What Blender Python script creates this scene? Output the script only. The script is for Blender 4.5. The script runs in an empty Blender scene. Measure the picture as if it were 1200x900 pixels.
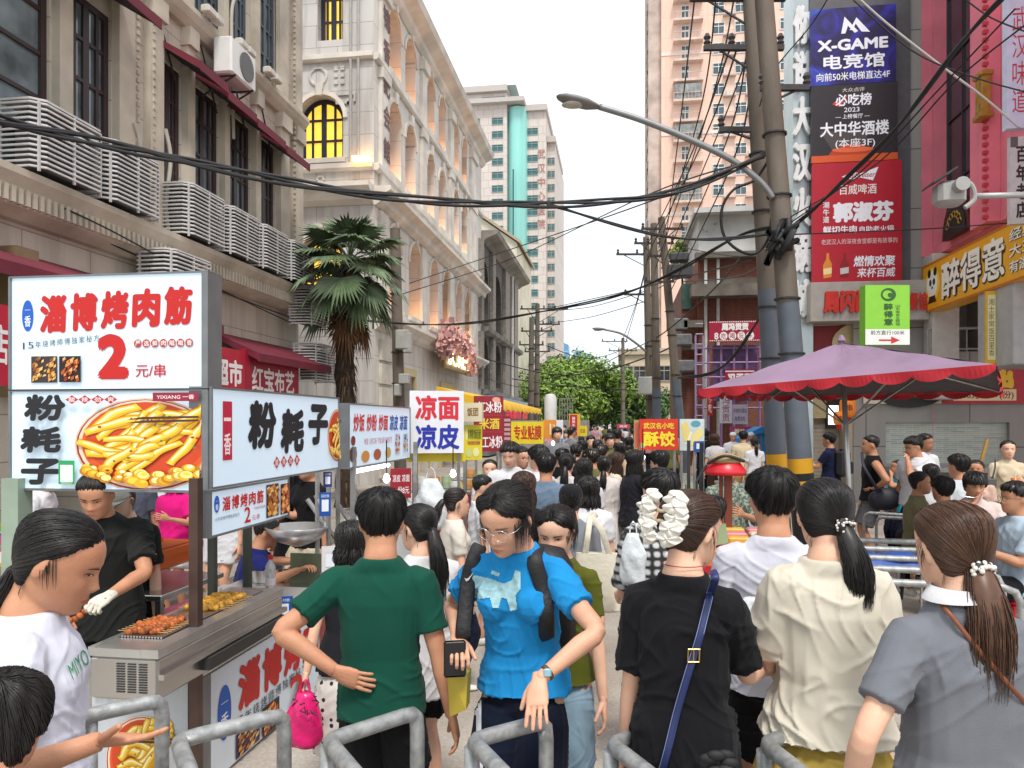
import bpy,math,random
import numpy as np
from mathutils import Vector,Matrix,noise
from mathutils.bvhtree import BVHTree
from mathutils.kdtree import KDTree
R=math.radians
SC=bpy.context.scene
COL=SC.collection
CAMH,FPX,HOR,TH=1.90,867.0,495.0,R(8.2)
CT,ST=math.cos(TH),math.sin(TH)
#  camera, sky, sun, exposure
cam=bpy.data.cameras.new("camera")
cam.lens,cam.sensor_width=36.0*FPX/1200.0,36.0
cam.shift_y=(HOR-450.0)/1200.0
cam.clip_start,cam.clip_end=0.05,6000
camo=bpy.data.objects.new("camera",cam)
camo.location=(0,0,CAMH)
camo.rotation_euler=(R(90),0,TH)
COL.objects.link(camo)
SC.camera=camo
SUN_EL,SUN_AZ=60.0,160.0
wd=bpy.data.worlds.new("World")
SC.world=wd
wd.use_nodes=True
nt=wd.node_tree
nt.nodes.clear()
sky=nt.nodes.new("ShaderNodeTexSky")
sky.sky_type='NISHITA'
sky.sun_disc=False
sky.sun_elevation=R(SUN_EL)
sky.sun_rotation=R(SUN_AZ)
sky.air_density,sky.dust_density=1.0,3.0
b1=nt.nodes.new("ShaderNodeBackground")
b1.inputs[1].default_value=0.09
nt.links.new(sky.outputs[0],b1.inputs[0])
b2=nt.nodes.new("ShaderNodeBackground")
tcw=nt.nodes.new("ShaderNodeTexCoord")
nzw=nt.nodes.new("ShaderNodeTexNoise")
nzw.inputs['Scale'].default_value=2.2
nzw.inputs['Detail'].default_value=5
rw=nt.nodes.new("ShaderNodeValToRGB")
rw.color_ramp.elements[0].position=0.3
rw.color_ramp.elements[0].color=(0.80,0.88,0.94,1)
rw.color_ramp.elements[1].position=0.7
rw.color_ramp.elements[1].color=(0.97,0.99,1.0,1)
nt.links.new(tcw.outputs['Generated'],nzw.inputs['Vector'])
nt.links.new(nzw.outputs[0],rw.inputs[0])
nt.links.new(rw.outputs[0],b2.inputs[0])
b2.inputs[1].default_value=0.70
mxw=nt.nodes.new("ShaderNodeMixShader")
mxw.inputs[0].default_value=0.9
wo=nt.nodes.new("ShaderNodeOutputWorld")
nt.links.new(b1.outputs[0],mxw.inputs[1])
nt.links.new(b2.outputs[0],mxw.inputs[2])
nt.links.new(mxw.outputs[0],wo.inputs[0])
sl=bpy.data.lights.new("sun",'SUN')
sl.energy,sl.angle,sl.color=1.5,R(14),(1.0,0.955,0.89)
so=bpy.data.objects.new("sun",sl)
_sd=Vector((math.sin(R(SUN_AZ))*math.cos(R(SUN_EL)),math.cos(R(SUN_AZ))*math.cos(R(SUN_EL)),math.sin(R(SUN_EL))))
so.rotation_euler=_sd.to_track_quat('Z','Y').to_euler()
so.location=(0,0,60)
COL.objects.link(so)
SC.view_settings.view_transform='Standard'
SC.view_settings.look='None'
SC.view_settings.gamma=1.0
SC.view_settings.exposure=1.06
SC.render.engine='CYCLES'
SC.cycles.max_bounces=6
SC.cycles.diffuse_bounces=3
SC.cycles.glossy_bounces=3
SC.cycles.transmission_bounces=4
SC.cycles.use_denoising=True
SC.cycles.sample_clamp_indirect=4.0
#  helpers
def W(px,py,z):
 xc=(px-600.0)/FPX*z
 return Vector((xc*CT-z*ST,xc*ST+z*CT,CAMH-(py-HOR)*z/FPX))
def zX(px,X):return X/((px-600.0)/FPX*CT-ST)
def zY(px,Y):return Y/((px-600.0)/FPX*ST+CT)
def WX(px,py,X):return W(px,py,zX(px,X))
def WY(px,py,Y):return W(px,py,zY(px,Y))
MATS={}
def lin(c):
 return tuple((v/12.92 if v<=0.04045 else((v+0.055)/1.055)**2.4)for v in c)
def rgb(h):
 h=h.lstrip('#')
 return lin(tuple(int(h[i:i+2],16)/255 for i in(0,2,4)))
def M(name,col,rough=0.6,metal=0.0,var=0.12,vs=6.0,bump=0.0,bs=40.0,emit=0.0,spec=0.5,sss=0.0,coat=0.0,stretch=None,ecol=None,alpha=1.0,trans=0.0,sheen=0.0,island=0.0,crease=False):
 key=(name,)
 if key in MATS:return MATS[key]
 if isinstance(col,str):col=rgb(col)
 m=bpy.data.materials.new(name)
 m.use_nodes=True
 n=m.node_tree
 p=n.nodes['Principled BSDF']
 p.inputs['Roughness'].default_value=rough
 p.inputs['Metallic'].default_value=metal
 p.inputs['Specular IOR Level'].default_value=spec
 p.inputs['Base Color'].default_value=(*col,1)
 if coat:p.inputs['Coat Weight'].default_value=coat
 if sheen:p.inputs['Sheen Weight'].default_value=sheen
 if trans:p.inputs['Transmission Weight'].default_value=trans
 if alpha<1:p.inputs['Alpha'].default_value=alpha
 if sss:
  p.inputs['Subsurface Weight'].default_value=sss
  p.inputs['Subsurface Radius'].default_value=(1.0,0.35,0.2)
  p.inputs['Subsurface Scale'].default_value=0.012
 tc=None
 if var or bump:
  tc=n.nodes.new('ShaderNodeTexCoord')
  vec=tc.outputs['Object']
  if stretch:
   mp=n.nodes.new('ShaderNodeMapping')
   mp.inputs['Scale'].default_value=stretch
   n.links.new(vec,mp.inputs[0])
   vec=mp.outputs[0]
 out_col=None
 if var:
  nz=n.nodes.new('ShaderNodeTexNoise')
  nz.inputs['Scale'].default_value=vs
  nz.inputs['Detail'].default_value=4
  n.links.new(vec,nz.inputs['Vector'])
  mr=n.nodes.new('ShaderNodeMapRange')
  mr.inputs['From Min'].default_value=0.3
  mr.inputs['From Max'].default_value=0.7
  mr.inputs['To Min'].default_value=1-var
  mr.inputs['To Max'].default_value=1+var*0.6
  n.links.new(nz.outputs[0],mr.inputs[0])
  hs=n.nodes.new('ShaderNodeHueSaturation')
  hs.inputs['Color'].default_value=(*col,1)
  n.links.new(mr.outputs[0],hs.inputs['Value'])
  out_col=hs.outputs[0]
  if island:
   ge=n.nodes.new('ShaderNodeNewGeometry')
   mr2=n.nodes.new('ShaderNodeMapRange')
   mr2.inputs['To Min'].default_value=1-island
   mr2.inputs['To Max'].default_value=1+island
   n.links.new(ge.outputs['Random Per Island'],mr2.inputs[0])
   mu=n.nodes.new('ShaderNodeMath');mu.operation='MULTIPLY'
   n.links.new(mr.outputs[0],mu.inputs[0]);n.links.new(mr2.outputs[0],mu.inputs[1])
   n.links.new(mu.outputs[0],hs.inputs['Value'])
  n.links.new(out_col,p.inputs['Base Color'])
 if bump:
  nb=n.nodes.new('ShaderNodeTexNoise')
  nb.inputs['Scale'].default_value=bs
  nb.inputs['Detail'].default_value=5
  n.links.new(vec,nb.inputs['Vector'])
  if crease:
   nb.noise_type='RIDGED_MULTIFRACTAL';nb.inputs['Distortion'].default_value=0.6;nb.inputs['Detail'].default_value=2
  bp=n.nodes.new('ShaderNodeBump')
  bp.inputs['Strength'].default_value=min(1.0,bump)
  bp.inputs['Distance'].default_value=0.02
  n.links.new(nb.outputs[0],bp.inputs['Height'])
  if crease:
   n3=n.nodes.new('ShaderNodeTexNoise');n3.inputs['Scale'].default_value=420;n.links.new(tc.outputs['Object'],n3.inputs['Vector'])
   b3=n.nodes.new('ShaderNodeBump');b3.inputs['Strength'].default_value=.35;b3.inputs['Distance'].default_value=.004
   n.links.new(n3.outputs[0],b3.inputs['Height']);n.links.new(b3.outputs[0],bp.inputs['Normal'])
  n.links.new(bp.outputs[0],p.inputs['Normal'])
 if emit:
  p.inputs['Emission Color'].default_value=(*(ecol or col),1)
  p.inputs['Emission Strength'].default_value=emit
 MATS[key]=m
 return m
def flat(hexcol,rough=0.5,emit=0.0):
 return M('paint_%s_%d_%d'%(hexcol.lstrip('#'),rough*100,emit*100),hexcol,rough,var=0.03,vs=3,emit=emit)
WM={}
def wm(o):
 return WM.get(o.name,Matrix.Identity(4))if o is not None else Matrix.Identity(4)
def tag(o,label=None,cat=None,group=None,kind=None):
 if label:o['label']=label
 if cat:o['category']=cat
 if group:o['group']=group
 if kind:o['kind']=kind
 return o
def T(name,label,cat,loc=(0,0,0),rz=0.0,group=None):
 o=bpy.data.objects.new(name,None)
 o.empty_display_size=0.2
 COL.objects.link(o)
 o.location=loc
 o.rotation_euler=(0,0,rz)
 WM[o.name]=Matrix.Translation(Vector(loc))@Matrix.Rotation(rz,4,'Z')
 return tag(o,label,cat,group)
def link(name,me,parent=None,mats=None):
 o=bpy.data.objects.new(name,me)
 COL.objects.link(o)
 if parent is not None:
  o.parent=parent
  WM[o.name]=wm(parent)
 else:
  WM[o.name]=Matrix.Identity(4)
 return o
def kids(o):return list(o.children)
def copy_tree(o,parent=None):
 c=o.copy()
 COL.objects.link(c)
 if parent is not None:c.parent=parent
 for k in kids(o):copy_tree(k,c)
 return c
class MB:
 def __init__(s):s.v,s.f,s.m,s.cur=[],[],[],0
 def mat(s,i):s.cur=i;return s
 def add(s,vs,fs):
  b=len(s.v)
  s.v.extend([tuple(v)for v in vs])
  for f in fs:
   s.f.append(tuple(i+b for i in f));s.m.append(s.cur)
  return s
 def box(s,c,size,rz=0.0,rot=None):
  hx,hy,hz=size[0]/2,size[1]/2,size[2]/2
  m=rot if rot is not None else Matrix.Rotation(rz,3,'Z')
  c=Vector(c)
  vs=[c+m@Vector((x*hx,y*hy,z*hz))for x in(-1,1)for y in(-1,1)for z in(-1,1)]
  return s.add(vs,[(0,1,3,2),(4,6,7,5),(0,4,5,1),(2,3,7,6),(0,2,6,4),(1,5,7,3)])
 def bx(s,x0,x1,y0,y1,z0,z1):
  return s.box(((x0+x1)/2,(y0+y1)/2,(z0+z1)/2),(abs(x1-x0),abs(y1-y0),abs(z1-z0)))
 def bbox(s,c,size,bev=0.01,rz=0.0):
  hx,hy,hz=[d/2 for d in size]
  b=min(bev,hx*.9,hy*.9,hz*.9)
  m=Matrix.Rotation(rz,3,'Z');c=Vector(c)
  rings=[]
  for(z,i)in((-hz,b),(-hz+b,0),(hz-b,0),(hz,b)):
   x,y=hx-i,hy-i
   k=b
   rings.append([c+m@Vector(p)for p in((x-k,-y,z),(x,-y+k,z),(x,y-k,z),(x-k,y,z),(-x+k,y,z),(-x,y-k,z),(-x,-y+k,z),(-x+k,-y,z))])
  return s.rings(rings)
 def rings(s,rings,cap=True,close=False):
  n=len(rings[0]);vs=[p for r in rings for p in r];fs=[]
  k=len(rings)
  for j in range(k if close else k-1):
   for i in range(n):
    a,b=j*n+i,j*n+(i+1)%n
    jn=(j+1)%k
    fs.append((a,b,jn*n+(i+1)%n,jn*n+i))
  if cap and not close:
   fs.append(tuple(reversed(range(n))));fs.append(tuple((k-1)*n+i for i in range(n)))
  return s.add(vs,fs)
 def tube(s,pts,r,n=8,cap=True,side=None,close=False):
  pts=[Vector(p)for p in pts]
  k=len(pts);rg=[]
  sv=Vector(side)if side is not None else None
  prev=None
  for i,p in enumerate(pts):
   if close:t=pts[(i+1)%k]-pts[i-1]
   else:t=pts[min(i+1,k-1)]-pts[max(i-1,0)]
   if t.length<1e-9:t=Vector((0,0,1))
   t.normalize()
   if sv is not None:a=sv-t*sv.dot(t)
   elif prev is not None:a=prev-t*prev.dot(t)
   else:
    a=t.orthogonal()if abs(t.z)>.9 else Vector((0,0,1)).cross(t)
   if a.length<1e-6:a=t.orthogonal()
   a.normalize();prev=a
   b=t.cross(a)
   rr=r[i]if isinstance(r,(list,tuple))else r
   rx,ry=rr if isinstance(rr,(list,tuple))else(rr,rr)
   rg.append([p+a*(rx*math.cos(2*math.pi*q/n))+b*(ry*math.sin(2*math.pi*q/n))for q in range(n)])
  return s.rings(rg,cap,close)
 def cyl(s,a,b,r,n=12,r2=None):return s.tube([a,b],[r,r if r2 is None else r2],n)
 def lathe(s,prof,c=(0,0,0),n=20,cap=True):
  c=Vector(c)
  return s.rings([[c+Vector((r*math.cos(2*math.pi*q/n),r*math.sin(2*math.pi*q/n),z))for q in range(n)]for r,z in prof],cap)
 def ball(s,c,r,n=12,k=8):
  rx,ry,rz=r if isinstance(r,(tuple,list))else(r,r,r)
  c=Vector(c)
  return s.rings([[c+Vector((rx*math.sin(math.pi*j/k)*math.cos(2*math.pi*q/n),ry*math.sin(math.pi*j/k)*math.sin(2*math.pi*q/n),-rz*math.cos(math.pi*j/k)))for q in range(n)]for j in([0.12]+list(range(1,k))+[k-0.12])])
 def poly(s,pts,d):
  pts=[Vector(p)for p in pts];d=Vector(d);n=len(pts)
  vs=pts+[p+d for p in pts]
  return s.add(vs,[tuple(range(n)),tuple(reversed(range(n,2*n)))]+[(i,i+n,(i+1)%n+n,(i+1)%n)for i in range(n)])
 def build(s,name,mats,parent=None,smooth=False,world=True,auto=None):
  me=bpy.data.meshes.new(name)
  vs=s.v
  if parent is not None and world:
   inv=wm(parent).inverted()
   vs=[tuple(inv@Vector(v))for v in vs]
  me.from_pydata(vs,[],s.f)
  if not isinstance(mats,(list,tuple)):mats=[mats]
  for m in mats:me.materials.append(m)
  if len(mats)>1:me.polygons.foreach_set('material_index',s.m)
  if smooth:me.polygons.foreach_set('use_smooth',[True]*len(me.polygons))
  me.update()
  o=link(name,me,parent)
  if auto is not None:
   try:me.set_sharp_from_angle(angle=R(auto))
   except Exception:pass
  return o
_tx={}
def glyphs(body,bold=0.0):
 k=(body,bold)
 if k not in _tx:
  c=bpy.data.curves.new('tmp','FONT')
  c.body=body;c.offset=bold;c.resolution_u=3
  o=bpy.data.objects.new('tmp',c);COL.objects.link(o)
  dg=bpy.context.evaluated_depsgraph_get()
  me=bpy.data.meshes.new_from_object(o.evaluated_get(dg),depsgraph=dg)
  v=np.array([x.co[:2]for x in me.vertices])
  f=[tuple(p.vertices)for p in me.polygons]
  bpy.data.objects.remove(o);bpy.data.curves.remove(c);bpy.data.meshes.remove(me)
  lo,hi=v.min(0),v.max(0)
  _tx[k]=((v-lo)/np.maximum(hi-lo,1e-6),f,(hi-lo))
 return _tx[k]
def put_text(mb,body,O,Rv,Uv,w,h,bold=0.0,shear=0.0,lift=None,keep=False):
 v,f,sz=glyphs(body,0.0)
 O,Rv,Uv=Vector(O),Vector(Rv),Vector(Uv)
 N=Rv.cross(Uv)
 ch=min(w/max(len(body),1),h)
 d=max(bold,0)*ch*1.35
 if d>0:O=O+Rv*d+Uv*d;w-=2*d;h-=2*d
 sh=[(0,0)]
 if bold>.006:sh+=[(1,0),(-1,0),(0,1),(0,-1)]
 if bold>.018:sh+=[(.7,.7),(-.7,.7),(.7,-.7),(-.7,-.7)]
 for q,(a,b)in enumerate(sh):
  o=O+Rv*(a*d)+Uv*(b*d)+N*(.00007*q)
  mb.add([o+Rv*(x*w+shear*y*h)+Uv*(y*h)for x,y in v],f)
class Sign:
 def __init__(s,root,O,Rv,w,h,Uv=(0,0,1)):
  s.root,s.O,s.R,s.U,s.w,s.h=root,Vector(O),Vector(Rv).normalized(),Vector(Uv).normalized(),w,h
  s.N=s.R.cross(s.U);s.N.normalize()
  s.T,s.A={},{}
  s.lay=0
  s.tm,s.am=MB(),MB();s.tmats,s.amats=[],[]
 def P(s,x,y,d=0.0):return s.O+s.R*(x*s.w)+s.U*(y*s.h)+s.N*d
 def panel(s,mat,t=0.1,name='panel',frame=None,fr=0.02):
  mb=MB()
  mb.poly([s.P(0,0),s.P(1,0),s.P(1,1),s.P(0,1)],-s.N*t)
  mb.build(name,mat,s.root)
  if frame:
   f=MB()
   for(a,b)in(((0,0),(1,0)),((1,0),(1,1)),((1,1),(0,1)),((0,1),(0,0))):
    pa,pb=s.P(*a,0.002-t/2),s.P(*b,0.002-t/2)
    d=(pb-pa).normalized()
    q=d.cross(s.N)
    c=(pa+pb)/2
    m=Matrix((d,q,s.N)).transposed()
    f.box(c,((pb-pa).length+fr,fr,t+0.012),rot=m)
   f.build('frame',frame,s.root)
  return s
 def _mi(s,mats,m):
  if m not in mats:mats.append(m)
  return mats.index(m)
 def t(s,body,x,y,w,h,mat,bold=0.01,shear=0.0,keep=False):
  if isinstance(mat,str):mat=flat(mat,0.5,s.em)
  if body=='一' and h*s.h>.2*w*s.w:y,h=y+h*.42,h*.16
  if body=='1':x,w=x+w*.35,w*.3
  s.lay+=1
  s.tm.mat(s._mi(s.tmats,mat))
  put_text(s.tm,body,s.P(x,y,0.003+0.00011*s.lay),s.R,s.U,w*s.w,h*s.h,bold,shear,keep=keep)
  return s
 def tv(s,body,x,y,w,h,mat,bold=0.01):
  n=len(body);ch=h/n
  for i,c in enumerate(body):
   if c!=' ':s.t(c,x,y+h-(i+1)*ch+ch*.06,w,ch*.88,mat,bold)
  return s
 def r(s,x,y,w,h,mat):
  return s.p([(x,y),(x+w,y),(x+w,y+h),(x,y+h)],mat)
 def e(s,cx,cy,rx,ry,mat,n=28):
  return s.p([(cx+rx*math.cos(2*math.pi*i/n),cy+ry*math.sin(2*math.pi*i/n))for i in range(n)],mat)
 def p(s,pts,mat):
  if isinstance(mat,str):mat=flat(mat,0.5,s.em)
  s.lay+=1
  s.am.mat(s._mi(s.amats,mat))
  d=0.003+0.00011*s.lay
  s.am.add([s.P(x,y,d)for x,y in pts],[tuple(range(len(pts)))])
  return s
 em=0.0
 def done(s):
  if s.am.v:s.am.build('artwork',s.amats,s.root)
  if s.tm.v:s.tm.build('lettering',s.tmats,s.root)
  return s.root
def catmull(pts,k=6,close=False):
 pts=[Vector(p)for p in pts];out=[]
 n=len(pts)
 for i in range(n-1):
  p0,p1,p2,p3=pts[max(i-1,0)],pts[i],pts[i+1],pts[min(i+2,n-1)]
  for j in range(k):
   t=j/k
   out.append(0.5*((2*p1)+(p2-p0)*t+(2*p0-5*p1+4*p2-p3)*t*t+(3*p1-p0-3*p2+p3)*t**3))
 out.append(pts[-1])
 return out
#  wall materials
def Mwall(name,col,col2,mortar,bw=0.8,bh=0.4,axis='x',ms=0.006,rough=0.75,grime=0.35,gcol='#4a4036',offset=0.5,bump=0.4):
 if(name,)in MATS:return MATS[(name,)]
 m=bpy.data.materials.new(name);m.use_nodes=True
 n=m.node_tree;p=n.nodes['Principled BSDF']
 p.inputs['Roughness'].default_value=rough
 tc=n.nodes.new('ShaderNodeTexCoord')
 sx=n.nodes.new('ShaderNodeSeparateXYZ');n.links.new(tc.outputs['Object'],sx.inputs[0])
 cb=n.nodes.new('ShaderNodeCombineXYZ')
 n.links.new(sx.outputs['Y' if axis=='x' else 'X'],cb.inputs[0]);n.links.new(sx.outputs['Z'],cb.inputs[1])
 br=n.nodes.new('ShaderNodeTexBrick')
 br.offset=offset
 br.inputs['Color1'].default_value=(*rgb(col),1);br.inputs['Color2'].default_value=(*rgb(col2),1)
 br.inputs['Mortar'].default_value=(*rgb(mortar),1)
 br.inputs['Scale'].default_value=1.0
 br.inputs['Brick Width'].default_value=bw;br.inputs['Row Height'].default_value=bh
 br.inputs['Mortar Size'].default_value=ms
 br.inputs['Bias'].default_value=-0.2
 n.links.new(cb.outputs[0],br.inputs['Vector'])
 mp=n.nodes.new('ShaderNodeMapping');mp.inputs['Scale'].default_value=(2.2,0.25,1)
 n.links.new(cb.outputs[0],mp.inputs[0])
 nz=n.nodes.new('ShaderNodeTexNoise');nz.inputs['Scale'].default_value=1.6;nz.inputs['Detail'].default_value=6
 n.links.new(mp.outputs[0],nz.inputs['Vector'])
 rp=n.nodes.new('ShaderNodeMapRange');rp.inputs['From Min'].default_value=0.45;rp.inputs['From Max'].default_value=0.75
 rp.inputs['To Max'].default_value=grime
 n.links.new(nz.outputs[0],rp.inputs[0])
 mx=n.nodes.new('ShaderNodeMixRGB');mx.inputs['Color2'].default_value=(*rgb(gcol),1)
 n.links.new(rp.outputs[0],mx.inputs['Fac']);n.links.new(br.outputs['Color'],mx.inputs['Color1'])
 n.links.new(mx.outputs[0],p.inputs['Base Color'])
 nz2=n.nodes.new('ShaderNodeTexNoise');nz2.inputs['Scale'].default_value=25;nz2.inputs['Detail'].default_value=5
 n.links.new(tc.outputs['Object'],nz2.inputs['Vector'])
 ad=n.nodes.new('ShaderNodeMath');ad.operation='MULTIPLY_ADD';ad.inputs[1].default_value=-1.0
 n.links.new(br.outputs['Fac'],ad.inputs[0]);n.links.new(nz2.outputs[0],ad.inputs[2])
 bp=n.nodes.new('ShaderNodeBump');bp.inputs['Strength'].default_value=bump;bp.inputs['Distance'].default_value=0.015
 n.links.new(ad.outputs[0],bp.inputs['Height']);n.links.new(bp.outputs[0],p.inputs['Normal'])
 MATS[(name,)]=m
 return m
GLASS=M('dark_glass',(0.035,0.045,0.055),0.08,var=0.5,vs=1.3,spec=0.8)  # colour noise paints reflections and curtains into the panes
GLASSB=M('pale_glass',(0.20,0.30,0.33),0.12,var=0.35,vs=1.5,spec=0.8)
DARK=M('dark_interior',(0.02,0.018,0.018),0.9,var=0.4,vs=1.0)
FRAMEBR=M('dark_brown_frame','#3a2c2c',0.5)
MAROON=M('maroon_canvas','#6d1f31',0.7,var=0.2,vs=2.5,bump=0.15,bs=8)
STEEL=M('galvanised_steel',(0.42,0.42,0.41),0.38,metal=0.75,var=0.3,vs=9)
STAIN=M('brushed_steel',(0.56,0.55,0.53),0.26,metal=0.95,var=0.05,vs=3,bump=0.03,bs=9)
BLACK=M('black_rubber',(0.012,0.012,0.013),0.55,var=0.2)
WHITEP=M('white_paint',(0.72,0.72,0.70),0.5,var=0.1,vs=3)
GREYM=M('grey_metal',(0.3,0.31,0.32),0.5,metal=0.2,var=0.15)
CONC=M('concrete','#9c9488',0.85,var=0.3,vs=3,bump=0.3,bs=18)
class Facade:
 def __init__(s,O,Rv,w,h):
  s.O,s.R,s.w,s.h=Vector(O),Vector(Rv).normalized(),w,h
  s.U=Vector((0,0,1));s.N=s.R.cross(s.U);s.op=[]
 def P(s,x,z,d=0.0):return s.O+s.R*x+s.U*z+s.N*d
 def X(s,px):
  if abs(s.R.y)>.5:
   y=W(px,0,zX(px,s.O.x)).y
   return(y-s.O.y)*s.R.y
  return(W(px,0,zY(px,s.O.y)).x-s.O.x)*s.R.x
 def open(s,x0,x1,z0,z1,arch=False,depth=0.25,**k):
  k.update(x0=x0,x1=x1,z0=z0,z1=z1,arch=arch,depth=depth)
  s.op.append(k);return s
 def wall(s,mb):
  xs=sorted({0.0,s.w,*[v for o in s.op for v in(o['x0'],o['x1'])]})
  zs=sorted({0.0,s.h,*[v for o in s.op for v in(o['z0'],o['z1'])]})
  for i in range(len(xs)-1):
   for j in range(len(zs)-1):
    cx,cz=(xs[i]+xs[i+1])/2,(zs[j]+zs[j+1])/2
    if any(o['x0']<cx<o['x1']and o['z0']<cz<o['z1']for o in s.op):continue
    mb.add([s.P(xs[i],zs[j]),s.P(xs[i+1],zs[j]),s.P(xs[i+1],zs[j+1]),s.P(xs[i],zs[j+1])],[(0,1,2,3)])
  for o in s.op:
   out=s.outline(o)
   n=len(out);d=-o['depth']
   mb.add([s.P(x,z)for x,z in out]+[s.P(x,z,d)for x,z in out],[((i+1)%n,i,i+n,(i+1)%n+n)for i in range(n)])
   if o['arch']:
    r=(o['x1']-o['x0'])/2;zc=o['z1']-r;cx=(o['x0']+o['x1'])/2
    k=8
    for sg in(-1,1):
     a=[(cx+sg*r*math.cos(math.pi/2*i/k),zc+r*math.sin(math.pi/2*i/k))for i in range(k+1)]
     for i in range(k):
      mb.add([s.P(*a[i]),s.P(*a[i+1]),s.P(cx+sg*r,o['z1'])],[(0,1,2)])
 def outline(s,o,ins=0.0):
  x0,x1,z0,z1=o['x0']+ins,o['x1']-ins,o['z0']+ins,o['z1']-ins
  if not o['arch']:return[(x0,z0),(x1,z0),(x1,z1),(x0,z1)]
  r=(x1-x0)/2;cx=(x0+x1)/2;zc=z1-r
  return[(x0,z0),(x1,z0)]+[(cx+r*math.cos(math.pi*i/16),zc+r*math.sin(math.pi*i/16))for i in range(17)]
 def window(s,o,root,fmat,gmat,cols=2,rows=4,fw=0.06,name='window',pane=True):
  d=-o['depth']+0.08
  mb=MB()
  a,b=s.outline(o),s.outline(o,fw)
  n=len(a)
  for i in range(n):
   j=(i+1)%n
   mb.add([s.P(*a[i],d),s.P(*a[j],d),s.P(*b[j],d),s.P(*b[i],d),s.P(*b[i],d-.05),s.P(*b[j],d-.05)],[(0,1,2,3),(3,2,5,4)])
  def topz(x):
   if not o['arch']:return o['z1']-fw*.5
   r=(o['x1']-o['x0'])/2;cx=(o['x0']+o['x1'])/2
   return o['z1']-r+math.sqrt(max(r*r-(x-cx)**2,0))-fw*.5
  bw=fw*.55
  for i in range(1,cols):
   x=o['x0']+(o['x1']-o['x0'])*i/cols
   w_=bw*(2.2 if i*2==cols else 1)
   zt=topz(x)
   mb.poly([s.P(x-w_/2,o['z0']+fw*.5,d-.004),s.P(x+w_/2,o['z0']+fw*.5,d-.004),s.P(x+w_/2,zt,d-.004),s.P(x-w_/2,zt,d-.004)],s.N*-.03)
  for i in range(1,rows):
   z=o['z0']+(o['z1']-o['z0'])*i/rows
   xa,xb=o['x0']+fw*.5,o['x1']-fw*.5
   if o['arch']:
    r=(o['x1']-o['x0'])/2;cx=(o['x0']+o['x1'])/2;dz=z-(o['z1']-r)
    if dz>0:
     q=math.sqrt(max(r*r-dz*dz,0));xa,xb=cx-q+fw*.5,cx+q-fw*.5
   if xb>xa:
    mb.poly([s.P(xa,z-bw/2,d-.007),s.P(xb,z-bw/2,d-.007),s.P(xb,z+bw/2,d-.007),s.P(xa,z+bw/2,d-.007)],s.N*-.03)
  w=mb.build(name,fmat,root)
  if pane:
   g=MB();g.add([s.P(x,z,d-.045)for x,z in s.outline(o,fw*.3)],[tuple(range(n))])
   g.build('pane',gmat,w)
  return w
 def band(s,mb,z0,z1,d,x0=None,x1=None):
  x0=0 if x0 is None else x0;x1=s.w if x1 is None else x1
  mb.poly([s.P(x0,z0,-.02),s.P(x1,z0,-.02),s.P(x1,z1,-.02),s.P(x0,z1,-.02)],s.N*(d+.02))
 def cornice(s,mb,z,prof,x0=None,x1=None):
  x0=0 if x0 is None else x0;x1=s.w if x1 is None else x1
  a=[s.P(x0,z+dz,d)for dz,d in prof]+[s.P(x0,z+prof[-1][0],-.05),s.P(x0,z+prof[0][0],-.05)]
  mb.poly(a,s.R*(x1-x0))
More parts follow.
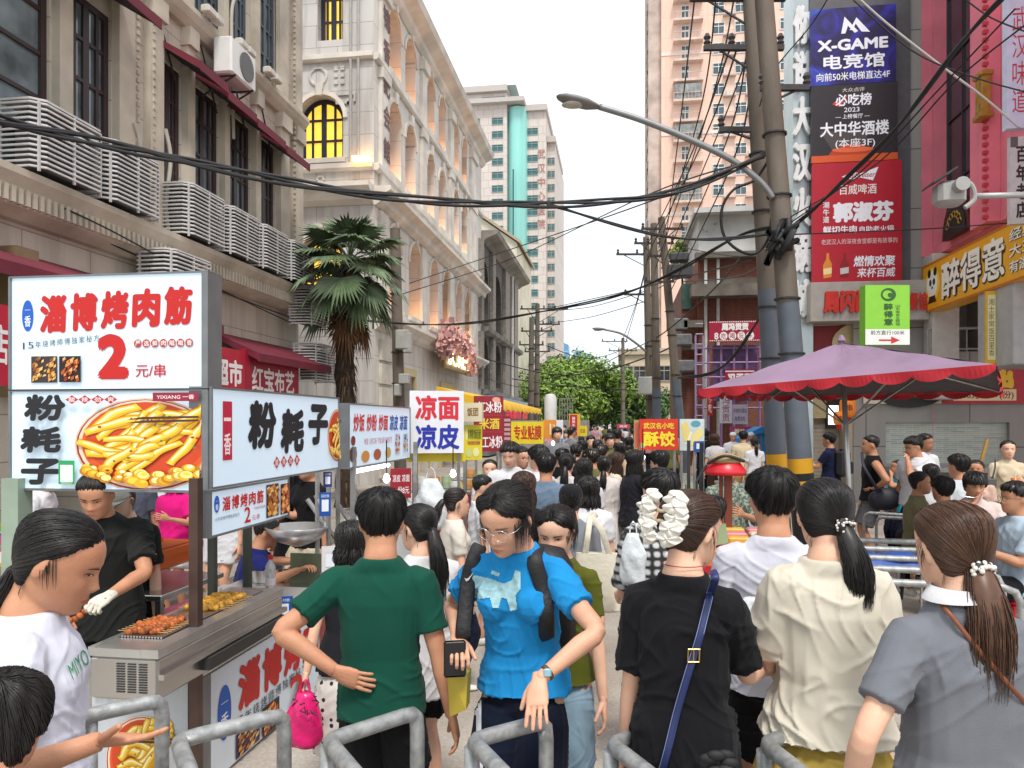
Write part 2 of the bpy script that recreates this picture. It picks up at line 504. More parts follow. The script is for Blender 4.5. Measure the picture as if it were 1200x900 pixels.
#  ground
def ground():
 m=bpy.data.materials.new('street_paving');m.use_nodes=True
 n=m.node_tree;p=n.nodes['Principled BSDF'];p.inputs['Roughness'].default_value=0.75
 tc=n.nodes.new('ShaderNodeTexCoord')
 nz=n.nodes.new('ShaderNodeTexNoise');nz.inputs['Scale'].default_value=0.9;nz.inputs['Detail'].default_value=8;nz.inputs['Roughness'].default_value=.65
 n.links.new(tc.outputs['Object'],nz.inputs['Vector'])
 rp=n.nodes.new('ShaderNodeValToRGB')
 rp.color_ramp.elements[0].position=.3;rp.color_ramp.elements[0].color=(*rgb('#8d8378'),1)
 rp.color_ramp.elements[1].position=.7;rp.color_ramp.elements[1].color=(*rgb('#b5aea4'),1)
 n.links.new(nz.outputs[0],rp.inputs[0])
 n2=n.nodes.new('ShaderNodeTexNoise');n2.inputs['Scale'].default_value=45;n2.inputs['Detail'].default_value=4
 n.links.new(tc.outputs['Object'],n2.inputs['Vector'])
 mr=n.nodes.new('ShaderNodeMapRange');mr.inputs['From Min'].default_value=.3;mr.inputs['From Max'].default_value=.7;mr.inputs['To Min'].default_value=.78;mr.inputs['To Max'].default_value=1.1
 n.links.new(n2.outputs[0],mr.inputs[0])
 hs=n.nodes.new('ShaderNodeHueSaturation');n.links.new(rp.outputs[0],hs.inputs['Color']);n.links.new(mr.outputs[0],hs.inputs['Value'])
 vo=n.nodes.new('ShaderNodeTexVoronoi');vo.inputs['Scale'].default_value=3.0
 n.links.new(tc.outputs['Object'],vo.inputs['Vector'])
 m2=n.nodes.new('ShaderNodeMapRange');m2.inputs['From Min'].default_value=.04;m2.inputs['From Max'].default_value=.1;m2.inputs['To Min'].default_value=.55;m2.inputs['To Max'].default_value=0
 n.links.new(vo.outputs['Distance'],m2.inputs[0])
 mx=n.nodes.new('ShaderNodeMixRGB');mx.inputs['Color2'].default_value=(*rgb('#5d554c'),1)
 n.links.new(m2.outputs[0],mx.inputs[0]);n.links.new(hs.outputs[0],mx.inputs[1]);n.links.new(mx.outputs[0],p.inputs['Base Color'])
 bp=n.nodes.new('ShaderNodeBump');bp.inputs['Strength'].default_value=.3;bp.inputs['Distance'].default_value=.01
 n.links.new(n2.outputs[0],bp.inputs['Height']);n.links.new(bp.outputs[0],p.inputs['Normal'])
 g=MB();g.add([(-1500,-60,0),(1500,-60,0),(1500,3000,0),(-1500,3000,0)],[(0,1,2,3)])
 tag(g.build('ground',m),kind='structure')
 pm=Mwall('pavement_slabs','#a79d92','#958b80','#6b635a',.6,.3,'x',.008,grime=.3)
 pave=M('pavement_stone','#9b9187',.8,var=.25,vs=2.2,bump=.25,bs=30)
 kerb=M('kerb_stone','#8f8a83',.8,var=.25,vs=4,bump=.3)
 for nm,x0,x1,xk in(('pavement',-7.3,-4.55,-4.4),('pavement',3.75,14.0,3.6)):
  b=MB();b.bx(min(x0,x1),max(x0,x1),-20,170,-.05,.12);tag(b.build(nm,pave),kind='structure')
  k=MB()
  y=-10
  k.bx(min(xk,x0 if xk>x0 and x0>0 else x1),max(xk,x0 if x0>0 else x1),-20,170,-.05,.124);tag(k.build('kerb',kerb),kind='structure')
 mh=MB();mh.lathe([(.34,.001),(.34,.006),(.3,.008),(.29,.005)],(0.35,6.4,0),28)
 tag(mh.build('manhole_cover',M('cast_iron',(.12,.115,.11),.6,metal=.5)),'round iron manhole cover set flush in the street','manhole')
ground()
#  near stone building on the stall side
STONE1=Mwall('beige_stone','#cbc2b4','#c2b8a9','#9a8f80',1.15,.55,'x',.008,grime=.38,gcol='#6d6154')
TRIM1=M('beige_trim','#c4baa9',.8,var=.3,vs=1.6,bump=.2,bs=20)
def near_building():
 X0=-7.0;y0,y1=3.0,15.5
 F=Facade((X0,y0,0),(0,1,0),y1-y0,14.5)
 root=T('stone_building','beige stone colonial building with maroon awnings and caged air conditioners on its ledge','building',(X0-4,9,0))
 x=F.X
 wins=[]
 for a,b in((-60,58),(77,130),(185,212),(222,256),(263,293),(300,322)):
  F.open(x(a)if a>-50 else.3,x(b),5.0,7.75,depth=.12);wins.append(F.op[-1])
 ups=[]
 for a,b in((-60,22),(60,125),(228,258),(268,290),(302,323)):
  F.open(x(a)if a>-50 else.3,x(b),8.95,12.2,depth=.12);ups.append(F.op[-1])
 F.open(x(120),x(240),.3,3.3,depth=1.2);F.open(x(20),x(112),.3,3.3,depth=1.2);F.open(x(255),x(345),.3,3.2,depth=1.2)
 shops=F.op[-3:]
 mb=MB();F.wall(mb)
 mb.add([(X0,y1,0),(X0-9,y1,0),(X0-9,y1,14.5),(X0,y1,14.5),(X0-9,y0,0),(X0-9,y0,14.5),(X0,y0,14.5),(X0,y0,0)],[(0,1,2,3),(4,7,6,5),(3,2,5,6),(1,4,5,2)])
 mb.build('wall',STONE1,root)
 gl2=M('curtain_reflect_glass',(.20,.25,.27),.10,var=.7,vs=1.5,spec=1.0)  # teal grey tone and noise paint in sky reflection besides curtains
 for o in wins:F.window(o,root,FRAMEBR,gl2,4,5,.09)
 for o in ups:F.window(o,root,M('teal_frame','#47525a',.5),gl2,4,6,.08)
 for o in shops:
  d=MB();d.poly([F.P(o['x0'],o['z0'],-1.2),F.P(o['x1'],o['z0'],-1.2),F.P(o['x1'],o['z1'],-1.2),F.P(o['x0'],o['z1'],-1.2)],F.N*-.1);d.build('shop_interior',DARK,root)
 t=MB()
 F.cornice(t,4.45,[(0,.12),(.1,.3),(.3,.34),(.42,.42),(.5,.42)])
 for i in range(120):
  xx=.1+i*.1025
  if xx<F.w-.1:F.band(t,4.56,4.74,.37,xx,xx+.055)
 F.cornice(t,8.5,[(0,.1),(.1,.2),(.2,.26),(.28,.26)])
 F.cornice(t,13.2,[(0,.15),(.2,.4),(.5,.7),(.9,.9),(1.1,.9)])
 t.build('ledge',TRIM1,root)
 for a,b in((60,76),(131,150),(168,184),(212.5,221),(256.5,262.5),(293.5,299.5),(323,333),(341,349.5)):
  p=MB();F.band(p,4.95,8.5,.12,x(a),x(b));F.band(p,8.78,13.2,.10,x(a),x(b));F.band(p,8.2,8.5,.18,x(a)-.03,x(b)+.03)
  p.build('pier',TRIM1,root)
 bd=MB()
 for a in(153,172,339):
  for i in range(70):bd.box(F.P(x(a),5.1+i*.115,.12),(.04,.05,.065))
 bd.build('beading',TRIM1,root)
 for a in(222,232,262,272,296,305):
  l=MB();l.bbox(F.P(x(a),8.86,.34),(.16,.24,.13),.02);l.tube([F.P(x(a),8.79,.2),F.P(x(a),8.82,.3)],.02,6);l.build('floodlight',M('pale_fixture','#c9c4ba',.5),root)
 for a,z0,z1 in((262,7.2,12),(147,5.0,6.4),(184,4.95,6.6)):
  q=MB();q.tube(catmull([F.P(x(a),z1,.14),F.P(x(a)+.1,(z0+z1)/2+.4,.16),F.P(x(a)+.02,(z0+z1)/2-.3,.14),F.P(x(a)+.06,z0,.16)],6),.03,8);q.build('pipe',M('pale_pipe','#b9b3a8',.5),root)
 for a in(190,241,277,308):
  q=MB();q.tube([F.P(x(a)-.25,8.45,.06),F.P(x(a)+.25,7.5,.06)],.018,6);q.build('tie_rod',FRAMEBR,root)
 for a,b,z,dp,hh in((-60,62,8.2,.75,.42),(72,132,8.1,.75,.42),(183,218,8.0,.75,.42),(221,258,7.95,.7,.42),(260,295,7.9,.7,.42),(297,326,7.85,.7,.42),(-60,110,4.1,1.0,.38),(246,342,3.7,.9,.4),(150,200,4.0,.9,.38)):
  xa=x(a)if a>-50 else 0;xb=x(b)
  q=MB()
  q.poly([F.P(xa,z,.02),F.P(xa,z-hh,dp),F.P(xa,z-hh-.14,dp),F.P(xa,z-hh-.14,dp-.02),F.P(xa,z-hh-.02,dp-.03),F.P(xa,z-.05,.02)],F.R*(xb-xa))
  for xx in(xa+.001,xb-.021):
   q.poly([F.P(xx,z-.01,.03),F.P(xx,z-hh,dp-.01),F.P(xx,z-hh-.12,dp-.01),F.P(xx,z-.10,.03)],F.R*.02)
  q.build('awning',MAROON,root)
  u=MB();u.poly([F.P(xa+.03,z-.09,.03),F.P(xa+.03,z-hh-.05,dp-.05),F.P(xa+.03,z-hh-.06,dp-.05),F.P(xa+.03,z-.10,.03)],F.R*(xb-xa-.06));u.build('awning_lining',M('navy_lining','#23202c',.8,var=.15),root)
 s=MB();s.poly([F.P(x(8),2.6,.14),F.P(x(118),2.6,.14),F.P(x(118),3.98,.14),F.P(x(8),3.98,.14)],F.N*.12);s.build('display_board',M('mint_board','#8ea295',.4,var=.25,vs=2.5),root)
 s=MB();s.poly([F.P(x(22),3.86,.27),F.P(x(112),3.86,.27),F.P(x(112),3.9,.27),F.P(x(22),3.9,.27)],F.N*.02);s.build('light_strip',M('warm_strip',(.9,.9,.45),.4,var=0,emit=1.4),root)
 fr=MB();fr.poly([F.P(x(-10),2.4,.1),F.P(x(17),2.4,.1),F.P(x(17),4.1,.1),F.P(x(-10),4.1,.1)],F.N*.22);fr.build('board_frame',M('tan_frame','#7d6a4e',.6),root)
 fl=MB()
 for cx,cz,r in((27,3.3,.1),(31,3.55,.13),(36,3.2,.09),(30,3.0,.1),(25,3.6,.07),(95,3.2,.12),(88,3.05,.09)):
  for k in range(5):
   a=k*1.257
   c=F.P(x(cx)+r*math.cos(a),cz+r*math.sin(a),.268)
   fl.add([c+F.R*(r*.75*math.cos(q*.785))+F.U*(r*.75*math.sin(q*.785))for q in range(8)],[tuple(range(8))])
 fl.build('flower_motif',M('pale_flower','#c9d3c6',.6),root)
 root.location.z-=.21
 return F,root
FA,NEARB=near_building()
def ac_cage(loc):
 t=T('air_conditioner','louvred aircon cage on the stone ledge','air conditioner',loc)
 cg=MB()
 W_,H_,D_=1.12,.80,.52
 for i in range(13):
  z=.05+i*(H_-.08)/12
  pts=[(-.02,-W_/2,z),(D_-.12,-W_/2,z),(D_,-W_/2+.12,z),(D_,W_/2-.12,z),(D_-.12,W_/2,z),(-.02,W_/2,z)]
  cg.tube(pts,[(.014,.008)]*6,6,side=(0,0,1))
 for(xx,yy)in((D_-.05,-W_/2+.06),(D_-.05,W_/2-.06),(D_-.012,0),(.02,-W_/2+.012),(.02,W_/2-.012)):
  cg.box((xx,yy,H_/2),(.025,.025,H_))
 cg.poly([(-.02,-W_/2,H_),(D_-.12,-W_/2,H_),(D_,-W_/2+.12,H_),(D_,W_/2-.12,H_),(D_-.12,W_/2,H_),(-.02,W_/2,H_)],(0,0,.025))
 cg.build('cage',M('cage_paint','#c9c7c5',.5,var=.2,vs=4),t,world=False)
 un=MB();un.bbox((.24,0,.39),(.34,.85,.64),.03);un.build('unit',M('ac_dim','#4a4b4d',.5),t,world=False)
 fa=MB();fa.tube([(.415,0-.1,.42),(.43,-.1,.42)],.27,20);fa.build('fan_grille',M('fan_dark',(.05,.05,.055),.6),t,world=False)
 return t
AC_SPOTS=[]
x=FA.X
def acy(px):return FA.O.y+x(px)
_spots=[(38,4.74,'louvred aircon cage, nearest one on the stone ledge under the largest window'),(118,4.74,'louvred aircon cage on the ledge just before the bare stone pier'),(207,4.74,'louvred aircon cage on the ledge just past the bare stone pier'),(255,4.74,'louvred aircon cage on the ledge, second after the bare pier'),(293,4.74,'louvred aircon cage on the ledge, third after the bare pier'),(326,4.74,'louvred aircon cage at the far end of the stone ledge')]
_ac0=None
for i,(px,z,lb)in enumerate(_spots):
 c=ac_cage((-6.93,acy(px),z))if _ac0 is None else copy_tree(_ac0)
 if _ac0 is None:_ac0=c
 c.location=(-6.95,acy(px),z)
 tag(c,lb,'air conditioner','caged air conditioners on the stone building')
for px,z,lb in((352,3.9,'louvred aircon cage low beside the palm trunk, upper of the pair'),(357,2.75,'louvred aircon cage low beside the palm trunk, lower of the pair'),(190,3.55,'louvred aircon cage low under the ledge, behind the kebab lightbox')):
 c=copy_tree(_ac0);p=WX(px,400,-6.75);c.location=(-6.75,p.y,z)
 tag(c,lb,'air conditioner','caged air conditioners on the stone building')
 b=MB();b.box((-6.6,p.y,z-.04),(.5,.9,.05));b.bx(-7.0,-6.9,p.y-.3,p.y-.25,z-.3,z-.05)
def split_ac():
 p=FA.P(x(249),7.75,0)
 t=T('air_conditioner','small white uncaged aircon unit bracketed high on the stone wall','air conditioner',p)
 b=MB();b.bbox((.42,0,.33),(.34,.85,.62),.03);b.build('unit',WHITEP,t,world=False)
 f=MB();f.tube([(.59,.08,.33),(.605,.08,.33)],.24,20);f.build('fan_grille',M('fan_grey',(.12,.12,.12),.6),t,world=False)
 k=MB()
 for yy in(-.3,.3):k.tube([(-.02,yy,.02),(.6,yy,.02)],.02,6);k.tube([(-.02,yy,-.3),(.55,yy,.0)],.016,6)
 k.build('bracket',FRAMEBR,t,world=False)
split_ac()
#  white colonial hall with arched niches
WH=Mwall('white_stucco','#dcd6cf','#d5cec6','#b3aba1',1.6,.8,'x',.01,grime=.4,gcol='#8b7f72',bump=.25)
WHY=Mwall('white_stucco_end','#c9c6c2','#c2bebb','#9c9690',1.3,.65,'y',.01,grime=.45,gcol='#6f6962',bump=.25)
WTRIM=M('white_trim','#dad3c9',.75,var=.25,vs=1.2,bump=.15,bs=12)
WARM=M('uplight_glow',(1.0,.42,.12),.5,var=0,emit=11.0)
WARMG=M('lit_amber_glass',(.9,.55,.08),.15,var=.5,vs=2.2,emit=.55,ecol=(1,.55,.06))
def white_hall():
 X0,y0,y1,H=-7.0,20.6,37.5,15.6
 F=Facade((X0,y0,0),(0,1,0),y1-y0,H)
 E_=Facade((X0-13,y0,0),(1,0,0),13,H)
 root=T('arched_hall','white stucco hall with rows of arched niches lit orange from below','building',(X0-5,29,0))
 x=F.X
 for a,b in((455,470),(475,487),(500,509),(514,522),(530.5,537.5),(541,547)):
  F.open(x(a),x(b),9.75,12.1,True,.75);F.open(x(a),x(b),12.95,15.0,True,.75)
 for a,b in((455,470),(479.5,493),(503.5,513.5),(518.5,527),(534,541),(544.5,551)):
  F.open(x(a),x(b),5.65,8.2,True,.75)
 nich=list(F.op)
 for a,b,z1 in((470,484,3.6),(516,532,3.4),(490,503,2.9)):
  F.open(x(a),x(b),.2,z1,False,.6)
 doors=F.op[-3:]
 mb=MB();F.wall(mb);mb.build('street_wall',WH,root)
 ex=lambda p:E_.X(p)
 E_.open(ex(349),ex(402),9.75,11.6,True,.35);E_.open(ex(349),ex(402),5.65,7.5,True,.35);E_.open(ex(372),ex(402),13.2,15.2,False,.35)
 ew=list(E_.op)
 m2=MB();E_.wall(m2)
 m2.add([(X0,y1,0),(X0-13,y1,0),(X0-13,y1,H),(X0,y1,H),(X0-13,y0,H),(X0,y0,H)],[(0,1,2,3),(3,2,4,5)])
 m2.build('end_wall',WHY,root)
 for o in nich:F.window(o,root,FRAMEBR,GLASS,2,3,.07)
 for o in ew:E_.window(o,root,M('navy_frame','#20202c',.5),WARMG,4,3,.13)
 for o in doors:
  d=MB();d.poly([F.P(o['x0'],o['z0'],-.6),F.P(o['x1'],o['z0'],-.6),F.P(o['x1'],o['z1'],-.6),F.P(o['x0'],o['z1'],-.6)],F.N*-.1);d.build('door',DARK,root)
  g=MB();w_=.18
  for(a0,a1,b0,b1)in((o['x0']-w_,o['x0'],o['z0'],o['z1']),(o['x1'],o['x1']+w_,o['z0'],o['z1']),(o['x0']-w_,o['x1']+w_,o['z1'],o['z1']+.25)):
   F.band(g,b0,b1,.09,a0,a1)
  g.build('door_surround',M('cream_surround','#c9b88c',.7),root)
 for o in nich:
  l=MB();c=F.P((o['x0']+o['x1'])/2,o['z0']+.05,-.3);l.box(c,(.12,(o['x1']-o['x0'])*.6,.06));l.build('uplight',WARM,root)
 t=MB()
 for Fa in(F,E_):
  Fa.cornice(t,8.35,[(0,.05),(.12,.22),(.3,.28),(.42,.5),(.55,.5)])
  Fa.cornice(t,15.15,[(0,.05),(.12,.2),(.25,.25),(.42,.62),(.62,.7)])
  Fa.cornice(t,9.35,[(0,.1),(.06,.16),(.2,.16)])
  Fa.cornice(t,12.55,[(0,.08),(.06,.14),(.2,.14)])
 F.cornice(t,4.75,[(0,.05),(.1,.18),(.22,.22),(.35,.42),(.45,.42)])
 t.build('cornice',WTRIM,root)
 k=MB()
 for Fa,ops in((F,nich),(E_,ew[:2])):
  for o in ops:
   r=(o['x1']-o['x0'])/2;cx=(o['x0']+o['x1'])/2;zc=o['z1']-r
   a=[(cx+(r+.14)*math.cos(math.pi*i/14),zc+(r+.14)*math.sin(math.pi*i/14))for i in range(15)]
   b=[(cx+(r+.02)*math.cos(math.pi*i/14),zc+(r+.02)*math.sin(math.pi*i/14))for i in range(15)]
   for i in range(14):
    k.poly([Fa.P(*a[i],.002),Fa.P(*a[i+1],.002),Fa.P(*b[i+1],.002),Fa.P(*b[i],.002)],Fa.N*.05)
   k.poly([Fa.P(cx-.08,o['z1']-.02,.002),Fa.P(cx+.08,o['z1']-.02,.002),Fa.P(cx+.13,o['z1']+.34,.002),Fa.P(cx-.13,o['z1']+.34,.002)],Fa.N*.11)
   Fa.band(k,o['z0']-.14,o['z0']-.004,.1,o['x0']-.1,o['x1']+.1)
 k.build('arch_trim',WTRIM,root)
 for a,b in((443.5,452),(492,497),(525,529),(550,556)):
  p=MB();F.band(p,8.95,15.1,.12,x(a),x(b));F.band(p,14.6,14.95,.22,x(a)-.08,x(b)+.08);F.band(p,12.2,12.5,.18,x(a)-.05,x(b)+.05);F.band(p,5.25,8.3,.1,x(a),x(b));p.build('pilaster',WTRIM,root)
 g=MB()
 c=E_.P(ex(372),12.35+.35,.0)
 c=E_.P(ex(373),12.15,0)
 g.tube([c+E_.R*(.25*math.cos(i*.3142))+E_.U*(.25*math.sin(i*.3142))for i in range(20)],.05,6,close=True)
 for dx in(-.55,-.75,.55,.75):
  for dz in(-.2,0,.2):g.box(c+E_.R*dx+E_.U*dz,(.12,.08,.12))
 for dx,sg in((-.9,1),(.85,-1)):
  b0=E_.P(ex(373)+dx,11.55,0)
  for(u0,u1,v0,v1)in((-.3,.3,.0,.06),(.24,.3,-.25,0),(-.1,.24,-.25,-.19),(-.1,-.04,-.25,-.1),(-.3,-.24,-.2,0)):
   g.poly([b0+E_.R*(sg*u0)+E_.U*v0,b0+E_.R*(sg*u1)+E_.U*v0,b0+E_.R*(sg*u1)+E_.U*v1,b0+E_.R*(sg*u0)+E_.U*v1],E_.N*.05)
 for dx in(-.55,.15):
  for dz in(9.0,9.16):g.tube([E_.P(ex(370)+dx+.1*math.cos(i*.7),dz+.08*math.sin(i*.7),.02)for i in range(9)],.035,6,close=True)
 g.build('relief',WHY,root)
 for a in(412,421):
  q=MB();q.tube([E_.P(ex(a),15,.08),E_.P(ex(a),9.5,.08)],.045,8);q.build('drain_pipe',M('pipe_grey','#a5a19c',.5),root)
 q=MB();q.box(E_.P(ex(427),9.6,.25),(.5,.2,.12));q.build('uplight',M('dim_uplight',(1,.5,.15),.5,var=0,emit=5),root)
 tm=MB()
 for i,ch in enumerate('户锦香記会館'):
  zz=14.75-i*.98
  put_text(tm,ch,F.P(x(444.6),zz,.135),F.R,F.U,.62,.7,.02)
 tm.build('lettering',M('dark_red_letter','#5d2a2c',.5),root)
 rnd=random.Random(4)
 sg=MB();put_text(sg,'SCRED',F.P(x(507),4.25,.62),F.R,F.U,4.2,.7,.02);sg.build('lettering',M('lit_cream_letter',(1,.9,.6),.4,var=0,emit=1.6),root)
 bo=MB();bo.poly([F.P(x(504),4.1,.4),F.P(x(540),4.1,.4),F.P(x(540),5.1,.4),F.P(x(504),5.1,.4)],F.N*.15);bo.build('sign_board',M('gold_board','#8f7a50',.6),root)
 bl=MB()
 for i in range(900):
  px=497+38*rnd.random();zz=4.75+abs(rnd.gauss(0,.38))+(.25 if px<512 else 0)-(.7*rnd.random()if px<504 or px>529 else 0)
  c=F.P(x(px),zz,.45+.5*rnd.random());s_=.05+.07*rnd.random()
  u=Vector((rnd.gauss(0,1),rnd.gauss(0,1),rnd.gauss(0,1))).normalized();v=u.orthogonal()
  bl.add([c+v*s_,c+u.cross(v)*s_,c-v*s_,c-u.cross(v)*s_],[(0,1,2,3)])
 bl.build('blossom',M('pink_blossom','#d8a8a4',.8,var=.2,island=.35),root)
 bk=MB()
 for z0 in(.4,1.1,1.8,2.5,3.2,3.9):F.band(bk,z0,z0+.6,.09,x(444),x(459))
 bk.build('rusticated_block',M('cream_block','#cfc8ba',.8,var=.2,vs=2,bump=.2),root)
 root.location.z-=.15
 return F,root
FB,HALL=white_hall()
#  dark stone house and the low shop beyond
def dark_house():
 X0,y0,y1,H=-7.0,37.5,51.5,11.7
 F=Facade((X0,y0,0),(0,1,0),y1-y0,H)
 root=T('dark_stone_house','soot dark stone house with two rows of tall arched windows','building',(X0-5,44,0))
 x=F.X
 m=Mwall('sooty_stone','#5d5854','#524c48','#332f2c',1.3,.6,'x',.012,grime=.55,gcol='#2c2826')
 for a,b in((564,572),(579,587)):
  F.open(x(a),x(b),7.0,10.4,True,.4);F.open(x(a),x(b),3.9,6.4,True,.4)
 mb=MB();F.wall(mb)
 mb.add([(X0,y0,0),(X0-10,y0,0),(X0-10,y0,H),(X0,y0,H),(X0,y1,0),(X0-10,y1,0),(X0-10,y1,H),(X0,y1,H)],[(0,3,2,1),(4,5,6,7),(3,7,6,2)])
 mb.build('wall',m,root)
 for o in F.op:F.window(o,root,M('black_frame',(.03,.03,.035),.5),GLASS,2,3,.1)
 t=MB();F.cornice(t,H-.45,[(0,.1),(.15,.3),(.35,.8),(.55,.9)]);F.cornice(t,6.55,[(0,.1),(.1,.35),(.3,.4)]);F.cornice(t,3.3,[(0,.1),(.1,.3),(.3,.35)])
 t.build('cornice',M('pale_sooty_trim','#8d8880',.8,var=.4,vs=1),root)
 for a,b in((560.5,563),(574,577),(589,594),(600,604)):
  p=MB();F.band(p,3.6,6.5,.2,x(a),x(b));F.band(p,6.95,11.2,.2,x(a),x(b));p.build('pilaster',M('sooty_pier','#8c857c',.8,var=.3),root)
 p=MB();p.tube([F.P(x(595),11.2,.3),F.P(x(595),3.5,.3)],.08,8);p.build('drain_pipe',M('pipe_pale','#c8c5c0',.5),root)
 p=MB();F.band(p,.2,3.2,.5,x(561),x(606));p.build('shop_front',M('grey_shutter','#6f7072',.6,bump=.3,bs=2,stretch=(1,1,20)),root)
 p=MB();F.band(p,3.02,3.25,.8,x(560),x(607));p.build('light_tube',M('blue_white_trim','#aab6cc',.4),root)
 tm=MB();put_text(tm,'中国福利彩票店',F.P(x(578),2.1,.72),F.R,F.U,F.X(606)-F.X(578),.55,.04);tm.build('lettering',M('red_letters','#d21f3c',.5,emit=.3),root)
 r2=T('cream_house','cream gabled house rising behind the dark stone house','building',(-12,50,0))
 g=MB();zc=60
 a=W(563,0,zc).x;b=W(606,0,zc).x
 yb=W(585,0,zc).y
 g.bx(a-6,b,yb,yb+10,0,CAMH+(495-285)*zc/FPX)
 top=CAMH+(495-285)*zc/FPX
 g.poly([(a-6,yb,top+.003),(b,yb,top+.003),((a-6+b)/2,yb,top+3.2)],(0,10,0))
 g.build('wall',M('cream_wall','#d6cfbb',.8,var=.25,vs=.4),r2)
 w2=MB();w2.box(((a-6+b)/2,yb-.1,top+.9),(1.5,.16,1.2));w2.build('window',GLASS,r2)
 rf=MB()
 for sgn in(0,1):
  p0=Vector((a-6.3 if sgn==0 else b+.3,yb-.3,top-.1));p1=Vector(((a-6+b)/2,yb-.3,top+3.3))
  rf.poly([p0,p1,p1+Vector((0,0,.25)),p0+Vector((0,0,.25))],(0,10.6,0))
 rf.build('roof',M('beige_roof','#a89b84',.8),r2)
dark_house()
#  hospital tower, pink flats, far blocks
def windows_on(root,F,cols,rows,z0,dz,ww,wh,fmat,gmat,cap=100,skip=None,first=0):
 proto=None;n=0;rest=MB()
 for i,xc in enumerate(cols):
  for j in range(rows):
   zc=z0+j*dz
   if skip and skip(i,j):continue
   def shape(mb,g,o,f):
    mb.poly([o+F.R*(-ww/2),o+F.R*(ww/2),o+F.R*(ww/2)+F.U*wh,o+F.R*(-ww/2)+F.U*wh],F.N*.06)
   if n<cap:
    if proto is None:
     mb=MB()
     Z=Vector((0,0,0))
     for(a0,a1,b0,b1)in((-ww/2-.08,ww/2+.08,-.1,0),(-ww/2-.08,ww/2+.08,wh,wh+.08),(-ww/2-.08,-ww/2,0,wh),(ww/2,ww/2+.08,0,wh),(-.03,.03,0,wh),(-ww/2,ww/2,wh*.66,wh*.72)):
      mb.mat(0).poly([F.R*a0+F.U*b0,F.R*a1+F.U*b0,F.R*a1+F.U*b1,F.R*a0+F.U*b1],F.N*.12)
     mb.mat(1).poly([F.R*(-ww/2)-F.N*.02,F.R*(ww/2)-F.N*.02,F.R*(ww/2)+F.U*wh-F.N*.02,F.R*(-ww/2)+F.U*wh-F.N*.02],F.N*.05)
     o=mb.build('window',[fmat,gmat],root,world=False);proto=o
    else:
     o=proto.copy();COL.objects.link(o)
    o.location=wm(root).inverted()@F.P(xc,zc,.0)
    n+=1
   else:
    c=F.P(xc,zc,.0)
    rest.mat(0).poly([c+F.R*(-ww/2-.08)-F.U*.1,c+F.R*(ww/2+.08)-F.U*.1,c+F.R*(ww/2+.08)+F.U*(wh+.08),c+F.R*(-ww/2-.08)+F.U*(wh+.08)],F.N*.06)
    rest.mat(1).poly([c+F.R*(-ww/2),c+F.R*(ww/2),c+F.R*(ww/2)+F.U*wh,c+F.R*(-ww/2)+F.U*wh],F.N*.09)
 if rest.v:tag(rest.build('window',[fmat,gmat],root),kind='stuff')
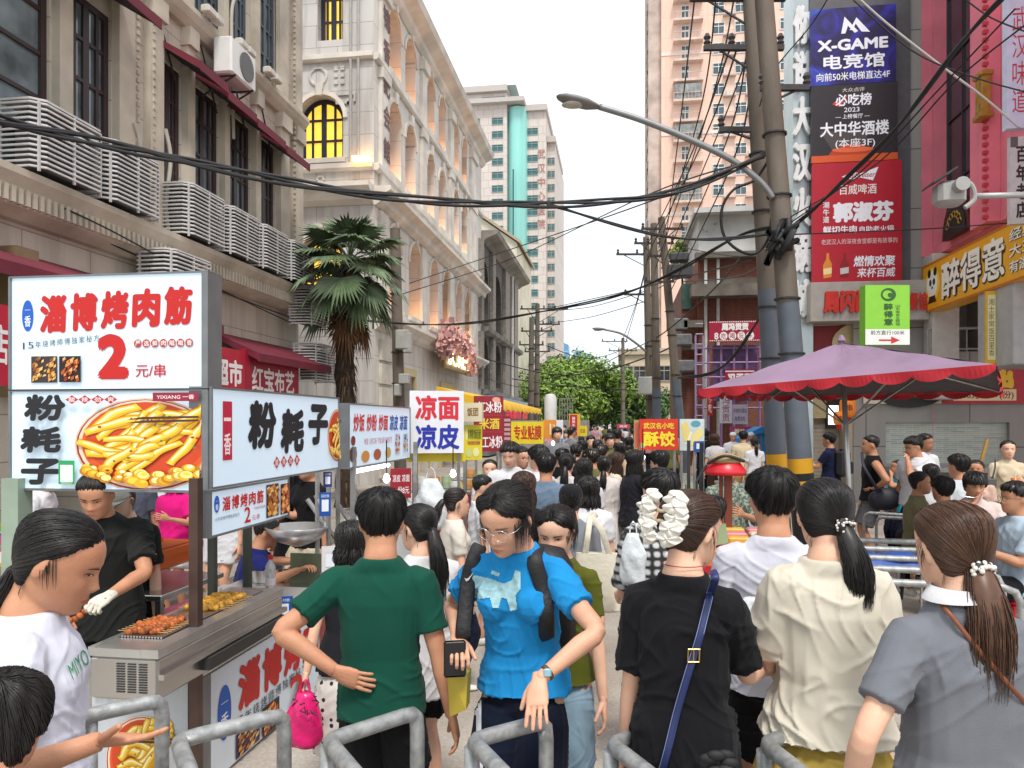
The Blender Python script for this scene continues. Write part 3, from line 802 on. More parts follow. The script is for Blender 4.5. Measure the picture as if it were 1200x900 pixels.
def hospital():
 z=150.0;s=z/FPX
 root=T('hospital_tower','tall pale tower with a teal glass bay and pyramid roof','building',W(595,495,z)*Vector((1,1,0))if 0 else(W(595,0,z).x,W(595,0,z).y,0))
 tile=Mwall('pale_tile','#cfc6c0','#c9bfb8','#b3a89f',2.0,1.6,'y',.06,grime=.12,bump=.1)
 y=W(595,0,z).y
 X=lambda px,yy=y:W(px,0,zY(px,yy)).x
 Zt=lambda py:CAMH+(495-py)*s
 m=MB()
 m.bx(X(537),X(594),y,y+24,0,Zt(108));m.bx(X(594),X(638.5),y+2,y+24,0,Zt(128));m.bx(X(638.6),X(648),y+5,y+30,0,Zt(160))
 m.build('wall',tile,root)
 c=MB()
 for a,b,py,yo in((536,595,108,-1),(593.9,640,128,1.2),(638.7,649,160,4)):
  c.bx(X(a),X(b),y+yo,y+25,Zt(py)+.01,Zt(py)+1.2)
 c.bx(X(535),X(615),y-1.4,y+25,Zt(122),Zt(122)+.9)
 c.build('cornice',M('tower_trim','#b9b1ac',.7),root)
 rf=MB()
 a,b=X(537),X(605);zt=Zt(108)+1.21;ap=Vector(((a+b)/2-1,y+10,Zt(82)))
 rf.add([(a,y-.5,zt),(b,y-.5,zt),(b,y+22,zt),(a,y+22,zt),ap],[(0,1,4),(1,2,4),(2,3,4),(3,0,4),(3,2,1,0)])
 rf.build('roof',M('mint_roof','#a3bcb8',.5),root)
 f=MB();f.lathe([(.7,0),(.7,1.2),(1.1,1.3),(1.1,1.8),(.2,2.4)],ap+Vector((0,0,-1)),12);f.build('finial',M('tower_trim','#b9b1ac',.7),root)
 g=MB();r=(X(617)-X(593))/2
 g.rings([[Vector((X(605)+r*math.cos(math.pi+math.pi*i/16),y+2.5+r*1.1*math.sin(math.pi+math.pi*i/16),zz))for i in range(17)]+[Vector((X(605)+r,y+6,zz)),Vector((X(605)-r,y+6,zz))]for zz in(0,Zt(124))])
 gm=M('teal_glass','#8ccfc8',.25,var=.15,vs=.15,spec=.7,stretch=(4,1,.3))
 g.build('glass_bay',gm,root)
 st=MB()
 st.bx(X(602)-.12,X(602)+.12,y-.8,y-.5,0,Zt(200));st.build('dark_strip',M('dark_teal','#1d5a5c',.4),root)
 F1=Facade((X(537),y,0),(1,0,0),10,60);F2=Facade((X(594),y+2,0),(1,0,0),8,60);F3=Facade((X(638.6),y+5,0),(1,0,0),3,60)
 tg=M('tower_window','#3f6f72',.2,var=.3,vs=.3);tf=M('tower_frame','#9aa39f',.6)
 windows_on(root,F1,[X(556)-X(537),X(583)-X(537)],20,Zt(145)-19*2.75,2.75,2.2,1.3,tf,tg,40)
 windows_on(root,F2,[X(622)-X(594)],21,Zt(155)-20*2.75,2.75,2.4,1.3,tf,tg,21)
 windows_on(root,F3,[X(641)-X(638.6),X(645.5)-X(638.6)],19,Zt(185)-18*2.75,2.75,.6,1.3,tf,tg,38)
 b=MB();b.bx(X(565),X(592),y-.2,y+.1,Zt(118),Zt(113));b.build('window_band',tg,root)
 tm=MB()
 for i,ch in enumerate('武汉中心医院'):
  put_text(tm,ch,Vector((X(628.5),y+1.9,Zt(184+i*16.5))),(1,0,0),(0,0,1),1.6,1.9,.01)
 tm.build('lettering',M('brick_letter','#a8736a',.6),root)
hospital()
def pink_flats():
 z=107.0;s=z/FPX
 y=W(840,0,z).y
 X=lambda px:W(px,0,zY(px,y)).x
 root=T('apartment_tower','tall salmon pink apartment tower with balconies and window aircons','building',(X(850),y,0))
 F=Facade((X(775),y,0),(1,0,0),X(935)-X(775),78)
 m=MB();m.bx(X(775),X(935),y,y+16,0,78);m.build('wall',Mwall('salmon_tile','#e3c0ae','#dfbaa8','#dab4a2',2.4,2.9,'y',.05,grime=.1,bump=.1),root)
 m=MB();m.bx(X(760),X(774.9),y+.8,y+16,0,78);m.build('side_wall',M('tower_side_shade','#b9a79c',.8,var=.35,vs=.5),root)  # shaded side of the tower: shade painted in as a darker wall colour
 fl=2.92;z0=28.0
 wf,wg=M('white_upvc','#d9dcdc',.5),M('flat_glass','#55636a',.15,var=.45,vs=.6)
 colsA=[X(842)-X(775),X(868)-X(775),X(921)-X(775)]
 windows_on(root,F,colsA,13,z0+.9,fl,1.5,1.5,wf,wg,60)
 windows_on(root,F,[X(803)-X(775)],13,z0+.2,fl,1.0,2.1,wf,wg,40)
 rnd=random.Random(2)
 proto=None
 bal=MB();
 for j in range(13):
  zz=z0+j*fl
  b=MB();xx=X(806)-X(775)
  b.poly([F.P(xx-2.1,zz-.25,0),F.P(xx+2.1,zz-.25,0),F.P(xx+2.1,zz+.1,0),F.P(xx-2.1,zz+.1,0)],F.N*1.2)
  for k in range(9):
   q=F.P(xx-2.05+k*.51,zz+.1,1.15);b.box(q+Vector((0,0,.45)),(.05,.05,.9))
  b.poly([F.P(xx-2.1,zz+.95,1.1),F.P(xx+2.1,zz+.95,1.1),F.P(xx+2.1,zz+1.02,1.1),F.P(xx-2.1,zz+1.02,1.1)],F.N*.1)
  b.build('balcony',M('balcony_paint','#cdb6aa',.7,var=.2,vs=1),root)
  if rnd.random()<.35:
   gq=MB();gq.poly([F.P(xx-1.9,zz+.2,.95),F.P(xx+1.9,zz+.2,.95),F.P(xx+1.9,zz+2.3,.95),F.P(xx-1.9,zz+2.3,.95)],F.N*.08)
   for k in range(8):gq.poly([F.P(xx-1.9+k*.52,zz+.2,1.04),F.P(xx-1.84+k*.52,zz+.2,1.04),F.P(xx-1.84+k*.52,zz+2.3,1.04),F.P(xx-1.9+k*.52,zz+2.3,1.04)],F.N*.05)
   gq.build('balcony_glazing',M('grimy_glazing','#8d8f8c',.3,var=.5,vs=1.5),root)
  for cx in(X(842),X(868)):
   xx2=cx-X(775)+1.5
   b=MB();b.poly([F.P(xx2-.9,zz+.35,0),F.P(xx2+.9,zz+.35,0),F.P(xx2+.9,zz+.5,0),F.P(xx2-.9,zz+.5,0)],F.N*.7)
   for k in range(5):b.box(F.P(xx2-.85+k*.42,zz+.75,.66),(.04,.04,.5))
   b.box(F.P(xx2,zz+1.0,.66),(1.8,.04,.05))
   b.build('ac_ledge',M('ledge_paint','#b9a69c',.7),root)
   if rnd.random()<.6:
    b=MB();b.bbox(F.P(xx2+rnd.uniform(-.3,.3),zz+.82,.35),(.85,.35,.6),.04);b.build('ac_unit',WHITEP,root)
  b=MB();b.bx(X(758.2),X(774),y+1.2,y+2.6,zz-.2,zz+.9);b.bx(X(759),X(770),y+3,y+7,zz-.2,zz+.9);b.build('side_balcony',M('side_balcony_shade','#988d88',.8,var=.5,vs=.8),root)  # darker balcony colour, painted for the shaded side
 bd=MB()
 for j in range(4):
  zz=z0+4+j*11.7;bd.poly([F.P(0,zz,0),F.P(F.w,zz,0),F.P(F.w,zz+.5,0),F.P(0,zz+.5,0)],F.N*.08)
 bd.build('string_course',M('pale_band','#e2cdc2',.7),root)
pink_flats()
def far_blocks():
 for a,b,py,z,hx,lb,wcol in((655,666,404,900,'#5f8fb8','slim hazy blue tower far beyond the trees, left of a pair','#7fa8c8'),(673,691,415,800,'#6f9cc0','broad haze-tinted blue tower far beyond the trees, its top slanted','#8fb4d0')):
  p0,p1=W(a,py,z),W(b,py,z)
  root=T('hazed_tower','hazy blue glass tower far beyond the trees, '+('slimmer of the pair' if a<660 else 'broader of the pair'),'tower',(p0.x,p0.y,0))
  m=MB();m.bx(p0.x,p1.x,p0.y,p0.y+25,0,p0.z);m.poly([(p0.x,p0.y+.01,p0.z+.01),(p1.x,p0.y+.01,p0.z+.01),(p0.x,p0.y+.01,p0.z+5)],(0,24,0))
  m.build('wall',M('haze_blue_'+str(a),hx,.4,var=.1,vs=.02),root)  # distance haze painted into the wall colour
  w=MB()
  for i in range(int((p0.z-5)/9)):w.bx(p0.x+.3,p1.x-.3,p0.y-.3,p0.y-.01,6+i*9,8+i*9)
  w.build('window_band',M('haze_band_'+str(a),wcol,.3,var=0),root)  # bands carry the same painted haze
 for a,b,py,z,hx,lb,rows,cols in((649,679,425,140,'#cfc4b2','low cream block just above the green street trees',5,5),(728,800,416,75,'#c9b79f','plain tan block behind the utility poles',3,5)):
  y=W(a,0,z).y;x0=W(a,0,zY(a,y)).x;x1=W(b,0,zY(b,y)).x;top=CAMH+(495-py)*z/FPX
  root=T('tan_block',lb,'building',((x0+x1)/2,y,0))
  m=MB();m.bx(x0,x1,y,y+14,0,top);m.build('wall',M('tan_'+str(a),hx,.85,var=.2,vs=.15),root)
  c=MB();c.bx(x0-.3,x1+.3,y-.3,y+14.3,top+.01,top+.6);c.build('parapet',M('tan_trim','#b5a792',.8),root)
  F=Facade((x0,y,0),(1,0,0),x1-x0,top)
  windows_on(root,F,[(i+.5)*(x1-x0)/cols for i in range(cols)],rows,top-2.6-(rows-1)*3.1,3.1,1.2,1.4,M('block_frame','#9a9184',.7),GLASS,30)
far_blocks()
#  corner block on the eating side
YW=17.9
GREYP=Mwall('grey_panel','#9d9a96','#989591','#5c5956',2.2,1.35,'y',.012,grime=.2,gcol='#6c6862',offset=0.0,bump=.15)
PINK=M('pink_stucco','#e27c8c',.75,var=.15,vs=1.5,bump=.12,bs=14)
RED=M('sign_red','#b3142c',.45,var=.06)
GOLD=M('gold_leaf','#b08a3c',.4,metal=.4,var=.3,vs=8)
def corner_block():
 Xp=lambda px,Y=YW:WY(px,495,Y).x
 Zp=lambda px,py,Y=YW:WY(px,py,Y).z
 root=T('corner_building','grey panelled corner building with pink upper storeys and a raised restaurant entrance','building',(10,20,0))
 xa=Xp(1000)
 F=Facade((xa,YW,0),(1,0,0),16,16)
 F.open(F.X(1038),F.X(1183),.95,1.9,False,.12)
 F.open(F.X(1112),F.X(1158),Zp(1130,412),Zp(1130,340),False,2.5)
 ent=F.op[-1]
 mb=MB();F.wall(mb);mb.build('panel_wall',GREYP,root)
 t=MB();o=F.op[0];t.poly([F.P(o['x0'],o['z0'],-.12),F.P(o['x1'],o['z0'],-.12),F.P(o['x1'],o['z1'],-.12),F.P(o['x0'],o['z1'],-.12)],F.N*-.05)
 t.build('mosaic_panel',Mwall('strip_mosaic','#b9c0b4','#8fa09a','#d2d3cc',.32,.045,'y',.006,grime=.1,bump=.2),root)
 t=MB();F.band(t,.80,.90,.45,F.X(1036),F.X(1186));t.build('counter_shelf',M('shelf_steel','#a9a8a4',.4,metal=.3),root)
 t=MB();o=ent;t.poly([F.P(o['x0'],o['z0'],-2.5),F.P(o['x1'],o['z0'],-2.5),F.P(o['x1'],o['z1'],-2.5),F.P(o['x0'],o['z1'],-2.5)],F.N*-.1);t.build('entrance_interior',M('warm_interior','#33221c',.8,var=.4),root)
 tm=MB();put_text(tm,'烧烤木屋',F.P(F.X(1113),Zp(1130,398),-1.5),F.R,F.U,.85,.26,.04);put_text(tm,'欢迎光临',F.P(F.X(1135),Zp(1130,394),-1.5),F.R,F.U,.55,.16,.03)
 tm.build('neon_lettering',M('red_neon',(1,.06,.08),.5,var=0,emit=2.5),root)
 xl=Xp(940)
 q=MB();q.bx(xl,xa-.003,YW+.8,YW+1.0,0,3.2);q.bx(xa-.1,xa-.003,YW+.02,YW+.8,0,3.2);q.build('shop_wall',M('beige_wall','#b6a994',.8,var=.2,vs=1),root)
 q=MB();x0,x1=Xp(946,YW+.8),Xp(992,YW+.8)
 for i in range(18):q.bx(x0,x1,YW+.74,YW+.795,.15+i*.095,.15+i*.095+.085)
 q.build('roller_shutter',M('pale_shutter','#b5a896',.5,var=.15),root)
 q=MB();q.bx(Xp(952,YW+.7),Xp(968,YW+.7),YW+.6,YW+.795,2.0,2.5);q.build('meter_cabinet',M('cream_box','#c8b98a',.5),root)
 q=MB();q.bx(Xp(967,YW+.7),Xp(986,YW+.7),YW+.58,YW+.7,1.75,2.45);q.build('screen_frame',BLACK,root)
 q=MB();q.bx(Xp(969,YW+.7),Xp(983,YW+.7),YW+.565,YW+.578,1.85,2.3);q.build('lit_screen',M('lit_screen',(.95,.97,1),.4,var=0,emit=1.1),root)
 zt,zb=Zp(1000,334),Zp(1000,379)
 q=MB();q.bbox(((Xp(944)+Xp(1080))/2,YW-.1,(zt+zb)/2),(Xp(1080)-Xp(944),.7,zt-zb),.01);q.build('fascia',M('fascia_grey','#aaa59f',.6,var=.12),root)
 q=MB();q.bx(Xp(944),Xp(1079),YW+.3,YW+.5,3.2,zb-.003);q.build('red_board',M('deep_red_board','#8e1820',.5),root)
 oval=MB();c=Vector((Xp(1030),YW+.28,zb-.42));oval.poly([c+Vector((.95*math.cos(i*.2244),0,.55*math.sin(i*.2244)))for i in range(28)],(0,-.03,0));oval.build('oval_plaque',M('cream_plaque','#e0cf9c',.5),root)
 tm=MB();put_text(tm,'周闪闪',(Xp(958),YW-.52,zb+.18),(1,0,0),(0,0,1),Xp(1012)-Xp(958),.5,.05);put_text(tm,'餐馆',(Xp(1055),YW-.52,zb+.2),(1,0,0),(0,0,1),Xp(1076)-Xp(1055),.4,.04)
 for dy in(.03,.06):put_text(tm,'周闪闪',(Xp(958),YW-.52+dy,zb+.18),(1,0,0),(0,0,1),Xp(1012)-Xp(958),.5,.05)
 tm.build('lettering',M('red_letter','#c92a1e',.45),root)
 tm=MB();put_text(tm,'周闪',(Xp(1018),YW+.24,zb-.55),(1,0,0),(0,0,1),.75,.32,.04);tm.build('plaque_lettering',M('brown_red_letter','#7a1a16',.5),root)
 q=MB();q.bx(Xp(948),Xp(1066),YW-.05,YW+1.0,zt+.003,16);q.build('upper_wall',M('slate_wall','#5d5c60',.6,var=.15),root)
 q=MB();q.bx(xl+1.1,24,YW+1.0,YW+6,0,15.9);q.build('rear_wall',M('rear_wall','#8d8a87',.8),root)
 P_=Facade((7.0,YW-.06,0),(0,-1,0),10.5,16)
 zf=5.62
 x=P_.X
 P_.open(x(1094),x(1150),zf+.2,15.5,False,.35)
 P_.open(0,P_.w,0,zf,False,.01)
 gl=P_.op[0]
 P_.op[1]['depth']=.012
 m=MB();P_.wall(m);m.add([P_.P(0,zf,0),P_.P(P_.w,zf,0),P_.P(P_.w,zf,-8),P_.P(0,zf,-8)],[(0,1,2,3)])
 m.add([P_.P(P_.w,zf,0),P_.P(P_.w,16,0),P_.P(P_.w,16,-8),P_.P(P_.w,zf,-8)],[(0,1,2,3)])
 m.build('pink_wall',PINK,root)
 P_.window(gl,root,M('graphite_frame',(.04,.04,.045),.4),GLASS,3,7,.05,'curtain_glazing')
 for a,b in((1064,1092),(1151,1172)):
  q=MB();P_.band(q,zf+.02,15.9,.22,x(a),x(b));q.build('pilaster',PINK,root)
 bd=MB()
 for a in(1089,1171):
  for i in range(66):bd.box(P_.P(x(a),zf+.1+i*.15,.24),(.09,.07,.07))
 bd.build('beading',M('red_beading','#c23a44',.6),root)
 q=MB();c=P_.P(x(1066),10.9,.2)
 for i,(r_,zz)in enumerate(((.3,0),(.36,.18),(.44,.34),(.5,.5))):q.bbox(c+Vector((0,0,zz)),(r_,r_*1.6,.17),.03)
 for k in range(6):q.ball(c+Vector((-.25,-.35+k*.14,.42)),(.08,.07,.1),8,5)
 q.build('gilded_capital',GOLD,root)
 for px,py0,py1 in((1068,165,210),(1152,86,140)):
  z_=zX(px,6.7);c=W(px,(py0+py1)/2,z_);h=(py1-py0)*z_/FPX
  q=MB()
  for k in range(5):q.bbox(c+Vector((0,-.12+k*.06,0)),(.16,.035,h*.8),.008)
  q.bbox(c+Vector((0,0,h*.45)),(.24,.34,h*.12),.02);q.bbox(c-Vector((0,0,h*.45)),(.24,.34,h*.12),.02)
  q.build('wall_lantern',GOLD,root)
 c=P_.P(x(1130),5.75,.05)
 q=MB();q.poly([c+P_.R*(.62*math.cos(math.pi*i/16))+P_.U*(.8*math.sin(math.pi*i/16))for i in range(17)],P_.N*.12);q.build('tympanum',M('maroon_tympanum','#4a1a20',.5),root)
 q=MB();q.poly([c+P_.R*(.48*math.cos(math.pi*i/16))+P_.U*(.64*math.sin(math.pi*i/16))+P_.N*.125 for i in range(17)],P_.N*.02);q.build('tympanum_field',BLACK,root)
 q=MB()
 for i in range(7):
  a=.35+i*.4;b0=c+P_.N*.16+P_.R*(.3*math.cos(a))+P_.U*(.1+.3*math.sin(a))
  q.tube([b0+P_.R*(.09*math.cos(k*.9)*(1-k*.1))+P_.U*(.09*math.sin(k*.9)*(1-k*.1))for k in range(7)],.014,5)
 q.build('gilt_scroll',GOLD,root)
 q=MB();q.bbox((Xp(1095),YW-.35,4.0),(.55,.5,3.2),.02);q.build('column',M('pale_column','#bab6b0',.6),root)
 c=W(1190,380,13.2);q=MB();q.bbox(c+Vector((.2,.2,0)),(.9,1.3,1.5),.02);q.build('duct_box',M('duct_grey','#a8a8a8',.5),root)
 q=MB();q.tube([(Xp(1075),YW-.55,3.95),(12,YW-.55,3.95)],.03,6)
 q.tube([(Xp(1075),YW-.55,3.5),(12,YW-.55,3.5)],.02,6)
 for i in range(14):q.tube([(Xp(1075)+i*.4,YW-.55,3.25),(Xp(1075)+i*.4,YW-.55,3.95)],.015,6)
 q.build('terrace_rail',GREYM,root)
 return root
CORNER=corner_block()
#  signs on the corner block
def corner_signs():
 Xp=lambda px,Y:WY(px,495,Y).x
 Y=17.6
 def board(label,px0,px1,py0,py1,mat,t=.12,Yb=Y,name='signboard',frame=None):
  x0,x1=Xp(px0,Yb),Xp(px1,Yb);zc=zY((px0+px1)/2,Yb)
  z0=CAMH-(py1-HOR)*zc/FPX;z1=CAMH-(py0-HOR)*zc/FPX
  r=T(name,label,'sign',((x0+x1)/2,Yb,z0))
  s=Sign(r,(x0,Yb,z0),(1,0,0),x1-x0,z1-z0);s.panel(mat,t,frame=frame);return s
 m=bpy.data.materials.new('blue_nebula');m.use_nodes=True;n=m.node_tree;p=n.nodes['Principled BSDF']
 tc=n.nodes.new('ShaderNodeTexCoord');nz=n.nodes.new('ShaderNodeTexNoise');nz.inputs['Scale'].default_value=1.1;nz.inputs['Detail'].default_value=6;nz.inputs['Distortion'].default_value=1.5
 rp=n.nodes.new('ShaderNodeValToRGB');rp.color_ramp.elements[0].position=.42;rp.color_ramp.elements[0].color=(*rgb('#15124a'),1);rp.color_ramp.elements[1].position=.72;rp.color_ramp.elements[1].color=(*rgb('#2f6fd8'),1)
 e=rp.color_ramp.elements.new(.56);e.color=(*rgb('#2a2a9c'),1)
 n.links.new(tc.outputs['Object'],nz.inputs['Vector']);n.links.new(nz.outputs[0],rp.inputs[0]);n.links.new(rp.outputs[0],p.inputs['Base Color']);p.inputs['Roughness'].default_value=.4
 s=board('blue vertical board reading X-GAME with a white winged emblem',950,1050,8,98,m)
 W_='#eef2fa'
 s.p([(.36,.66),(.40,.88),(.56,.68),(.52,.66),(.44,.76),(.41,.66)],W_).p([(.46,.70),(.54,.86),(.70,.66),(.60,.67),(.53,.78),(.50,.70)],W_)
 s.t('X-GAME',.08,.44,.83,.15,W_,.045).t('电竞馆',.15,.2,.72,.19,W_,.02).t('向前50米电梯直达4F',.07,.05,.86,.11,W_,.012);s.done()
 s=board('dark board with white characters above an orange stage, between blue and red boards',951,1052,98.3,189,M('board_black','#27262b',.4,var=.1))
 s.p([(.1,.4),(.24,.16),(.62,.16),(.66,.38)],'#4a4443')
 s.r(0,0,1,.09,'#d4551c').p([(.2,.09),(.76,.09),(.72,.15),(.24,.15)],'#b8391a').e(.48,.155,.24,.035,'#e06a35').e(.48,.2,.15,.025,'#c9492a')
 s.t('大众点评',.36,.9,.26,.055,'#e8e6e6',.004).t('必吃榜',.28,.72,.42,.16,W_,.02).p([(.24,.75),(.29,.80),(.33,.76),(.44,.88),(.33,.71)],'#d02a2a').t('2023',.38,.64,.18,.06,W_).t('— 上榜餐厅 —',.28,.555,.4,.06,W_)
 s.t('大中华酒楼',.1,.33,.8,.19,W_,.02).t('(本座3F)',.28,.17,.46,.13,W_,.01);s.done()
 s=board('tall red board with a beer bow-tie emblem and two bottles',952,1057,189.5,331,RED)
 s.p([(.33,.88),(.47,.92),(.53,.90),(.74,.95),(.68,.84),(.53,.87),(.47,.85)],W_).t('Budweiser',.38,.868,.32,.045,'#b3142c',.02,.2)
 s.t('百威啤酒',.3,.73,.42,.085,'#f0e9e4',.01).t('郭淑芬',.23,.50,.68,.17,W_,.045).tv('潮牛道',.12,.5,.07,.18,W_).t('鲜切牛肉',.12,.41,.38,.065,W_,.02).t('自助老火锅',.53,.415,.38,.05,W_,.012).t('老武汉人的深夜食堂都是有故事的',.1,.32,.85,.045,'#e3cfcf',.002)
 s.t('燃情欢聚',.46,.13,.46,.09,W_,.02,.1).t('来杯百威',.50,.04,.42,.08,W_,.015,.1)
 for bx,col,lab in((.17,'#d98b2e','#f0d9a0'),(.36,'#8e1018','#c9c9c9')):
  s.p([(bx-.045,.04),(bx+.045,.05),(bx+.05,.16),(bx+.02,.2),(bx+.018,.25),(bx-.01,.25),(bx-.015,.2),(bx-.05,.15)],col).p([(bx-.045,.07),(bx+.047,.08),(bx+.049,.13),(bx-.047,.12)],lab)
 s.done()
 r=T('lettered_pier','silvery glass pier beside the vertical boards with raised white characters','sign',(Xp(938,18.2),18.2,0))
 q=MB();q.bx(Xp(926,18.2),Xp(949,18.2),17.9,18.9,0,15);q.build('pier_body',M('silver_glass','#b9c6c8',.25,metal=.35,var=.25,vs=.9),r)
 tm=MB()
 for i,ch in enumerate('你说大汉火锅城'):
  for d in(0,.05,.10):put_text(tm,ch,(Xp(929,17.8),17.88-d,10.6-i*1.05),(1,0,0),(0,0,1),.42,.9,.05)
 tm.build('lettering',M('white_plastic','#dfe3e3',.4),r)
 Yb=19.2
 s=board('narrow black vertical sign with a round white symbol, behind the twin poles',909,925,236,425,M('matt_black','#17171a',.5),.15,Yb)
 s.e(.5,.9,.42,.06,'#dcdcdc').e(.5,.9,.34,.048,'#17171a').t('山',.3,.875,.4,.05,'#dcdcdc').tv('火锅自助',.15,.12,.7,.68,'#dcdcdc',.02);s.done()
 X_=6.72;z0=zX(1080,X_);z1=11.0
 ya=W(1080,0,z0).y
 O=Vector((X_,ya,4.32));r=T('shop_sign','long yellow sign with a panda badge and bold white black-edged characters','sign',(X_,ya-2,4.3))
 s=Sign(r,O,(0,-1,0),6.0,1.05);s.panel(M('sign_yellow','#e8a911',.4,var=.06),.35)
 s.r(0,.95,1,.05,'#c06a10').r(0,0,1,.04,'#c06a10').r(0,0,.012,1,'#c06a10')
 K='#1b1716'
 s.e(.095,.52,.062,.36,'#f5d23a').e(.095,.55,.045,.27,'#f0efe8').e(.07,.78,.014,.09,K).e(.12,.78,.014,.09,K).e(.08,.58,.011,.07,K).e(.11,.58,.011,.07,K).e(.095,.47,.007,.03,K).p([(.07,.3),(.12,.3),(.13,.16),(.06,.16)],K)
 s.t('醉得意',.178,.11,.43,.74,K,.06).t('醉得意',.172,.14,.43,.74,'#f3f0e4',.028)
 for i,tx in enumerate(('经典湘味','大王猪蹄','有滋翻片牛')):s.t(tx,.63,.66-i*.26,.27,.2,K,.05).t(tx,.628,.67-i*.26,.27,.2,'#f3f0e4',.02)
 s.done()
 x0=7.05
 s=board('narrow yellow vertical banner with a small panda, hung beneath the long yellow sign',1156,1178,341,426,M('banner_yellow','#e5b52a',.5),.06,14.5)
 s.r(.06,.05,.42,.9,'#e9dfae').tv('湘土家常饭百里香',.12,.1,.3,.8,'#5b4a1f',.002).e(.72,.28,.2,.09,'#ecebe4').e(.58,.36,.08,.03,K).e(.88,.36,.08,.03,K).e(.64,.29,.05,.03,K).e(.8,.29,.05,.03,K).e(.72,.13,.22,.08,K);s.done()
 s=board('pale lilac vertical sign with red characters, highest at the pink wall',1180,1205,-10,150,M('lilac_board','#c9cfe8',.5),.15,13.0)
 s.tv('武汉味道',.25,.1,.7,.8,'#c03a48',.002);s.done()
 s=board('grey and white vertical banner with black characters below the lilac sign',1184,1206,160,262,M('greywhite_board','#c4c2c4',.5),.1,13.0)
 s.tv('百年老店',.3,.05,.65,.85,'#26262a',.03).r(0,.88,.4,.12,'#5b5b60');s.done()
 zz=9.6
 p0,p1=W(1014,404,zz),W(1066,404,zz)
 r=T('direction_sign','lime green signboard with a swirl emblem and a red arrow pointing right','sign',((p0.x+p1.x)/2,p0.y,p0.z))
 s=Sign(r,p0,(CT,ST,0),(p1-p0).length,70*zz/FPX);s.panel(M('lime_panel','#86c83c',.5,var=.05),.16)
 s.r(0,0,1,.26,'#e2e4e0').t('前方直行100米',.12,.165,.76,.075,'#26302a').p([(.3,.09),(.58,.09),(.58,.14),(.78,.075),(.58,.012),(.58,.06),(.3,.06)],'#c92a2a')
 s.e(.52,.84,.17,.11,'#2c5a23').e(.5,.84,.11,.07,'#86c83c').e(.56,.83,.06,.04,'#2c5a23').tv('醉得意',.42,.32,.2,.38,'#2c5a23',.03).tv('山东美食主题馆',.68,.32,.1,.36,'#2c5a23',.0);s.done()
 s=board('red poster strip on the grey terrace wall with big yellow and white characters',1112,1215,429,473,M('poster_red','#b5142a',.45),.03,17.8)
 s.t('十售出',.0,.42,.60,.5,'#f3f0e8',.06).t('售出',.24,.40,.5,.52,'#f2c522',.07).r(.05,.08,.72,.3,'#f0d7a8').t('6,08万000+(份)',.08,.1,.66,.24,'#7a1018',.03);s.done()
 s=board('dark food poster of a pan of crayfish beside the red poster strip',1012,1111.5,440,473,M('poster_cream','#d8cdbb',.45),.03,17.8)
 rnd=random.Random(5)
 s.e(.55,.45,.42,.6,'#1e1b1a')
 for i in range(70):s.e(.3+.5*rnd.random(),.2+.6*rnd.random(),.02,.06,rnd.choice(['#a35a22','#7a2f17','#d8c9a0','#c98a3c','#3a2a1c']),8)
 s.r(.92,0,.08,1,'#b5142a');s.done()
 for px,py,rr,lb in((993,478,.17,'larger orange paper lantern hanging by the roller shutter'),(983,490,.12,'smaller orange paper lantern hanging below the larger one')):
  c=W(px,py,16.6);t=T('paper_lantern',lb,'lantern',c)
  b=MB();b.lathe([(rr*.5,-rr*1.25),(rr*.9,-rr*1.0),(rr,-rr*.4),(rr,rr*.4),(rr*.9,rr),(rr*.5,rr*1.25)],(0,0,0),16);b.build('lantern_shade',M('orange_paper','#d9761c',.6,var=.15,emit=.12),t,True,world=False)
  f=MB();f.cyl((0,0,-rr*2.1),(0,0,-rr*1.25),rr*.5,12);f.build('tassel',M('red_tassel','#b0161e',.7),t,world=False)
  tm=MB();put_text(tm,'串',(-rr*.35,-rr*1.02,-rr*.45),(1,0,0),(0,0,1),rr*.7,rr*.9,.01);tm.build('lettering',M('brown_ink','#6b1f10',.6),t,world=False)
  h=MB();h.tube([(0,0,rr*1.2),(0,0,.75 if rr>.15 else 1.0)],.008,5);h.build('cord',BLACK,t,world=False)
corner_signs()
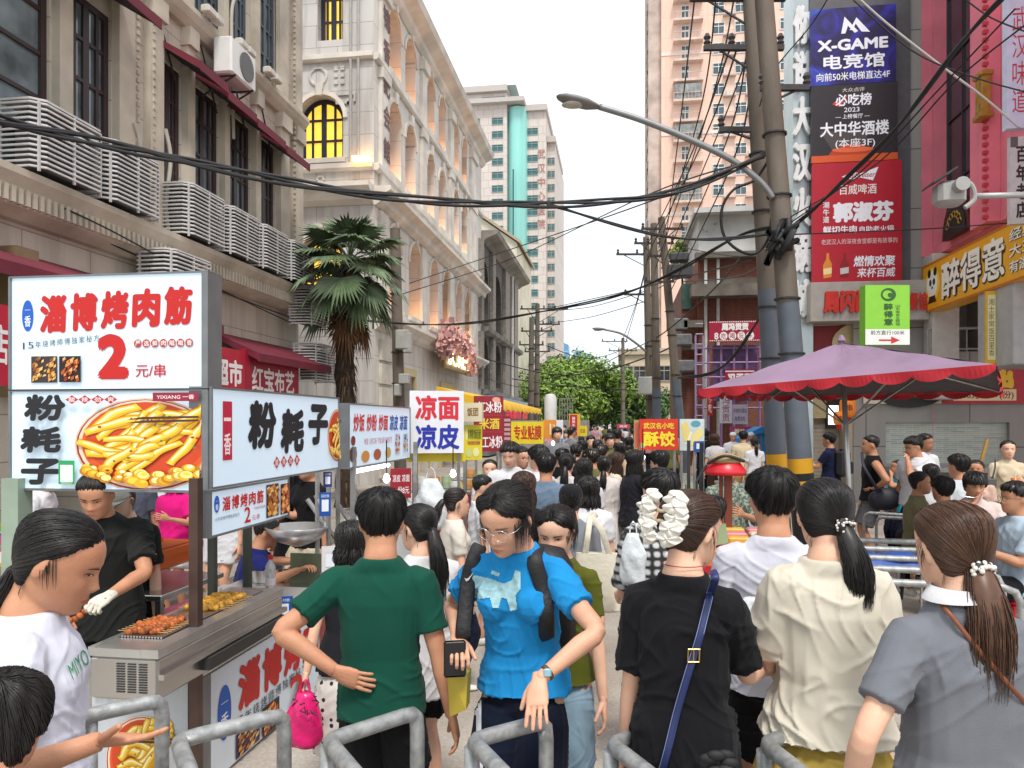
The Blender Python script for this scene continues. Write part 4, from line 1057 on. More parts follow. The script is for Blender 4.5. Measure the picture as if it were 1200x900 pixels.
#  brick house with slabs, scaffold grid and its signs
def brick_house():
 Y=33.0
 X=lambda px,yy=Y:WY(px,495,yy).x
 Z=lambda px,py,yy=Y:WY(px,py,yy).z
 root=T('brick_house','old red brick house with jutting concrete slabs and white drain pipes','building',(X(860),Y+3,0))
 br=Mwall('red_brick','#8e4a36','#7c3f2f','#80695c',.24,.075,'y',.010,grime=.5,gcol='#3d2f28')
 m=MB();m.bx(X(818),X(912),Y,Y+8,0,Z(860,300));m.build('wall',br,root)
 m=MB();m.bx(X(800),X(817.6),Y+.6,Y+8,0,Z(810,330));m.build('side_wing',br,root)
 m=MB();m.bx(X(818.5),X(910),Y-.02,Y+7,Z(860,300)+.003,Z(860,252));m.bx(X(812),X(912),Y-.6,Y+7.2,Z(860,252),Z(860,246));m.build('roof_storey',M('white_wash','#c4c4c2',.8,var=.3,vs=.8),root)
 s=MB()
 for py,th,dp,a in((350,.5,.9,808),(304,.25,.5,814),(385,.3,.7,800),(410,.25,.5,798)):s.bx(X(a),X(912 if py<380 else 822),Y-dp,Y-.003,Z(860,py),Z(860,py)+th)
 s.bx(X(816),X(912),Y-.05,Y-.004,Z(860,345),Z(860,326))
 s.build('concrete_slab',M('old_concrete','#6e675e',.9,var=.4,vs=1.5,bump=.3),root)
 for px in(826.5,841):
  q=MB();q.tube([(X(px),Y-.15,Z(px,300)),(X(px),Y-.15,Z(px,370)),(X(px)-(.0),Y-.15,0)],.07,8);q.build('drain_pipe',M('white_pvc','#cfcfcb',.5),root)
 w=MB();w.bx(X(800.5),X(812),Y+.5,Y+.597,Z(806,360),Z(806,330));w.build('window',M('green_window','#3d5a52',.3,var=.3),root)
 q=MB()
 for i,(px,py)in enumerate(((793,382),(797,400),(800,430))):q.bbox((X(px),Y-.4,Z(px,py)),(.9,.6,.5),.05)
 q.build('window_aircon',M('dim_ac','#6f7173',.6,var=.3),root)
 r=T('scaffold','purple painted scaffold grid against the brick house','scaffold',(X(850),Y-1.2,0))
 g=MB();yy=Y-1.4
 for px in(816,830,845,860,875,890):g.tube([(X(px,yy),yy,0),(X(px,yy),yy,Z(px,404,yy))],.05,6)
 for py in(408,425,442,460,478):g.tube([(X(814,yy),yy,Z(850,py,yy)),(X(893,yy),yy,Z(850,py,yy))],.045,6)
 g.build('frame',M('purple_steel','#8d6c98',.5,var=.15),r)
 l=MB()
 for px in(815,824):l.tube([(X(px,yy-.3),yy-.3,0),(X(px,yy-.3),yy-.3,Z(px,394,yy))],.04,6)
 for i in range(14):l.tube([(X(815,yy-.3),yy-.3,.5+i*.42),(X(824,yy-.3),yy-.3,.5+i*.42)],.03,6)
 l.build('ladder',M('lilac_steel','#a08bab',.5),r)
 b=MB();b.bx(X(836,yy),X(888,yy),yy+.2,yy+.3,Z(850,470,yy),Z(850,404,yy));b.build('infill_panel',M('purple_panel','#6d4e7c',.5,var=.2),r)
 def board(name,lb,px0,px1,py0,py1,mat,Yb,t=.1):
  x0,x1=X(px0,Yb),X(px1,Yb);zc=zY((px0+px1)/2,Yb);z0,z1=CAMH-(py1-HOR)*zc/FPX,CAMH-(py0-HOR)*zc/FPX
  rr=T(name,lb,'sign',((x0+x1)/2,Yb,z0));s=Sign(rr,(x0,Yb,z0),(1,0,0),x1-x0,z1-z0);s.panel(mat,t);return s
 s=board('shop_sign','crimson sign with a dotted white border and characters in white rings on the brick house',831,892,376,400,M('crimson_board','#a3143a',.5),Y-1.7)
 for i in range(24):
  s.r(i/24+.008,.93,.025,.05,'#e8e0e0').r(i/24+.008,.02,.025,.05,'#e8e0e0')
 s.t('周冯贡贡',.24,.53,.52,.36,'#f0ecec',.05).t('8',.1,.1,.08,.34,'#f0ecec',.05)
 for i,ch in enumerate('吃喝玩乐'):s.e(.28+i*.17,.27,.075,.2,'#f0ecec').t(ch,.235+i*.17,.13,.09,.28,'#a3143a')
 s.done()
 s=board('shop_sign','small crimson board with white characters under the purple grid',850,884,433,456,M('crimson_board','#a3143a',.5),Y-1.75);s.t('冯贡贡',.08,.2,.84,.6,'#f0ecec',.05).r(0,.88,1,.06,'#e8e0e0');s.done()
 s=board('cloth_banner','white vertical cloth with three pink characters hanging beside the purple scaffold',843.5,858,463,496,M('white_cloth','#dedbe4',.8),24.0,.02);s.tv('冯贡贡',.2,.05,.6,.9,'#a0527c',.01);s.done()
 s=board('cloth_banner','pale lilac cloth with small writing beside the white vertical cloth',858.5,876,474,497,M('lilac_cloth','#cfc6dc',.8),24.2,.02);s.t('不好吃不要钱',.06,.55,.88,.25,'#53406b').t('免费试吃',.15,.15,.7,.25,'#53406b');s.done()
 s=board('stall_sign','magenta sign strip above the blue stall awning',856,900,500,511,M('magenta_board','#a8306f',.5),22.0);s.t('美味小吃',.1,.2,.6,.6,'#f0dca0',.03);s.done()
 s=board('stall_sign','small narrow red vertical sign between the scaffold and the white cloth',829,835.5,458,487,M('poster_red','#b5142a',.45),26);s.tv('小吃',.2,.1,.6,.8,'#f0e0d0',.02);s.done()
 c=W(880,512,20)
 a=T('stall_awning','bright blue angled stall frame on the eating side, beyond the poles','awning',(c.x,c.y,0))
 q=MB();q.poly([W(866,514,20),W(893,500,20),W(898,500,20),W(898,508,20),W(890,508,20),W(866,519,20)],(0,1.2,0));q.build('canopy',M('blue_canopy','#2a86c8',.6),a)
 for px in(891,897):
  q=MB();p=W(px,505,20);q.box((p.x,p.y+.2,p.z/2),(.1,.1,p.z));q.build('post',M('blue_canopy','#2a86c8',.6),a)
brick_house()
#  trees
LEAFM=[M('leaf_green','#6f8a34',.6,var=.25,vs=.8,island=.45),M('leaf_dark','#48652f',.6,var=.25,vs=.8,island=.4)]
BARK=M('bark','#4a3d33',.9,var=.3,vs=6,bump=.5,bs=25)
def tree(label,base,h,cr,seed,nleaf=4200,leaf=.20,mat=0,group=None,trunk_h=.26):
 rnd=random.Random(seed)
 base=Vector(base)
 t=T('street_tree',label,'tree',base,0,group)
 tr=MB()
 th=h*trunk_h
 tr.tube(catmull([(0,0,-.05),(.1*rnd.uniform(-1,1),.1,th*.5),(.2*rnd.uniform(-1,1),.15*rnd.uniform(-1,1),th),(.1,0,h*.8)],4),[.26*h/9*(1-.07*i)for i in range(13)],8)
 cl=[]
 for i in range(34):
  a=rnd.uniform(0,6.283);e=rnd.uniform(-.75,1.0);rr=cr*rnd.uniform(.45,1.0)
  c=Vector((rr*math.cos(a)*math.cos(e*1.2),rr*math.sin(a)*math.cos(e*1.2),th+(h-th)*(.45+.5*e*rnd.uniform(.7,1))))
  cl.append((c,cr*rnd.uniform(.22,.42)))
  if i<11:tr.tube(catmull([(0,0,th*rnd.uniform(.75,1.1)),(c.x*.45,c.y*.45,th+(c.z-th)*.35),c],4),[.1*h/9*(1-k*.09)for k in range(9)],5)
 tr.build('trunk',BARK,t,True,world=False)
 cw=MB()
 for i in range(nleaf):
  c,r=cl[rnd.randrange(len(cl))]
  d=Vector((rnd.gauss(0,1),rnd.gauss(0,1),rnd.gauss(0,.8)))
  d.normalize();p=c+d*r*(rnd.random()**.45)
  nrm=(d+Vector((rnd.gauss(0,.6),rnd.gauss(0,.6),.6+rnd.gauss(0,.5)))).normalized()
  u=nrm.orthogonal().normalized();a=rnd.uniform(0,6.28);v=nrm.cross(u)
  x_=u*math.cos(a)+v*math.sin(a);y_=nrm.cross(x_);s_=leaf*rnd.uniform(.6,1.4)
  cw.add([p-x_*s_,p+y_*s_*.45,p+x_*s_,p-y_*s_*.45],[(0,1,2,3)])
 cw.build('crown',LEAFM[mat],t,world=False)
 return t
def trees():
 G='plane trees at the end of the street'
 for px,z,h,cr,lb,mt in((648,62,6.6,4.0,'light green street tree standing closest to the hospital tower',0),(668,70,8.2,4.4,'tallest light green street tree in front of the hazy blue towers',0),(692,66,7.4,4.2,'round green street tree in the middle of the avenue end',0),(712,78,6.6,4.0,'darker street tree behind the thin far utility poles',1),(746,66,5.4,3.2,'dark green street tree between the far poles and the pole cluster',1),(680,95,8.0,5.2,'dark tree closing the street behind the light green ones',1),(764,80,6.0,3.8,'dark tree half hidden behind the clustered poles',1)):
  p=W(px,495,z);tree(lb,(p.x,p.y,0),h,cr,px,10000,.185,mt,G)
 p=W(800,300,38)
 tree('small tree growing out of a high ledge beside the brick house',(p.x,p.y,p.z-1.6),2.6,1.0,9,900,.12,0,None,.3)
 p=W(831,320,32.2)
 for px,py,s_ in((843,278,.9),(852,276,.7),(836,322,.5)):
  p=W(px,py,32.3 if py<300 else 32.4)
  rnd=random.Random(px)
  t=T('wall_shrub',{843:'wispy shrub sprouting from the roof edge of the brick house, larger one',852:'wispy shrub sprouting from the roof edge of the brick house, smaller one',836:'green tuft growing from the slab by the white drain pipe'}[px],'shrub',p)
  st=MB();cw=MB()
  for i in range(9):
   a=rnd.uniform(0,6.28);tip=Vector((s_*.8*math.cos(a),-.2*rnd.random(),s_*rnd.uniform(.3,1)))
   st.tube([(0,0,-.3),tip*.5+Vector((0,0,.05)),tip],[.02,.012,.006],5)
   for k in range(26):
    q=tip*rnd.uniform(.4,1.05)+Vector((rnd.gauss(0,.1),rnd.gauss(0,.08),rnd.gauss(0,.1)));u=Vector((rnd.gauss(0,1),rnd.gauss(0,1),rnd.gauss(0,1))).normalized();v=u.orthogonal().normalized()
    cw.add([q-u*.07,q+v*.035,q+u*.07,q-v*.035],[(0,1,2,3)])
  st.build('stem',BARK,t,world=False);cw.build('foliage',LEAFM[0],t,world=False)
trees()
def palm():
 rnd=random.Random(11)
 b=W(403,495,15.6);b.z=0
 t=T('fan_palm','shaggy fan palm with a brown skirt of dead leaves beside the white hall','palm tree',b)
 tr=MB();pts=catmull([(0,0,-.05),(.05,0,1.5),(.0,.05,3.2),(.12,0,5.2)],6)
 rd=[.2+.025*math.sin(i*2.4)for i in range(len(pts))]
 tr.tube(pts,rd,12);tr.build('trunk',M('palm_fibre','#3a2d22',.95,var=.5,vs=9,bump=.9,bs=30),t,True,world=False)
 fb=MB()
 for i in range(420):
  z=rnd.uniform(.2,5);a=rnd.uniform(0,6.28);p=Vector((.21*math.cos(a)+.05,.21*math.sin(a),z));d=Vector((math.cos(a)*.08,math.sin(a)*.08,-.16-.1*rnd.random()))
  s_=Vector((-math.sin(a),math.cos(a),0))*.018
  fb.add([p-s_,p+s_,p+d],[(0,1,2)])
 fb.build('trunk_fibre',M('dry_fibre','#54412f',.95,island=.4),t,world=False)
 top=Vector((.12,0,5.35))
 def fan(mb,st,d,L,R_,droop,n=30):
  d=d.normalized();side=d.cross(Vector((0,0,1)))
  if side.length<.1:side=Vector((1,0,0))
  side.normalize();up=side.cross(d)
  path=[st+d*(L*k/4)+Vector((0,0,-droop*.5*(k/4)**2*L))for k in range(5)]
  st.mb if 0 else None
  mb[0].tube(path,[.018,.015,.013,.012,.010],5)
  c=path[-1];dd=(path[-1]-path[-2]).normalized();up2=side.cross(dd)
  for i in range(n):
   a=-2.0+4.0*i/(n-1)
   e=dd*math.cos(a)+side*math.sin(a)
   rr=R_*(1-.22*abs(a)/2.0)*rnd.uniform(.88,1.08)
   w=rr*.052
   q=side*math.cos(a)-dd*math.sin(a)
   lift=up2*(.05*rr*(-1)**i*0)
   m1=c+e*rr*.6+Vector((0,0,-.05*droop*rr));tip=c+e*rr+Vector((0,0,-rr*(.14+.34*droop*rnd.random())))
   fold=up2*w*.55
   mb[1].add([c+lift,m1+q*w-fold,m1+fold,m1-q*w-fold,tip],[(0,1,2),(0,2,3),(1,4,2),(2,4,3)])
 gm=[M('palm_green','#56694a',.55,var=.2,island=.45),M('palm_dead','#6d4f35',.9,var=.2,island=.4)]
 for i in range(44):
  live=i<32
  a=i*2.39996+rnd.uniform(-.2,.2)
  e=(R(75)-R(115)*(i/31.0))if live else R(-62)-R(18)*rnd.random()
  d=Vector((math.cos(a)*math.cos(e),math.sin(a)*math.cos(e),math.sin(e)))
  pb=(MB(),MB())
  fan(pb,top+Vector((0,0,-.25*(i/44)))+d*.06,d,rnd.uniform(.55,.8)if live else rnd.uniform(.45,.7),rnd.uniform(.62,.8)if live else rnd.uniform(.45,.6),.5+.5*(1-math.sin(e))/2 if live else 1.6,30 if live else 18)
  w=pb[1];o=pb[0]
  k=MB();k.mat(0).add(w.v,w.f);k.mat(1).add(o.v,o.f)
  k.build('frond' if live else 'dead_frond',[gm[0 if live else 1],gm[0 if live else 1]],t,world=False)
palm()
#  poles, lamps, cables
POLE=M('weathered_pole','#6b6258',.85,var=.35,vs=3,bump=.4,bs=20,stretch=(1,1,.25))
POLEG=M('pole_grey_paint','#5e6670',.6,var=.15,vs=3)
YEL=M('pole_yellow','#d9a01e',.6,var=.15,vs=4)
INS=M('insulator',(.05,.045,.045),.4)
IRON=M('dark_iron',(.05,.048,.047),.6,metal=.3,var=.3)
def pole(name,label,pb,pt,z,r0,r1,paint_to=None,bands=None,arms=(),group=None,grey=False):
 a,b=W(*pb,z),W(*pt,z)
 d=(b-a)/(b.z-a.z)
 at=lambda h:a+d*(h-a.z)
 base=at(0.0);top=max(b.z,3.0)
 t=T(name,label,'utility pole',base,0,group)
 rr=lambda h:r0+(r1-r0)*h/top
 def seg(h0,h1,mat,nm,gr=0):
  m=MB();n=6;m.tube([at(h0+(h1-h0)*i/n)for i in range(n+1)],[rr(h0+(h1-h0)*i/n)+gr for i in range(n+1)],16);m.build(nm,mat,t,True,auto=50)
 seg(-.05,top,POLE if not grey else POLEG,'shaft')
 if paint_to:seg(.02,paint_to,POLEG,'grey_paint',.004)
 if bands:
  for(h0,h1,mt)in bands:seg(h0,h1,mt,'warning_band',.008)
 for(h,L,sk,nins)in arms:
  m=MB();c=at(h);u=Vector((CT,ST,0))*1
  m.box(c+u*sk,(L,.08,.08),TH)
  m.tube([c+u*(sk-L*.35),c-Vector((0,0,L*.3))],.02,5);m.tube([c+u*(sk+L*.35),c-Vector((0,0,L*.3))],.02,5)
  m.build('crossarm',IRON,t)
  for i in range(nins):
   p=c+u*(sk+L*(-.46+.92*i/max(nins-1,1)));q=MB();q.lathe([(.03,.04),(.06,.08),(.035,.12),(.06,.16),(.03,.22)],p,8);q.build('insulator',INS,t)
 cl=MB()
 for h in(2.9,3.7,5.2,6.1):
  if h<top:cl.tube([at(h)+Vector((math.cos(k*.5236),math.sin(k*.5236),0))*(rr(h)+.02)for k in range(12)],.018,5,close=True)
 cl.build('clamp',IRON,t)
 return t,at
Zb=lambda py,z:CAMH-(py-HOR)*z/FPX
PA,atA=pole('utility_pole','thick leaning wooden pole carrying the street lamp arm, yellow and black band at its foot',(939,560),(893,-30),10.8,.175,.13,Zb(355,10.8),[(Zb(574,10.8),Zb(563,10.8),YEL),(Zb(563,10.8),Zb(554,10.8),BLACK),(Zb(554,10.8),Zb(537,10.8),YEL),(.0,Zb(574,10.8),BLACK)],[(Zb(103,10.8),.7,.2,2)])
PB,atB=pole('utility_pole','darker leaning pole just behind the lamp pole, also with a yellow band',(911,560),(878,-30),11.6,.155,.12,Zb(340,11.6),[(Zb(548,11.6),Zb(532,11.6),YEL),(0,Zb(548,11.6),BLACK)],[(Zb(56,11.6),1.25,-.15,4),(Zb(-2,11.6),1.5,-.2,4),(Zb(152,11.6),.6,-.3,2)])
PC=[pole('utility_pole',lb,a,b,z,.19,.13,pt,None,ar)for lb,a,b,z,pt,ar in(('brown leaning pole with grey lower half, right-hand end of the far pole cluster',(797,500),(775,255),28,Zb(445,28),[(Zb(268,28),1.6,0,3),(Zb(300,28),1.2,0,2)]),('straight pale pole in the middle of the far pole cluster',(770,500),(766,262),30,Zb(455,30),[(Zb(285,30),1.6,0,4),(Zb(330,30),1.2,.2,2)]),('slim pole carrying the second street lamp in the far pole cluster',(762,500),(757,278),32,None,[(Zb(298,32),1.8,-.4,3),(Zb(345,32),1.4,-.3,3)]),('thin lone pole with two crossarms against the pale sky beside the street trees',(730,505),(730,396),62,None,[(Zb(400,62),2.2,-.7,3),(Zb(411,62),2.4,0,4)]),('thinnest farthest pole just beside the lone two-armed pole',(719,505),(719,424),80,None,[(Zb(428,80),2,0,3)]),('slim pole with insulators in front of the hospital tower, nearer of the two',(622,500),(623,372),42,None,[(Zb(388,42),1.8,.3,4),(Zb(404,42),1.4,0,3)]),('slim pole with crossarms close behind the nearer insulator pole',(629,500),(630,356),46,None,[(Zb(362,46),3.0,.4,5),(Zb(380,46),1.6,.6,4),(Zb(412,46),1.6,0,3)]))]
PD,atD=pole('utility_pole','dark pole with grey meter boxes in front of the white hall',(468,495),(463,268),19.0,.16,.13)
q=MB()
for px,py,w_,h_,dx in((472,398,.32,.48,0),(478,402,.2,.5,.0),(474,444,.25,.25,0),(466,457,.14,.3,0)):q.bbox(W(px,py,18.7),(w_,.25,h_),.02)
o=q.build('meter_box',M('box_grey','#a9aaa6',.5),PD)
tr_=T('transformer','dark pole-mounted junction boxes hanging by the far pole cluster','junction box',W(790,300,27.5))
q=MB();q.bbox(W(797,318,27.5),(.9,.6,.45),.04);q.bbox(W(796,302,27.5),(.7,.5,.3),.04);q.build('box',M('box_black',(.06,.06,.065),.5),tr_)
q=MB();q.bbox(W(759,452,31.5),(.8,.5,.75),.04);q.build('cabinet',M('box_pale','#b9bbb8',.5),tr_)
LAMPG=M('lamp_grey','#8b8d8e',.4,metal=.4)
def lamp(label,pts,head,z,r=.045):
 t=T('street_lamp',label,'street lamp',W(*pts[0],z))
 m=MB();m.tube(catmull([W(a,b,z)for a,b in pts],6),r,10);m.build('arm',LAMPG,t,True)
 (a0,b0),(a1,b1),w_=head
 p0,p1=W(a0,b0,z),W(a1,b1,z);d=p1-p0
 h=MB();n=10;prof=[(0,.25),(.1,.5),(.3,.9),(.55,1),(.8,.85),(.95,.5),(1,.15)]
 h.tube([p0+d*u for u,_ in prof],[(w_*k,w_*.42*k)for _,k in prof],14,side=(ST,-CT,0));h.build('lamp_head',M('lamp_head_grey','#7d7c7a',.5),t,True)
 g=MB();c=p0+d*.58-Vector((0,0,w_*.3));g.ball(c,(d.length*.3,w_*.7,w_*.3),14,8);g.build('lamp_glass',M('lamp_glass','#b9b6ae',.2),t,True)
lamp('curved grey street lamp arm reaching over the street from the thick lamp pole',[(906,232),(890,212),(855,186),(800,160),(750,140),(702,125)],((704,126),(652,113),.16),10.7)
lamp('smaller far street lamp with a curved arm over the street',[(757,412),(745,402),(728,391),(708,386)],((710,386),(694,385),.16),31.8,.05)
lamp('tiny distant street lamp leaning out before the trees, upper one',[(718,478),(708,468),(697,462)],((698,462),(690,460),.3),75,.06)
lamp('tiny distant street lamp leaning out before the trees, lower one',[(719,486),(708,474),(699,468)],((700,468),(692,466),.3),85,.06)
CABM=M('black_cable',(.013,.013,.015),.6,var=.2)
def cable(label,pts,r,strands=1,group=None,mat=None,name='cable'):
 P_=[W(*p)for p in pts];rnd=random.Random(int(pts[0][0]*7+pts[0][1]))
 m=MB();c=catmull(P_,10)
 for s_ in range(strands):
  ph=rnd.uniform(0,6.28);am=r*1.3 if strands>1 else 0
  m.tube([p+Vector((math.cos(ph+i*.25)*am*.4,math.sin(ph+i*.3)*am*.3,math.sin(ph+i*.21)*am))for i,p in enumerate(c)],r*(1 if strands==1 else.6),6)
 o=m.build(name,mat or CABM,None,True)
 tag(o,label,'cable',group)
cable('thickest black cable bundle sagging across the whole street from the stone building',[(-60,118,6.0),(0,140,6.6),(100,163,7.2),(220,190,7.8),(350,215,8.4),(480,233,9),(600,240,9.6),(700,237,10.1),(800,222,10.4),(895,182,10.7)],.032,5)
cable('black cable dropping from the thick bundle to the lamp pole',[(640,240,9.8),(700,259,10.1),(780,275,10.4),(860,279,10.6),(918,276,10.7)],.026,2)
cable('black cable sagging from the meter pole of the white hall up to the lamp pole',[(380,372,19),(465,378,18.8),(550,378,17.5),(640,366,16),(720,346,14.3),(800,313,12.6),(870,277,11.2),(915,265,10.8)],.026,2)
cable('black cable rising from the lamp pole to the upper corner above the pink building',[(918,272,10.7),(960,243,10.2),(1020,180,9.4),(1080,110,8.6),(1140,40,8),(1200,-30,7.4)],.03,3)
cable('thick stiff pipe-like cable sagging from the lamp pole past the brick house',[(795,445,16),(830,437,15),(860,415,14),(885,385,13),(905,345,11.9)],.035,2)
cable('loose loop of black cable hanging on the twin poles',[(905,180,11),(885,210,11),(860,222,11),(846,245,11),(848,275,11),(865,293,11),(885,297,11),(900,280,11),(904,255,11)],.022,1)
cable('slack low wire crossing from the slim left poles to the pole cluster',[(560,418,40),(640,438,40),(700,436,36),(760,418,32),(790,405,29)],.03,1)
cable('second slack low wire just beneath, crossing in front of the trees',[(600,444,42),(660,452,42),(720,456,38),(762,458,32)],.03,1)
cable('black wire crossing before the trees from the slim poles to the brown pole',[(630,446,45),(690,433,42),(735,412,36),(775,392,29),(830,345,22),(870,300,14)],.022,1)
cable('white cable slanting down across the vertical boards to the edge of the pink wall',[(1003,-5,11),(1040,28,11),(1100,75,11),(1150,112,11),(1195,150,11)],.016,1,mat=M('white_cable','#b9b9b6',.5,var=0))
_G='thin wires overhead'
_k=0
for a in([(640,362,46),(740,340,34),(880,305,14)],[(480,332,22),(560,305,26),(700,258,18),(860,200,12)],[(470,345,22),(600,303,26),(760,228,16),(895,185,11)],[(815,-10,12),(800,120,18),(778,300,29)],[(840,-10,12),(818,140,18),(772,290,30)],[(862,-10,12),(830,130,18),(768,315,30)],[(878,60,11.6),(840,160,18),(775,315,29)],[(876,60,11.6),(846,180,17),(780,330,29)],[(880,110,11.6),(850,210,16),(784,345,28)],[(866,50,11.6),(822,170,18),(758,300,32)],[(858,50,11.6),(806,190,20),(752,300,32)],[(760,300,31),(744,360,48),(728,402,62)],[(764,285,31),(748,350,48),(733,402,62)],[(630,365,46),(690,360,44),(760,340,32)],[(632,380,46),(690,372,44),(760,352,32)],[(920,275,10.7),(1000,272,12),(1090,268,14),(1200,260,13)],[(925,262,10.7),(1010,200,10),(1100,105,9),(1190,10,8)],[(925,255,10.7),(1030,190,10),(1120,95,9),(1200,30,8)],[(1000,0,9),(1070,60,9),(1140,90,9),(1210,110,9)],[(1120,-10,9),(1160,20,9),(1210,40,9)],[(905,290,11),(860,300,15),(800,290,28)],[(905,300,11),(860,325,15),(800,330,28)],[(890,125,11.4),(905,85,11.2),(950,30,11),(975,-10,10.5)],[(0,212,8.3),(120,265,9.5),(250,335,12),(345,380,15.5)],[(0,228,8.3),(100,272,9.5),(230,330,12),(345,374,15.5)],[(560,440,37),(600,452,42),(625,455,44)],[(640,405,44),(690,420,44),(730,410,60)]):
 _k+=1
 P_=[W(*p)for p in a];m=MB();zz=a[0][2]
 m.tube(catmull(P_,8),.007+.0003*max(p[2]for p in a),5)
 tag(m.build('wire',CABM),'thin black wire strung overhead between the poles','wire',_G)
q=MB();rnd=random.Random(3)
c=W(918,282,10.6)
for i in range(9):
 q.tube([c+Vector((rnd.gauss(0,.1),rnd.gauss(0,.06),rnd.gauss(0,.13)))for _ in range(5)],.05,6)
tag(q.build('cable_knot',CABM,None,True),'tangled black knot of cables bound to the lamp pole','cable')
t=T('traffic_camera','white floodlight style traffic camera on a horizontal arm over the eating side','camera',W(1200,230,7.5))
q=MB();q.tube([W(1215,228,7.5),W(1140,230,7.5)],.03,10);q.build('arm',M('pale_arm','#a9aaa8',.4,metal=.3),t,True)
q=MB();c=W(1112,228,7.5);q.bbox(c,(.27,.22,.24),.04);q.tube([c+Vector((.05,-.08,.05)),c+Vector((.05,-.2,.05))],.07,12);q.tube(catmull([c+Vector((.05,0,.12)),c+Vector((.2,0,.1)),c+Vector((.24,0,-.05)),c+Vector((.15,0,-.14))],5),.025,8);q.build('camera_body',M('pale_body','#9c9b97',.5),t,True,auto=40)
q=MB();q.poly([c+Vector(v)for v in((-.2,-.15,.08),(.02,-.15,.22),(.02,.15,.22),(-.2,.15,.08))],(0,0,.02));q.build('hood',IRON,t)
#  kebab stall
LB=M('lightbox_face','#c9dcea',.35,var=.04,vs=1.0,emit=.16)
BOXG=M('lightbox_side','#7d8082',.4,metal=.5,var=.2)
Sign.em=0.0
def food_photo(s,x,y,w,h,seed,base,tones,n=60,sk=True):
 rnd=random.Random(seed);s.r(x,y,w,h,base)
 for i in range(n):
  cx,cy=x+w*rnd.uniform(.1,.9),y+h*rnd.uniform(.08,.92);a=.9+rnd.gauss(0,.08)if sk else rnd.uniform(0,3.1);L=rnd.uniform(.05,.12);
  dx,dy=L*w*math.cos(a),L*h*math.sin(a)*1.2;nx,ny=-dy*.35,dx*.35*h/w
  pts=[(cx-dx,cy-dy),(cx-nx,cy-ny),(cx+dx,cy+dy),(cx+nx,cy+ny)]
  pts=[(min(max(px,x),x+w),min(max(py,y),y+h))for px,py in pts]
  s.p(pts,rnd.choice(tones))
